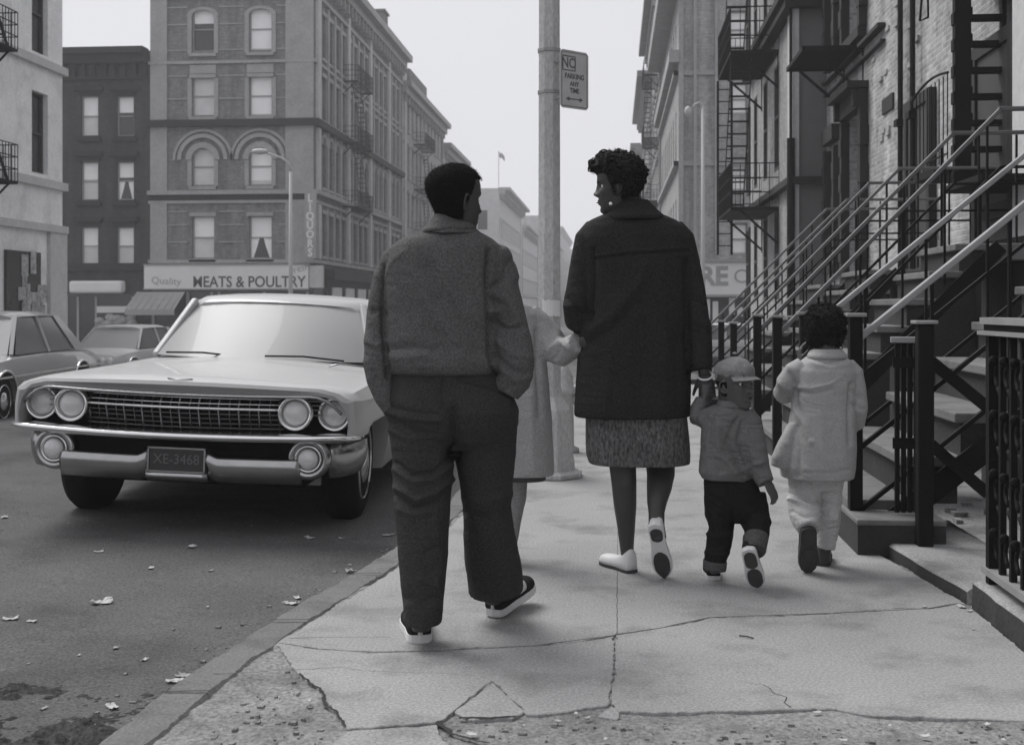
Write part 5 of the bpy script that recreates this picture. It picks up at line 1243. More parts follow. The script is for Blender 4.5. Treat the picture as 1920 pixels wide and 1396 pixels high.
def vox(mb, name, m, parent, size=.006, smooth=4, folds=(), wrinkle=0, wscale=(14, 14, 26), seed=0, rough=0, rscale=60):
    o = mb.build(name, None)
    q = o.modifiers.new('r', 'REMESH'); q.mode = 'VOXEL'; q.voxel_size = size; q.adaptivity = 0
    if smooth: s_ = o.modifiers.new('s', 'SMOOTH'); s_.factor = .5; s_.iterations = smooth
    apply_mods(o); me = o.data
    FA = 1.5
    if folds or wrinkle or rough:
        me.update(); Ns = [v.normal.copy() for v in me.vertices]; co = cam.location
        F = []
        for f in folds:
            P, r, amp = f[0], f[1], f[2]; side_ = f[3] if len(f) > 3 else 1
            xs = [p[0] for p in P]; ys = [p[1] for p in P]; F.append((P, r, amp, side_, min(xs)-3*r, max(xs)+3*r, min(ys)-3*r, max(ys)+3*r))
        off = V((seed*7.3, seed*3.1, 0))
        for v, n_ in zip(me.vertices, Ns):
            c = v.co; d = c-co; Zc = d.dot(F_); px = 960+FP*d.dot(R_c)/Zc; py = 575-FP*d.z/Zc; a = 0
            face = n_.dot(d)
            for P, r, amp, side_, x0, x1, y0, y1 in F:
                if not (x0 < px < x1 and y0 < py < y1) or (side_ and face > 0): continue
                best = 1e9
                for (ax, ay), (bx, by) in zip(P, P[1:]):
                    dx, dy = bx-ax, by-ay; t = max(0, min(1, ((px-ax)*dx+(py-ay)*dy)/(dx*dx+dy*dy+1e-9)))
                    ex, ey = px-ax-dx*t, py-ay-dy*t; dd = ex*ex+ey*ey
                    w_ = dd
                    if w_ < best: best = w_; tt = t
                a += amp*FA*math.exp(-(best/(r*r))**.72)
            if wrinkle:
                q3 = V((c.x*wscale[0], c.y*wscale[1], c.z*wscale[2]))+off
                a += wrinkle*(noise.fractal(q3, .9, 2.1, 3)) + wrinkle*.9*(1-2*abs(noise.noise(q3*.55+V((3, 1, 2)))))
            if rough: a += rough*noise.noise(c*rscale)
            v.co = c+n_*a
        me.update()
    me.materials.clear(); me.materials.append(m); me.polygons.foreach_set('use_smooth', [True]*len(me.polygons))
    if parent: attach(o, parent)
    return o

HT = [(-.50, .085, .275, -.10), (-.47, .145, .315, -.03), (-.42, .195, .335, .03), (-.35, .238, .337, .09), (-.28, .262, .345, .15), (-.18, .288, .35, .235),
      (-.05, .315, .35, .325), (.05, .328, .345, .385), (.15, .338, .358, .425), (.25, .332, .345, .43), (.35, .295, .30, .385), (.43, .22, .21, .285), (.48, .125, .115, .17), (.5, .02, .02, .03)]
def hval(z, k):
    if z > .2:
        return (0, .336, .353, .432)[k]*sqrt(max(.0012, 1-((z-.2)/.302)**2))
    for a, b in zip(HT, HT[1:]):
        if a[0] <= z <= b[0]:
            t = (z-a[0])/(b[0]-a[0]); return a[k]+(b[k]-a[k])*t
    return HT[-1][k]
FE = [(-.055, .15, .02, .075, .05), (-.055, -.15, .02, .075, .05), (.022, .13, .115, .10, .03), (.022, -.13, .115, .10, .03), (.05, 0, .0, .04, .08), (.095, 0, -.10, .058, .05),
      (.055, .062, -.125, .038, .032), (.055, -.062, -.125, .038, .032), (.05, 0, -.23, .095, .024), (.05, 0, -.285, .085, .024), (-.03, 0, -.258, .11, .010), (.025, 0, -.42, .08, .05), (.022, .2, -.08, .08, .08), (.022, -.2, -.08, .08, .08)]
def head_surface(th, z):
    w_, f, b = hval(z, 1), hval(z, 2), hval(z, 3)
    s_, c_ = sin(th), cos(th)
    x = w_*math.copysign(abs(s_)**.92, s_); y = f*abs(c_)**.9 if c_ > 0 else -b*abs(c_)**.95
    if c_ > 0:
        for A, fx, fz, sx, sz in FE: y += A*math.exp(-((x-fx)/sx)**2-((z-fz)/sz)**2)*min(1, c_*3)
    return x, y
class Head:
    def __init__(s, px, py, Z, H, az, tilt=0, lean=0, wide=1.0):
        s.c = W(px, py, Z); s.H = H; s.wide = wide
        a = radians(az); f = F_*cos(a)+R_c*sin(a); f = (f*cos(tilt)+V((0, 0, 1))*sin(-tilt)).normalized()
        r = f.cross(V((0, 0, 1))).normalized(); u = r.cross(f).normalized()
        if lean: q = Matrix.Rotation(lean, 3, f); r = q @ r; u = q @ u
        s.r, s.f, s.u = r, f, u
    def P(s, x, y, z): return s.c+(s.r*x*s.wide+s.f*(y-.0)+s.u*z)*s.H
    def mesh(s, mb, nt=64, nz=60):
        n0 = len(mb.v)
        for j in range(nz+1):
            z = -.5+1.0*(j/nz if j < nz*.6 else .6+.4*sin(pi/2*(j/nz-.6)/.4))
            for k in range(nt):
                x, y = head_surface(2*pi*k/nt, z); mb.v.append(tuple(s.P(x, y, z)))
        for j in range(nz):
            for k in range(nt): a = n0+j*nt+k; b = n0+j*nt+(k+1) % nt; mb.f.append((a, b, b+nt, a+nt))
        mb.f.append(tuple(n0+k for k in range(nt))); mb.f.append(tuple(n0+nz*nt+k for k in range(nt)))
        for sd in (-1, 1):                     # ears
            pts = []
            for k in range(15):
                t = -1.9+4.0*k/14; y = -.035-.055*sin(t*.5+.5)*0-.062*cos(t)*.9+.0; z = -.045+.115*sin(t)*1.0
                fl = .045*(cos(t) > 0)*cos(t)
                pts.append(s.P(sd*(hval(z, 1)+.005+fl+.018), -.02-.058*cos(t), z))
            mb.tube(pts, [.020*s.H]*15, 8)
            mb.ell(s.P(sd*(hval(-.04, 1)+.008), -.02, -.05), (.025*s.H, .05*s.H, .095*s.H), 10, 8, M=Matrix([(s.r*sd).to_tuple(), s.f.to_tuple(), s.u.to_tuple()]).transposed().to_4x4())
            mb.ell(s.P(sd*(hval(-.15, 1)+.016), -.0, -.15), (.022*s.H, .030*s.H, .032*s.H), 8, 6, M=Matrix([(s.r*sd).to_tuple(), s.f.to_tuple(), s.u.to_tuple()]).transposed().to_4x4())
        return mb
    def shell(s, fn, nt=90, nz=80, z0=-.5):   # fn(th, z) -> offset
        mb = MB()
        for j in range(nz+1):
            z = z0+(.5-z0)*sin(pi/2*j/nz)
            for k in range(nt):
                th = 2*pi*k/nt; x, y = head_surface(th, z); 
                if cos(th) > 0: y = hval(z, 2)*abs(cos(th))**.9
                o = fn(th, z, x, y); nn = V((x/.11, (y+.04)/.155, max(0, z-.05)/.19)).normalized(); nx, ny, nzz = nn
                mb.v.append(tuple(s.P(x+nx*o, y+ny*o, z+nzz*o)))
        for j in range(nz):
            for k in range(nt): a = j*nt+k; b = j*nt+(k+1) % nt; mb.f.append((a, b, b+nt, a+nt))
        mb.f.append(tuple(range(nt))); mb.f.append(tuple(nz*nt+k for k in range(nt)))
        return mb
    def eyes(s, parent):
        for sd in (-1, 1):
            c = s.P(sd*.15, .240, .015); mb = MB(); mb.ell(c, (.056*s.H,)*3, 16, 12); e = mb.build('eye', M['eye_w'], parent, smooth=True)
            mb = MB(); mb.ell(c+s.f*.034*s.H, (.031*s.H,)*3, 12, 10); mb.build('iris', M['eye_d'], e, smooth=True)
def hand(mb, w_, d, nrm, L=.17, curl=(.5, .7, .6), side_=1, spread=.05, thumb=.5):
    d = d.normalized(); nrm = (nrm-d*nrm.dot(d)).normalized(); b = d.cross(nrm)
    n0 = len(mb.v); R = [(0, .15, .085), (.12, .17, .085), (.3, .215, .08), (.5, .215, .07), (.56, .19, .05)]; n = 14
    for t, hw, hd in R:
        for k in range(n):
            a = 2*pi*k/n; mb.v.append(tuple(w_+d*t*L+b*cos(a)*hw*L+nrm*sin(a)*hd*L))
    for i in range(len(R)-1):
        for k in range(n): p = n0+i*n+k; q = n0+i*n+(k+1) % n; mb.f.append((p, q, q+n, p+n))
    mb.f.append(tuple(n0+k for k in reversed(range(n)))); mb.f.append(tuple(n0+(len(R)-1)*n+k for k in range(n)))
    for i, (x, l) in enumerate(((-.155, .36), (-.052, .43), (.052, .41), (.155, .33))):
        p = w_+d*.5*L+b*x*L*side_; ang = 0; pts = [p-d*.1*L, p]; dd = (d+b*x*side_*spread*4).normalized()
        for s_, c_ in zip((.45, .30, .25), curl):
            ang += c_; p = p+(dd*cos(ang)+nrm*sin(ang))*l*s_*L*1.15; pts.append(p)
        mb.tube(pts, [.05*L, .05*L, .046*L, .042*L, .034*L], 8)
    p = w_+d*.12*L-b*.15*L*side_; dd = (d*cos(thumb)-b*sin(thumb)*side_+nrm*.35).normalized()
    mb.tube([p, p+dd*.2*L, p+dd*.34*L+nrm*.04*L, p+dd*.46*L+nrm*.10*L+d*.03*L], [.065*L, .06*L, .05*L, .038*L], 8)
    return mb
SN = [(0, .55, .20, .0), (.03, .72, .27, 0), (.10, .80, .31, 0), (.22, .82, .33, 0), (.38, .84, .29, 0), (.52, .94, .235, .0), (.68, 1.0, .19, 0), (.82, .96, .155, 0), (.93, .74, .125, 0), (1.0, .34, .09, 0)]
FL = [(0, .45, .16, .0), (.03, .62, .22, 0), (.12, .70, .22, 0), (.25, .66, .17, 0), (.40, .68, .13, 0), (.55, .82, .13, 0), (.70, .92, .14, 0), (.84, .84, .12, 0), (.94, .55, .09, 0), (1.0, .18, .06, 0)]
def shoe(parent, heel, toe, up, wd, m_up, m_sole, prof=SN, st=.10, under=None, name='shoe', bend=0, heelb=0):
    a = toe-heel; L = a.length; a.normalize(); up = (up-a*up.dot(a)).normalized(); b = a.cross(up)
    n = 16; mb = MB()
    def arc(t): return -heelb*L*0
    for t, w_, h, _ in prof:
        for k in range(n):
            th = pi*k/(n-1); x = cos(th)*w_*wd/2; z = sin(th)**.65*h*L
            mb.v.append(tuple(heel+a*(t*L)+b*x+up*(st*L*.9+z)))
    m = len(prof)
    for i in range(m-1):
        for k in range(n): p = i*n+k; q = i*n+(k+1) % n; mb.f.append((p, q, q+n, p+n))
    mb.f.append(tuple(reversed(range(n)))); mb.f.append(tuple((m-1)*n+k for k in range(n)))
    o = mb.build(name, m_up, parent, smooth=True)
    mb = MB(); N_ = 14
    outline = []
    for t, w_, h, _ in prof: outline.append((t, w_*.5*wd*1.07))
    P = [(prof[0][0]*L-.006, 0)]+[(t*L, -x) for t, x in outline]+[(L*1.02, 0)]+[(t*L, x) for t, x in reversed(outline)]
    k_ = len(P); ins = [(x*.995, y*.93) for x, y in P]
    for z, Q in ((0, ins), (st*L*.12, P), (st*L, P), (st*L*1.02, ins)):
        mb.v += [tuple(heel+a*x+b*y+up*z) for x, y in Q]
    for r_ in range(3):
        for i in range(k_): mb.f.append((r_*k_+i, r_*k_+(i+1) % k_, (r_+1)*k_+(i+1) % k_, (r_+1)*k_+i))
    mb.f.append(tuple(reversed(range(k_)))); mb.f.append(tuple(3*k_+i for i in range(k_)))
    mb.build('sole', m_sole, o, smooth=False)
    if under:                                 # worn dark tread under the sole: heel pad and fore pad
        for (t0, t1, mt) in under:
            mb = MB(); P = []
            ts = [t0+(t1-t0)*i/12 for i in range(13)]
            def wat(t):
                for p, q in zip(prof, prof[1:]):
                    if p[0] <= t <= q[0]: return p[1]+(q[1]-p[1])*(t-p[0])/(q[0]-p[0])
                return prof[-1][1]
            P = [(t*L, -wat(t)*.5*wd*.84*sqrt(max(.05, 1-abs(2*(t-t0)/(t1-t0)-1)**4))) for t in ts]+[(t*L, wat(t)*.5*wd*.84*sqrt(max(.05, 1-abs(2*(t-t0)/(t1-t0)-1)**4))) for t in reversed(ts)]
            mb.prism(P, lambda x, y, d: heel+a*x+b*y-up*(.001+d), .003); mb.build('tread', M[mt], o)
    return o
def person(px, py, Z, label): p = W(px, py, Z); p.z = 0; return empty('person', p, label, 'person')
UP = V((0, 0, 1))
def gp_(px, py): return onG(px, py, .0)
def dirc(az): a = radians(az); return F_*cos(a)+R_c*sin(a)

def fuzz(h, parent, n, hlf, off, ln, seed, r=.0007):      # short stray hairs that soften the outline
    r_ = random.Random(seed); m = MB()
    for k in range(n):
        th = r_.uniform(0, 2*pi); z = .5-1.0*r_.random()**1.3*.95; c = cos(th)
        if z < hlf(c): continue
        x, y = head_surface(th, z)
        if c > 0: y = hval(z, 2)*abs(c)**.9
        nn = V((x/.11, (y+.04)/.155, max(0, z-.05)/.19)).normalized(); a = nn*off; p = h.P(x+a.x, y+a.y, z+a.z); b = nn+V((r_.uniform(-.7, .7), r_.uniform(-.7, .7), r_.uniform(-.5, .7))); q = h.P(x+a.x+b.x*ln, y+a.y+b.y*ln, z+a.z+b.z*ln)
        m.tube([p, q], [r, r*.4], 3, cap=False)
    return m.build('stray_hair', M['hair'], parent)
# ------------------------------------------------ the teenager in the wool jacket
man = person(840, 1190, 4.1, 'teenage boy in grey wool jacket and dark trousers, hands in his pockets')
hm = Head(854, 377, 4.06, .240, 56, tilt=.05)
mb = MB(); hm.mesh(mb)
limb(mb, [(852, 385, 4.09, 36, .062), (848, 415, 4.10, 36, .064), (845, 450, 4.11, 42, .07)])
limb(mb, [(845, 445, 4.11, 60, .07), (835, 520, 4.10, 85, .1), (832, 690, 4.10, 85, .1), (846, 770, 4.1, 90, .11), (850, 830, 4.1, 60, .08)], flat=True)
for L in ([(790, 800, 4.1, 40, .08), (792, 950, 4.02, 32, .07), (790, 1100, 3.96, 22, .05), (790, 1178, 3.97, 18, .042)], [(905, 800, 4.1, 40, .08), (915, 950, 4.16, 32, .07), (925, 1080, 4.24, 22, .05), (925, 1120, 4.29, 18, .042)],
          [(760, 490, 4.1, 24, .05), (722, 600, 4.09, 18, .04), (714, 690, 4.07, 15, .032), (738, 760, 4.04, 13, .028)], [(915, 490, 4.1, 24, .05), (950, 600, 4.1, 20, .042), (962, 690, 4.08, 17, .034), (948, 735, 4.04, 14, .03)]): limb(mb, L)
hand(mb, W(736, 755, 4.05), toW((.35, .1, -1)), toW((1, 0, .3)), .17, (.3, .4, .3)); hand(mb, W(950, 738, 4.05), toW((-.5, .1, -1)), toW((-1, 0, -.3)), .17, (.3, .4, .3), -1)
vox(mb, 'body', M['skin'], man, .0042, 2)
hm.eyes(man)
def hair_short(th, z, x, y):
    c = cos(th); hl = .30 if c > .35 else (.30-(.35-c)*1.0 if c > .05 else (-.02 - (.05-c)*1.2 if c > -.15 else -.30))
    hl = max(hl, -.36); e = max(0, min(1, (z-hl)/.03)); return -.03+e*(.060+.012*noise.noise(V((x*26, y*26, z*26)))+.008*noise.noise(V((x*60, y*60, z*60))))
hm_h = hm.shell(hair_short); h_ = hm_h.build('hair', M['hair'], man, smooth=True)
fuzz(hm, h_, 5000, lambda c: max(-.34, .30 if c > .35 else (.30-(.35-c)*1.0 if c > .05 else (-.02-(.05-c)*1.2 if c > -.15 else -.30))), .028, .022, 3)
jk = MB()
limb(jk, [(846, 424, 4.09, 40, .068), (843, 436, 4.09, 58, .09), (840, 448, 4.09, 84, .108), (838, 462, 4.09, 102, .12), (835, 485, 4.09, 112, .13), (832, 515, 4.09, 113, .138), (829, 560, 4.09, 109, .145), (828, 620, 4.09, 106, .15), (829, 660, 4.085, 109, .156), (832, 682, 4.085, 113, .16), (834, 694, 4.09, 111, .155), (835, 700, 4.09, 104, .14)], 40, 2.35, True)
limb(jk, [(762, 476, 4.09, 27, .06), (744, 490, 4.09, 30, .066), (729, 520, 4.09, 29, .066), (718, 580, 4.09, 28.5, .062), (712, 632, 4.08, 28, .06), (710, 683, 4.06, 27.5, .058), (714, 712, 4.05, 26, .054), (724, 746, 4.04, 21, .046), (734, 768, 4.04, 15, .036)])
limb(jk, [(905, 474, 4.09, 30, .06), (925, 488, 4.09, 34, .068), (933, 515, 4.09, 33, .068), (943, 560, 4.09, 34, .064), (953, 610, 4.08, 36, .064), (961, 655, 4.06, 38.5, .064), (964, 688, 4.04, 37, .062), (960, 714, 4.03, 34, .058), (948, 736, 4.03, 26, .046)])
FOLD_M = [([(917, 470), (913, 520), (918, 590), (922, 660), (928, 700)], 5, -.016), ([(717, 500), (716, 560), (718, 620), (724, 670), (728, 705)], 4.5, -.014),
          ([(800, 500), (835, 560), (870, 610), (900, 655)], 17, -.010), ([(790, 560), (830, 610), (865, 655), (880, 680)], 16, .007), ([(925, 560), (950, 575), (960, 600)], 6, -.010), ([(922, 585), (940, 583)], 6, .012), ([(925, 600), (945, 615), (975, 612)], 6, -.012),
          ([(932, 640), (960, 665), (990, 672)], 7, .009), ([(930, 668), (955, 690), (985, 700)], 6, -.009), ([(940, 690), (965, 712), (990, 705)], 6, .008), ([(722, 668), (760, 672), (800, 664)], 9, .005), ([(735, 655), (770, 650), (815, 655)], 8, -.006),
          ([(700, 585), (712, 582), (718, 590)], 6, -.008), ([(945, 470), (960, 490), (966, 520)], 7, .008), ([(925, 540), (945, 520), (955, 490)], 7, -.008), ([(690, 640), (705, 648), (722, 640)], 6, .006), ([(760, 470), (735, 492), (722, 520)], 8, .005)]
vox(jk, 'jacket', M['jacket'], man, .0042, 7, FOLD_M, .0022, (9, 9, 13), 1)
mb = MB(); limb(mb, [(840, 439.5, 4.075, 53, .098), (842, 432, 4.075, 53, .098), (845, 420, 4.078, 45, .085), (848, 408, 4.08, 38, .072), (849, 402, 4.08, 34, .066)], 32, 2.2, True)
vox(mb, 'collar', M['jacket'], man, .004, 2, [([(800, 437), (845, 427), (888, 430)], 3, -.006)], .001)
mb = MB(); limb(mb, [(836, 690, 4.09, 100, .13), (838, 710, 4.09, 109, .145), (843, 740, 4.085, 119, .165), (848, 768, 4.08, 125, .175), (850, 795, 4.085, 121, .165), (850, 822, 4.09, 112, .14), (850, 838, 4.09, 90, .1)], 36, 2.3, True)
limb(mb, [(790, 790, 4.08, 62, .135), (794, 850, 4.06, 59, .125), (792, 900, 4.04, 55, .112), (791, 950, 4.00, 52.5, .104), (793, 1000, 3.98, 49, .10), (793, 1050, 3.97, 45.5, .095), (793, 1100, 3.96, 40.5, .09), (793, 1140, 3.955, 36, .088), (793, 1164, 3.955, 35.5, .09)], 26)
limb(mb, [(908, 790, 4.10, 62, .135), (910, 850, 4.13, 58, .122), (912, 900, 4.15, 50, .112), (913, 950, 4.17, 45, .108), (917, 1000, 4.19, 48, .108), (923, 1050, 4.22, 52, .106), (928, 1080, 4.25, 52, .106), (930, 1104, 4.26, 52, .108)], 26)
FOLD_T = [([(850, 770), (852, 830), (851, 850)], 12, -.022), ([(742, 880), (775, 905), (810, 900), (845, 870)], 6, .009), ([(742, 868), (775, 890), (815, 885), (845, 858)], 5, -.009), ([(745, 915), (780, 938), (815, 925), (846, 898)], 6, .010), ([(744, 928), (780, 952), (820, 938), (843, 915)], 5, -.009),
          ([(750, 955), (775, 965), (800, 958)], 6, .006), ([(800, 1035), (830, 1020)], 7, -.006), ([(724, 772), (770, 785), (825, 788)], 5, .006), ([(724, 760), (770, 772), (820, 776)], 5, -.006), ([(724, 800), (765, 822), (820, 818)], 6, .006), ([(870, 722), (915, 735), (950, 750)], 6, .006), ([(865, 712), (905, 722), (945, 738)], 5, -.006),
          ([(828, 715), (831, 760)], 3, -.006), ([(790, 1085), (815, 1100), (818, 1075)], 6, .008), ([(760, 1120), (790, 1130), (820, 1120)], 7, -.006), ([(875, 930), (905, 945), (955, 925)], 8, .006), ([(872, 960), (910, 975), (958, 950)], 8, -.006), ([(815, 960), (825, 1040), (820, 1140)], 8, .006)]
vox(mb, 'trousers', M['trouser'], man, .0042, 3, [(f[0], f[1], f[2]*.9) for f in FOLD_T], .0015, (7, 7, 14), 2)
hl = gp_(788, 1205); shoe(man, hl, hl+dirc(-10)*.275, UP, .102, M['canvas'], M['rubber_w'], st=.10)
s_ = [o for o in kids(man) if o.name.startswith('shoe')][-1]
mb = MB(); p = hl+dirc(-10)*-.003; mb.tube([p+UP*.03, p+UP*.06+dirc(-10)*.003, p+UP*.085+dirc(-10)*.01], .0085, 8); mb.build('heel_strip', M['rubber_w'], s_, smooth=True)
hr = gp_(925, 1158); a_ = (dirc(30)*.96+UP*.17).normalized(); shoe(man, hr+UP*.006, hr+UP*.006+a_*.275, UP, .102, M['canvas'], M['rubber_w'], st=.10)
s_ = [o for o in kids(man) if o.name.startswith('shoe')][-1]
mb = MB(); p = hr-a_*.003; mb.tube([p+UP*.035, p+UP*.065+a_*.003, p+UP*.09+a_*.01], .0085, 8); mb.build('heel_strip', M['rubber_w'], s_, smooth=True)
mb = MB(); limb(mb, [(975, 1097, 4.42, 12, .03), (962, 1105, 4.38, 14, .03)]); mb.build('laces', M['rubber_w'], s_, smooth=True)

# ------------------------------------------------ the woman
wo = person(1185, 1060, 5.07, 'woman in a dark wool coat, tweed skirt and white flat shoes')
hw_ = Head(1157, 350, 5.05, .232, -84, tilt=.10)
mb = MB(); hw_.mesh(mb)
limb(mb, [(1172, 362, 5.06, 25, .055), (1182, 385, 5.07, 26, .056), (1187, 415, 5.07, 34, .06)])
limb(mb, [(1187, 410, 5.07, 50, .07), (1190, 450, 5.07, 70, .09), (1190, 600, 5.07, 60, .09), (1190, 740, 5.06, 70, .11), (1190, 800, 5.06, 70, .11), (1190, 830, 5.06, 50, .1)], flat=True)
limb(mb, [(1160, 800, 5.05, 34, .08), (1167, 868, 5.02, 25.5, .058), (1170, 905, 5.01, 23.5, .055), (1172, 945, 5.03, 21.5, .053), (1174, 985, 5.05, 17, .042), (1175, 1020, 5.065, 13.5, .034), (1176, 1040, 5.075, 12, .030), (1174, 1052, 5.085, 11, .026)])
limb(mb, [(1225, 800, 5.07, 34, .08), (1238, 865, 5.08, 28, .06), (1239, 890, 5.05, 26, .058), (1236, 915, 4.99, 23, .055), (1232, 940, 4.93, 18.5, .045), (1231, 960, 4.89, 15, .036), (1231, 985, 4.86, 15, .035), (1236, 1010, 4.85, 14, .03)])
limb(mb, [(1115, 440, 5.07, 18, .045), (1097, 510, 5.05, 16, .04), (1088, 588, 5.03, 15, .04), (1110, 605, 5.2, 12, .03), (1130, 595, 5.32, 10, .026)])
limb(mb, [(1262, 440, 5.07, 18, .045), (1288, 520, 5.05, 16, .04), (1300, 600, 5.02, 14, .035), (1318, 690, 4.97, 10.5, .026), (1321, 702, 4.965, 10, .022)])
hand(mb, W(1321, 700, 4.965), toW((.16, -.05, -1)), toW((.15, 1, 0)), .165, (.75, .9, .7), 1, thumb=.55)
hand(mb, W(1130, 595, 5.32), toW((1, .2, .2)), toW((0, 0, -1)), .165, (.4, .5, .4))
vox(mb, 'body', M['skin2'] if 'skin2' in M else M['skin'], wo, .0040, 2)
hw_.eyes(wo)
def hair_w(th, z, x, y):
    c = cos(th); hl = .24 if c > .45 else (.24-(.45-c)*1.3 if c > .1 else (-.0 if c > -.30 else -.27))
    e = max(0, min(1, (z-hl)/.06)); top = .10+.02*max(0, z)*2+(.06 if c > .2 and z > .3 else 0)
    return -.04+e*(top+.05+.035*noise.noise(V((x*13, y*13, z*13)))+.02*noise.noise(V((x*30, y*30, z*30))))
sh_ = hw_.shell(hair_w, 110, 100); rr = random.Random(4); base = [V(q) for q in sh_.v]
curls = MB()
def add_curls(h, parent, n, hlf, off, seed, rmin=.005, rmax=.010, th_=.003):
    r_ = random.Random(seed); m = MB()
    for k in range(n):
        th = r_.uniform(0, 2*pi); z = r_.uniform(-.42, .5); c = cos(th)
        if z < hlf(c): continue
        x, y = head_surface(th, z)
        if c > 0: y = hval(z, 2)*abs(c)**.9
        nn = V((x/.11, (y+.04)/.155, max(0, z-.05)/.19)).normalized()*(off+r_.uniform(-.02, .03)); p = h.P(x+nn.x, y+nn.y, z+nn.z)
        r = r_.uniform(rmin, rmax); ax = V((r_.uniform(-1, 1), r_.uniform(-1, 1), r_.uniform(-1, 1))).normalized(); bx = ax.orthogonal().normalized(); cx = ax.cross(bx)
        m.tube([p+bx*cos(t)*r+cx*sin(t)*r+ax*t*.0016 for t in [i*.9 for i in range(7)]], th_, 5)
    return m.build('curls', M['hair_curl'], parent, smooth=True)
cc = hw_.c
for k in range(520):
    th = rr.uniform(0, 2*pi); z = rr.uniform(-.26, .5); c = cos(th)
    hl = .27 if c > .45 else (.27-(.45-c)*1.3 if c > .1 else (.03 if c > -.3 else -.20))
    if z < hl: continue
    x, y = head_surface(th, z)
    if c > 0: y = hval(z, 2)*abs(c)**.9
    kz = max(0, (z-.1)/.4); l = sqrt(x*x+y*y)+1e-6; o = .115+rr.uniform(-.02, .035)+(.05 if c > .2 and z > .3 else 0)
    n_ = sqrt(max(.05, 1-min(1, kz)**2*.9)); p = hw_.P(x+x/l*n_*o, y+y/l*n_*o, z+min(1, kz)*o)
    r = rr.uniform(.006, .012); ax = V((rr.uniform(-1, 1), rr.uniform(-1, 1), rr.uniform(-1, 1))).normalized(); bx = ax.orthogonal().normalized(); cx = ax.cross(bx)
    curls.tube([p+bx*cos(t)*r+cx*sin(t)*r+ax*t*.0016 for t in [i*.9 for i in range(8)]], .0032, 5)
for k in range(9):
    p = hw_.P(rr.uniform(-.05, .05), -.05+rr.uniform(-.08, .08), .58); d = V((rr.uniform(-.6, .6), rr.uniform(-.4, .4), 1)).normalized(); curls.tube([p, p+d*.02+V((rr.uniform(-.005, .005), 0, 0)), p+d*.034+R_c*rr.uniform(-.01, .02)], [.0014, .001, .0006], 4)
hh_ = sh_.build('hair', M['hair_curl'], wo, smooth=True)
curls.build('curls', M['hair_curl'], hh_, smooth=True)
mb = MB(); mb.ell(W(1145, 382, 4.955), (.0075,)*3); mb.build('earring', M['pearl'], wo, smooth=True)
ct = MB()
limb(ct, [(1186, 394, 5.07, 36, .066), (1187, 404, 5.07, 60, .09), (1187, 413, 5.07, 80, .105), (1188, 425, 5.07, 94, .118), (1190, 445, 5.07, 103, .128), (1192, 480, 5.07, 105, .135), (1192, 540, 5.07, 104, .142), (1191, 600, 5.065, 104, .148), (1189, 660, 5.06, 105.5, .155), (1187, 720, 5.055, 107, .165), (1185, 765, 5.05, 108, .172), (1185, 779, 5.05, 108, .172)], 44, 2.5, True)
limb(ct, [(1120, 432, 5.07, 26, .058), (1104, 450, 5.065, 27, .062), (1096, 490, 5.06, 26, .064), (1088, 540, 5.05, 26.5, .064), (1081, 575, 5.03, 26, .064), (1083, 600, 5.05, 24, .062), (1096, 616, 5.12, 21, .055), (1115, 610, 5.22, 18, .045)])
limb(ct, [(1258, 432, 5.07, 26, .058), (1275, 450, 5.07, 27, .062), (1284, 490, 5.06, 27.5, .064), (1293, 540, 5.05, 28.5, .064), (1300, 590, 5.03, 28, .062), (1307, 640, 5.0, 27.5, .058), (1312, 680, 4.98, 24, .05), (1314, 693, 4.975, 22, .046)])
FOLD_C = [([(1112, 485), (1180, 477), (1290, 470)], 3, -.006), ([(1113, 480), (1180, 472), (1290, 465)], 3, .003), ([(1287, 490), (1288, 560), (1290, 640), (1293, 700)], 5, -.015), ([(1112, 470), (1113, 540), (1105, 600)], 5, -.012), ([(1110, 620), (1150, 590), (1200, 530), (1215, 490)], 13, .008), ([(1090, 650), (1150, 615), (1190, 570)], 12, -.008),
          ([(1230, 500), (1250, 600), (1240, 760)], 14, .006), ([(1200, 600), (1205, 700), (1200, 775)], 10, -.005), ([(1150, 650), (1140, 720), (1135, 778)], 12, .005), ([(1270, 640), (1272, 778)], 9, -.006), ([(1300, 560), (1320, 575), (1330, 570)], 7, -.005), ([(1300, 600), (1320, 612), (1334, 606)], 7, .005), ([(1062, 560), (1085, 585), (1110, 590)], 7, -.008)]
vox(ct, 'coat', M['coat_w'], wo, .0046, 6, FOLD_C, .0016, (6, 6, 8), 3)
mb = MB(); limb(mb, [(1189, 413, 5.055, 57, .115), (1189, 406, 5.055, 57.5, .115), (1187, 396, 5.06, 48, .098), (1184, 384, 5.06, 39, .082), (1183, 375, 5.06, 32, .07)], 36, 2.3, True)
vox(mb, 'collar', M['coat_w2'] if 'coat_w2' in M else M['coat_w'], wo, .004, 2, [], .001)
mb = MB(); limb(mb, [(1190, 740, 5.05, 92, .15), (1193, 790, 5.05, 95, .155), (1195, 830, 5.04, 97, .16), (1196, 852, 5.04, 97, .16), (1198, 867, 5.04, 94, .157)], 44, 2.6, True)
vox(mb, 'skirt', M['tweed'], wo, .0055, 2, [([(1130, 790), (1140, 860)], 7, -.006), ([(1240, 790), (1243, 866)], 8, .005), ([(1190, 790), (1192, 866)], 7, -.004)], .0012, (6, 6, 4), 4)
hl = gp_(1186, 1074); d_ = dirc(-28); FL2 = [(t, w_, h+.13*max(0, 1-t*1.6)+.03, 0) for t, w_, h, _ in FL]
shoe(wo, hl, hl+d_*.24, UP, .094, M['leather_w'], M['sole_d'], FL2, st=.055)
h1, t1 = W(1228, 985, 4.80), W(1246, 1083, 4.93); nrm_ = toW((.25, .97, .12))
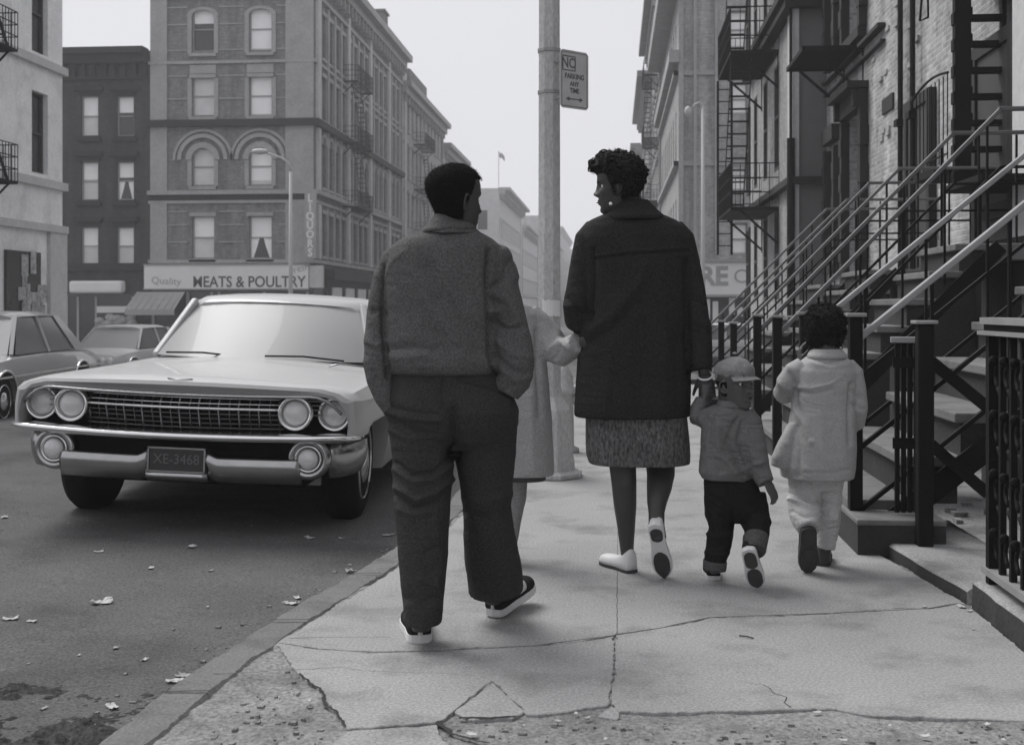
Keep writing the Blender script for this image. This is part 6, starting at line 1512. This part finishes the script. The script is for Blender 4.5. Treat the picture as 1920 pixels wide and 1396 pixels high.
shoe(wo, h1, t1, nrm_, .088, M['leather_w'], M['leather_w'], FL, st=.06, under=((.06, .30, 'sole_d'), (.50, 1.0, 'sole_d')))
fuzz(hw_, hh_, 2600, lambda c: .25 if c > .45 else (.25-(.45-c)*1.3 if c > .1 else (.0 if c > -.3 else -.25)), .14, .045, 5, .0006)
# bracelet
mb = MB(); c = W(1322, 704, 4.965); mb.tube([c+R_c*cos(t)*.031+F_*sin(t)*.026+UP*(.004*cos(t)+.016*sin(t)) for t in [2*pi*i/24 for i in range(25)]], .0045, 8); mb.build('bracelet', M['pearl'], wo, smooth=True)

# ------------------------------------------------ the toddler
td = person(1365, 1080, 4.87, 'toddler in a peaked cap and olive jacket, looking back over his shoulder at the camera')
ht = Head(1379, 720, 4.86, .208, 140, tilt=.0, wide=1.03)
mb = MB(); ht.mesh(mb)
limb(mb, [(1372, 735, 4.87, 20, .045), (1369, 760, 4.87, 21, .045), (1368, 775, 4.87, 28, .05)])
limb(mb, [(1368, 775, 4.87, 34, .05), (1366, 840, 4.87, 38, .07), (1372, 930, 4.87, 40, .07)], flat=True)
limb(mb, [(1350, 920, 4.87, 20, .05), (1352, 990, 4.85, 15, .04), (1340, 1060, 4.84, 10, .025), (1340, 1070, 4.85, 10, .025)]); limb(mb, [(1405, 930, 4.86, 22, .05), (1418, 985, 4.80, 17, .045), (1410, 1020, 4.71, 12, .032), (1406, 1042, 4.68, 11, .028)])
limb(mb, [(1340, 775, 4.87, 14, .03), (1308, 785, 4.91, 11, .025), (1318, 752, 4.95, 9, .02), (1323, 744, 4.955, 8, .018)]); limb(mb, [(1400, 780, 4.85, 15, .03), (1416, 850, 4.82, 12, .026), (1430, 892, 4.8, 9.5, .02)])
hand(mb, W(1322, 746, 4.945), toW((.12, .05, 1)), toW((.1, 1, -.1)), .105, (.4, .5, .4), 1)
limb(mb, [(1428, 888, 4.79, 9, .02), (1438, 905, 4.775, 8.5, .018)])
hand(mb, W(1437, 902, 4.775), toW((.5, -.05, -.9)), toW((-.6, .7, 0)), .115, (.3, .5, .4), -1)
M['skin_t'] = mat('child skin', .075, .30, .12, 12, .08, 120, spec=.4)
vox(mb, 'body', M['skin_t'], td, .0034, 2); ht.eyes(td)
def hair_t(th, z, x, y):
    c = cos(th); hl = .3 if c > .3 else (.3-(.3-c)*2 if c > .1 else -.25); e = max(0, min(1, (z-max(hl, -.26))/.03))*(1 if z < .06 else 0); return -.04+e*.06
ht.shell(hair_t).build('hair', M['hair'], td, smooth=True)
def cap_f(th, z, x, y):
    c = cos(th); hl = .13+.03*c; e = max(0, min(1, (z-hl+.04)/.03)); seam = .010*abs(sin(th*4))**8
    return -.05+e*(.048+.02*math.exp(-((z-.28)/.12)**2)+.05*max(0, z-.2)/.3-seam+.02*noise.noise(V((x*6, y*6, z*9))))
M['lips'] = mat('dark lips', .03, .5, .1, 20); M['lips_t'] = mat('child lips', .035, .5, .1, 20)
for hd_, m_, pr_ in ((ht, 'lips_t', td), (hw_, 'lips', wo)):
    mb = MB(); mb.ell(hd_.P(0, .352+.030, -.258), (.065*hd_.H, .03*hd_.H, .012*hd_.H), M=Matrix([hd_.r.to_tuple(), hd_.f.to_tuple(), hd_.u.to_tuple()]).transposed().to_4x4()); mb.build('mouth', M[m_], pr_, smooth=True)
    for sd in (-1, 1):
        mb = MB(); mb.tube([hd_.P(sd*x, .350-.25*(x-.06)**2*4, z+.095) for x, z in ((.06, .0), (.12, .018), (.18, .014), (.22, -.005))], .010*hd_.H, 6); mb.build('eyebrow', M['hair'], pr_, smooth=True)
cp = ht.shell(cap_f, 110, 90, z0=.02).build('cap', M['cap'], td, smooth=True)
mb = MB(); n = 18; P = []
for i in range(n+1):
    t = -1.15+2.3*i/n; x = sin(t)*.36; y = cos(t)*.36-.0; P.append((x, y))
top = []; 
for lay, dz in ((0, .0), (1, -.02)):
    for (x, y) in P: mb.v.append(tuple(ht.P(x, y+.02, .175+dz-.02*abs(x))))
    for i, (x, y) in enumerate(P):
        k = cos(-1.15+2.3*i/n)**.6 if cos(-1.15+2.3*i/n) > 0 else 0; mb.v.append(tuple(ht.P(x*1.12, y+.02+.15*k, .130+dz-.10*abs(x))))
m = n+1
for i in range(n):
    mb.f += [(i, i+1, m+i+1, m+i), (2*m+i, 3*m+i, 3*m+i+1, 2*m+i+1), (m+i, m+i+1, 3*m+i+1, 3*m+i), (i, 2*m+i, 2*m+i+1, i+1)]
mb.f += [(0, m, 3*m, 2*m), (m-1, 3*m-1, 4*m-1, 2*m-1)]
mb.build('visor', M['cap'], cp, smooth=False, bevel=.002)
mb = MB(); mb.ell(ht.P(0, -.02, .615), (.010, .010, .006)); mb.build('cap_button', M['cap'], cp, smooth=True)
jk = MB()
limb(jk, [(1370, 757, 4.87, 22, .052), (1368, 764, 4.87, 33, .064), (1367, 774, 4.87, 44, .074), (1366, 795, 4.87, 49, .085), (1366, 830, 4.87, 51, .095), (1364, 865, 4.865, 52, .102), (1362, 884, 4.86, 51, .102), (1363, 896, 4.86, 46, .092)], 36, 2.3, True)
limb(jk, [(1346, 778, 4.87, 20, .045), (1322, 786, 4.90, 19, .045), (1307, 782, 4.93, 15.5, .04), (1309, 765, 4.95, 14.5, .036), (1318, 749, 4.955, 13, .032)])
limb(jk, [(1392, 778, 4.86, 24, .05), (1404, 795, 4.85, 25, .052), (1411, 825, 4.83, 24, .05), (1418, 858, 4.81, 21.5, .046), (1425, 882, 4.80, 19, .04), (1431, 896, 4.785, 18, .038), (1436, 905, 4.775, 16, .034)])
vox(jk, 'jacket', M['toddler_jacket'], td, .0046, 4, [([(1385, 780), (1372, 800), (1362, 830), (1380, 860), (1395, 890)], 5, -.009), ([(1392, 790), (1384, 825), (1400, 870)], 5, -.008), ([(1345, 800), (1350, 850), (1375, 885), (1392, 896)], 6, .008), ([(1335, 790), (1335, 850), (1350, 885)], 5, -.005), ([(1330, 800), (1328, 880)], 6, .004),
    ([(1400, 805), (1405, 840), (1425, 870)], 5, .006), ([(1362, 860), (1380, 885)], 4, .007), ([(1345, 768), (1340, 790)], 5, -.006), ([(1395, 880), (1412, 872), (1430, 866)], 4, .006)], .0018, (14, 14, 14), 5)
mb = MB(); limb(mb, [(1371, 763, 4.865, 27, .062), (1371, 757, 4.865, 27, .062), (1371, 750, 4.865, 23, .054)], 28, 2.2, True); vox(mb, 'collar', M['toddler_jacket'], td, .0036, 2)
mb = MB(); limb(mb, [(1368, 884, 4.87, 44, .085), (1370, 905, 4.87, 49, .092), (1374, 930, 4.87, 53, .098), (1377, 955, 4.87, 55, .098), (1378, 975, 4.87, 46, .08)], 32, 2.3, True)
limb(mb, [(1350, 930, 4.87, 30, .075), (1350, 965, 4.86, 28, .068), (1353, 990, 4.85, 22.5, .06), (1348, 1018, 4.845, 23, .056), (1342, 1044, 4.84, 20, .052), (1340, 1062, 4.84, 19, .05)])
limb(mb, [(1402, 930, 4.87, 34, .08), (1412, 965, 4.86, 31, .08), (1420, 984, 4.82, 25, .075), (1420, 1000, 4.77, 22, .062), (1417, 1018, 4.73, 20, .056)])
vox(mb, 'trousers', M['toddler_trouser'], td, .0046, 3, [([(1325, 1000), (1345, 1006), (1368, 1002)], 4, .005), ([(1325, 1018), (1345, 1026), (1368, 1020)], 4, -.005), ([(1325, 1035), (1345, 1042), (1362, 1036)], 4, .005), ([(1398, 940), (1410, 965), (1440, 978)], 5, .008), ([(1375, 960), (1376, 985)], 7, -.012), ([(1360, 920), (1350, 960)], 6, .005)], .002, (12, 12, 20), 6)
mb = MB(); limb(mb, [(1341, 1050, 4.84, 22, .06), (1339.5, 1067, 4.84, 21.5, .058)], 26); mb.build('trouser_cuff', M['cuff'], td, smooth=True, bevel=.003)
mb = MB(); limb(mb, [(1417, 1006, 4.74, 23, .062), (1414, 1034, 4.695, 21, .056)], 26); mb.build('trouser_cuff', M['cuff'], td, smooth=True, bevel=.003)
hl = gp_(1339, 1087); shoe(td, hl, hl+dirc(3)*.155, UP, .070, M['canvas'], M['rubber_w'], st=.11)
h1, t1 = W(1403, 1032, 4.635), W(1421, 1102, 4.72); shoe(td, h1, t1, toW((.22, .97, .15)), .070, M['canvas'], M['rubber_w'], st=.12, under=((.04, .46, 'sole_d'), (.48, .98, 'sole_d')))

# ------------------------------------------------ the running child in the light coat on the right
gr = person(1535, 1055, 5.15, 'child in light cotton coat and light trousers running beside the stoop')
hg = Head(1547, 622, 5.17, .205, 8, tilt=.22)
mb = MB(); hg.mesh(mb)
limb(mb, [(1548, 640, 5.17, 20, .045), (1549, 662, 5.16, 22, .048), (1549, 685, 5.16, 34, .055)]); limb(mb, [(1548, 690, 5.15, 44, .06), (1545, 780, 5.15, 44, .08), (1535, 880, 5.15, 46, .09), (1535, 905, 5.15, 40, .08)], flat=True)
limb(mb, [(1515, 890, 5.17, 20, .045), (1510, 945, 5.13, 15, .035), (1516, 985, 5.01, 10, .025), (1517, 1000, 4.985, 9, .02)]); limb(mb, [(1552, 890, 5.17, 22, .055), (1551, 960, 5.17, 15, .045), (1545, 1030, 5.17, 12, .032), (1545, 1052, 5.18, 12, .032)])
limb(mb, [(1498, 695, 5.15, 15, .035), (1470, 735, 5.19, 13, .03), (1492, 705, 5.34, 10, .022), (1499, 682, 5.37, 9, .02)]); limb(mb, [(1600, 695, 5.15, 14, .035), (1611, 775, 5.14, 12, .03), (1590, 790, 5.3, 9.5, .022)])
hand(mb, W(1499, 684, 5.37), toW((.1, .2, 1)), toW((1, 0, 0)), .135, (.4, .5, .4)); hand(mb, W(1590, 790, 5.3), toW((-.6, .8, .1)), toW((0, 0, -1)), .135, (.4, .5, .4))
vox(mb, 'body', M['skin'], gr, .004, 2); hg.eyes(gr)
def hair_g(th, z, x, y):
    c = cos(th); hl = .26 if c > .35 else (.26-(.35-c)*1.5 if c > .0 else -.36); hl = max(hl, -.40); e = max(0, min(1, (z-hl)/.04))
    return -.03+e*(.085+.03*noise.noise(V((x*9, y*9, z*9)))+.012*noise.noise(V((x*30, y*30, z*30)))+.03*math.exp(-((z+.22)/.08)**2))
hgm = hg.shell(hair_g, 110, 90).build('hair', M['hair_curl'], gr, smooth=True)
fuzz(hg, hgm, 2600, lambda c: -.34 if c < 0 else .25, .09, .05, 6, .0006)
add_curls(hg, hgm, 520, lambda c: .28 if c > .35 else (.28-(.35-c)*1.5 if c > 0 else -.36), .07, 8, .005, .011, .0028)
jk = MB()
limb(jk, [(1550, 662, 5.155, 26, .056), (1549, 670, 5.155, 38, .068), (1548, 680, 5.155, 50, .082), (1547, 695, 5.15, 58, .094), (1546, 720, 5.15, 58.5, .105), (1545, 760, 5.15, 58, .112), (1541, 800, 5.145, 62, .124), (1536, 840, 5.14, 67, .138), (1532, 875, 5.135, 69, .148), (1532, 894, 5.13, 66, .146)], 40, 2.35, True)
limb(jk, [(1508, 690, 5.15, 22, .05), (1490, 700, 5.155, 22, .052), (1474, 720, 5.165, 20, .052), (1469, 738, 5.20, 19, .05), (1478, 735, 5.28, 16, .044), (1490, 710, 5.35, 13, .036), (1497, 692, 5.37, 11, .03)])
limb(jk, [(1585, 688, 5.15, 20, .05), (1598, 700, 5.15, 20, .052), (1604, 730, 5.145, 19, .052), (1607, 765, 5.14, 18.5, .05), (1604, 790, 5.17, 17, .048), (1598, 796, 5.25, 14, .042), (1590, 792, 5.31, 12, .034)])
limb(jk, [(1492, 800, 5.13, 16, .05), (1478, 835, 5.11, 20, .045), (1466, 862, 5.10, 20, .04), (1462, 876, 5.10, 17, .034)])
vox(jk, 'coat', M['coat_g'], gr, .005, 4, [([(1488, 725), (1520, 728), (1555, 720), (1575, 708)], 4, .004), ([(1490, 733), (1530, 738), (1560, 730)], 4, -.004), ([(1485, 735), (1492, 770), (1510, 800), (1522, 830)], 4, .007), ([(1492, 745), (1505, 790), (1520, 820)], 4, -.006), ([(1515, 668), (1550, 680), (1585, 672)], 4, -.005), ([(1520, 680), (1560, 690), (1590, 682)], 5, .004), ([(1596, 720), (1592, 770), (1594, 830)], 4, -.010),
    ([(1600, 735), (1612, 745)], 4, -.006), ([(1600, 758), (1618, 768)], 4, -.006), ([(1495, 800), (1500, 850), (1498, 890)], 7, -.007), ([(1480, 700), (1490, 720), (1492, 740)], 5, -.008), ([(1540, 760), (1545, 880)], 12, .004), ([(1510, 885), (1560, 886), (1592, 880)], 3, -.003)], .0016, (10, 10, 8), 7)
mb = MB(); limb(mb, [(1550, 672, 5.15, 36, .074), (1550, 666, 5.15, 36, .074), (1550, 654, 5.155, 28, .06)], 30, 2.2, True); vox(mb, 'collar', M['coat_g'], gr, .004, 2, [], .001)
mb = MB(); limb(mb, [(1530, 870, 5.15, 52, .10), (1530, 895, 5.15, 52, .10), (1530, 915, 5.15, 48, .09)], 28, 2.3, True)
limb(mb, [(1512, 890, 5.14, 32, .085), (1508, 930, 5.12, 30, .078), (1507, 955, 5.08, 29, .07), (1511, 975, 5.03, 25, .062), (1517, 993, 4.985, 20, .052)]); limb(mb, [(1548, 890, 5.16, 30, .08), (1552, 930, 5.165, 25, .07), (1552, 970, 5.17, 22, .062), (1549, 1005, 5.17, 20, .056), (1546, 1026, 5.17, 18, .05)])
vox(mb, 'trousers', M['pants_l'], gr, .0048, 3, [([(1482, 925), (1510, 935), (1560, 945)], 4, -.008), ([(1482, 935), (1510, 945), (1545, 955)], 4, .006), ([(1488, 960), (1510, 970), (1530, 965)], 4, -.005), ([(1533, 960), (1550, 975), (1570, 970)], 4, .005)], .0024, (12, 12, 18), 8)
h1, t1 = W(1517, 992, 4.95), W(1516, 1073, 5.035); shoe(gr, h1, t1, toW((.02, .98, .2)), .078, M['canvas'], M['sole_d'], st=.10, under=((.03, .34, 'sole_d'), (.44, .99, 'sole_d')))
hl = gp_(1543, 1061); sg_ = shoe(gr, hl, hl+dirc(14)*.2, UP, .080, M['canvas'], M['sole_d'], st=.14)
mb = MB(); mb.tube([hl+dirc(14)*(.02+.03*sin(t))+R_c*cos(t)*.035+UP*(.05+.045*sin(t)) for t in [pi*i/12 for i in range(13)]], .004, 6); mb.build('strap', M['pants_l'], sg_, smooth=True)

# ------------------------------------------------ the child half hidden behind the teenager
gl = person(975, 1060, 5.2, 'child in a pale coat half hidden behind the teenage boy')
hk = Head(926, 528, 5.2, .205, 0, tilt=.05)
mb = MB(); hk.mesh(mb)
limb(mb, [(932, 550, 5.2, 20, .045), (945, 572, 5.2, 24, .05), (955, 590, 5.2, 34, .055)]); limb(mb, [(965, 600, 5.2, 40, .06), (978, 760, 5.2, 42, .08), (980, 900, 5.2, 44, .08)], flat=True)
limb(mb, [(965, 890, 5.2, 18, .05), (958, 970, 5.2, 14, .04), (950, 1048, 5.2, 11, .03)]); limb(mb, [(975, 890, 5.22, 18, .05), (940, 970, 5.25, 14, .04), (915, 1035, 5.3, 11, .03)])
limb(mb, [(990, 600, 5.2, 16, .04), (1042, 655, 5.18, 13, .034), (1088, 640, 5.1, 9, .02)]); hand(mb, W(1086, 641, 5.0), toW((1, -.1, .1)), toW((0, 1, 0)), .13, (.5, .7, .5))
limb(mb, [(925, 600, 5.2, 16, .04), (905, 690, 5.2, 13, .034), (900, 760, 5.2, 10, .024)]); hand(mb, W(900, 760, 5.2), toW((0, 0, -1)), toW((1, 0, 0)), .13)
vox(mb, 'body', M['skin'], gl, .0042, 2); hk.eyes(gl)
hk.shell(hair_g, 80, 70).build('hair', M['hair_curl'], gl, smooth=True)
jk = MB()
limb(jk, [(948, 566, 5.2, 26, .055), (958, 574, 5.2, 40, .07), (962, 590, 5.2, 50, .088), (968, 640, 5.2, 52, .1), (975, 720, 5.2, 54, .112), (978, 800, 5.2, 57, .125), (979, 860, 5.2, 59, .132), (979, 888, 5.2, 59, .132)], 36, 2.3, True)
limb(jk, [(988, 592, 5.2, 26, .052), (1006, 608, 5.2, 28, .056), (1024, 632, 5.19, 30, .058), (1040, 652, 5.17, 29, .057), (1056, 660, 5.14, 27, .053), (1070, 652, 5.09, 23, .047), (1083, 643, 5.03, 19, .04)])
limb(jk, [(930, 596, 5.2, 22, .05), (912, 640, 5.2, 20, .046), (904, 700, 5.2, 18, .042), (900, 758, 5.2, 16, .036)])
vox(jk, 'coat', M['coat_l'], gl, .0055, 4, [([(1006, 620), (1008, 700), (1012, 780)], 5, -.010), ([(1030, 655), (1050, 640), (1066, 652)], 6, .007), ([(1055, 628), (1068, 640), (1080, 655)], 5, -.006), ([(1040, 672), (1052, 650)], 5, -.006), ([(995, 740), (1000, 880)], 8, .005)], .0022, (9, 9, 8), 9)
mb = MB(); limb(mb, [(966, 880, 5.2, 24, .07), (966, 930, 5.2, 21, .06), (960, 975, 5.2, 17, .052), (953, 1035, 5.2, 14, .045)]); limb(mb, [(950, 880, 5.24, 24, .07), (938, 960, 5.26, 18, .055), (918, 1022, 5.3, 14, .045)])
vox(mb, 'leggings', M['pants_g'], gl, .005, 3, [], .001)
hl = gp_(950, 1056); shoe(gl, hl, hl+dirc(-5)*.2, UP, .075, M['canvas'], M['sole_d']); hl = W(913, 1048, 5.32); hl.z = .004; shoe(gl, hl, hl+dirc(-5)*.2, UP, .075, M['canvas'], M['sole_d'])
# ================================================================== LITTER, RUBBLE
rl = random.Random(21)
def scrap(name, px, py, w_, h_, m, label, group=None, z=None, curl=.3, seed=0):
    p = onG(px, py, 0)
    if z is None: z = .003 if p.x > kerb_u(p.y)+.16 else None
    if z is None: p = onG(px, py, -.14); z = -.19+.06*min(1, max(0, (-p.x-.9)/1.8))+.05*min(1, max(0, (-p.x-2.7)/2.3))+.004
    p.z = z; r = random.Random(seed); mb = MB(); n = 6; ang = r.uniform(0, pi); c_, s_ = cos(ang), sin(ang)
    for j in range(n+1):
        for i in range(n+1):
            a = (i/n-.5)*w_*(1+.25*r.uniform(-1, 1)*(i in (0, n))); b = (j/n-.5)*h_*(1+.25*r.uniform(-1, 1)*(j in (0, n)))
            zz = abs(curl*w_*((i/n-.5)**2*1.2+.35*noise.noise(V((i*.5, j*.5, seed*1.7)))))
            mb.v.append((p.x+a*c_-b*s_, p.y+a*s_+b*c_, p.z+zz))
    mb.f = [(j*(n+1)+i, j*(n+1)+i+1, (j+1)*(n+1)+i+1, (j+1)*(n+1)+i) for j in range(n) for i in range(n)]
    o = mb.build(name, m, smooth=False, fix=False); q = o.modifiers.new('s', 'SOLIDIFY'); q.thickness = .0015
    tag(o, label, 'litter', group); return o
M['paper'] = mat('crumpled paper', .48, .8, .25, 30)
M['paper_d'] = mat('dirty paper', .33, .9, .4, 40)
scrap('paper_scrap', 190, 1128, .085, .055, M['paper'], 'largest pale crumpled paper scrap lying alone on the dark road', None, seed=3, curl=.5)
scrap('paper_scrap', 655, 1059, .05, .035, M['paper_d'], 'curled scrap in the gutter left of the boy, beside the kerb', None, seed=5, curl=.6)
scrap('paper_scrap', 580, 1001, .06, .03, M['paper'], 'flat pale scrap in the gutter just under the car bumper shadow', None, seed=6)
GL = 'small pale scrap of litter on the road surface'
for i, (x, y, w_) in enumerate(((217, 1207, .03), (271, 1226, .03), (148, 1222, .015), (52, 1240, .012), (20, 1162, .06), (60, 1165, .035), (395, 1065, .03), (283, 1064, .035), (185, 1038, .04), (390, 1129, .02), (640, 1000, .03), (330, 1262, .06), (345, 1252, .05), (545, 1118, .06), (558, 1108, .04), (82, 1318, .025), (210, 1312, .05), (8, 980, .06), (728, 992, .06), (360, 1024, .06), (40, 1390, .03), (122, 1388, .03))):
    scrap('paper_scrap', x, y, w_, w_*.6, M['paper'] if i % 3 else M['paper_d'], GL, 'litter scraps on the road', seed=10+i, curl=.4)
GL = 'small pale scrap of litter near the broken edge of the pavement'
for i, (x, y, w_) in enumerate(((1080, 1338, .016), (1101, 1346, .016), (1046, 1352, .018), (983, 1360, .009), (885, 1377, .03), (1532, 1336, .022), (1580, 1388, .022), (1733, 1380, .026), (1883, 1388, .014), (1850, 1358, .02), (1668, 1361, .012), (1776, 1377, .008), (1175, 1094, .010), (1340, 1200, .002), (580, 1314, .014), (1135, 1386, .014))):
    scrap('paper_scrap', x, y, w_, w_*.6, M['paper'], GL, 'litter scraps on the pavement', seed=50+i, curl=.3)
GL = 'pale scrap lying against the stone coping'
for i, (x, y, w_) in enumerate(((1733, 1138, .018), (1803, 1138, .035), (1818, 1146, .02), (1825, 1180, .01))):
    scrap('paper_scrap', x, y, w_, w_*.7, M['paper'], GL, 'litter scraps by the coping', seed=80+i, z=.004)
# fallen twig
mb = MB(); a, b = onG(1386, 1193), onG(1413, 1198); mb.tube([a+UP*.004, a.lerp(b, .5)+UP*.006, b+UP*.004], .0025, 5); tag(mb.build('twig', M['stone_dark_shaded']), 'short dark twig lying on the pavement slab', 'twig')
# rubble on the bare dirt
mb = MB()
def chunk(p, r):
    n0 = len(mb.v); vs = [V((x, y, z)).normalized() for x in (-1, 1) for y in (-1, 1) for z in (-1, 1)]
    sc = V((rl.uniform(.6, 1.4), rl.uniform(.6, 1.4), rl.uniform(.3, .8)))
    for q in vs: mb.v.append(tuple(p+V((q.x*sc.x, q.y*sc.y, q.z*sc.z))*r*rl.uniform(.75, 1.2)))
    for f in ((0, 1, 3, 2), (4, 6, 7, 5), (0, 4, 5, 1), (2, 3, 7, 6), (0, 2, 6, 4), (1, 5, 7, 3)): mb.f.append(tuple(n0+i for i in f))
def dz_(u, v):
    q = V((u, v, 0)); return min(-.008+noise.fractal(q*3.2, 1, 2, 5)*.010, -.0035)
for k in range(380):
    px, py = (rl.uniform(240, 620), rl.uniform(1245, 1450)) if k % 2 else (rl.uniform(840, 1920), rl.uniform(1350, 1450))
    if k % 2 and (px > 540+(py-1250)*.6 or px < 520-(py-1210)*1.25+60): continue
    q = onG(px, py); u, v = q.x, q.y
    chunk(V((u, v, dz_(u, v)+.002)), rl.choice([.004, .005, .007, .010, .014]))
tag(mb.build('rubble', M['dirt']), kind='stuff')
mb = MB()
for k in range(420):
    t = rl.gauss(0, 1); v = rl.uniform(3.0, 8.0); u = kerb_u(v)-.03-abs(rl.gauss(0, .16)); rz = -.19+.06*min(1, max(0, (-u-.9)/1.8))
    chunk(V((u, v, rz+.002)), rl.choice([.004, .006, .008, .013]))
for k in range(260):
    v = rl.uniform(2.4, 7); u = rl.uniform(-4.5, -1.4); rz = -.19+.06*min(1, max(0, (-u-.9)/1.8))+.05*min(1, max(0, (-u-2.7)/2.3))
    chunk(V((u, v, rz+.002)), rl.choice([.003, .004, .006]))
tag(mb.build('gutter_grit', M['dirt']), kind='stuff')
mb = MB()
for k in range(220):
    v = rl.uniform(3.2, 9); u = rl.uniform(1.6, 3.6); chunk(V((u, v, -.29)), rl.choice([.02, .03, .05, .07]))
tag(mb.build('areaway_rubble', M['dirt']), kind='stuff')

# ================================================================== HAZE
hz = bpy.data.materials.new('haze air'); hz.use_nodes = True; t = hz.node_tree; t.nodes.clear()
pv = t.nodes.new('ShaderNodeVolumePrincipled'); pv.inputs['Density'].default_value = .0014; pv.inputs['Color'].default_value = (.97, .975, 1, 1); pv.inputs['Anisotropy'].default_value = .2
om = t.nodes.new('ShaderNodeOutputMaterial'); t.links.new(pv.outputs[0], om.inputs['Volume'])
mb = MB(); mb.box(-1450, 1450, -60, 1450, -3.2, 42); o = mb.build('haze', hz); tag(o, kind='stuff')
SC.cycles.volume_bounces = 1
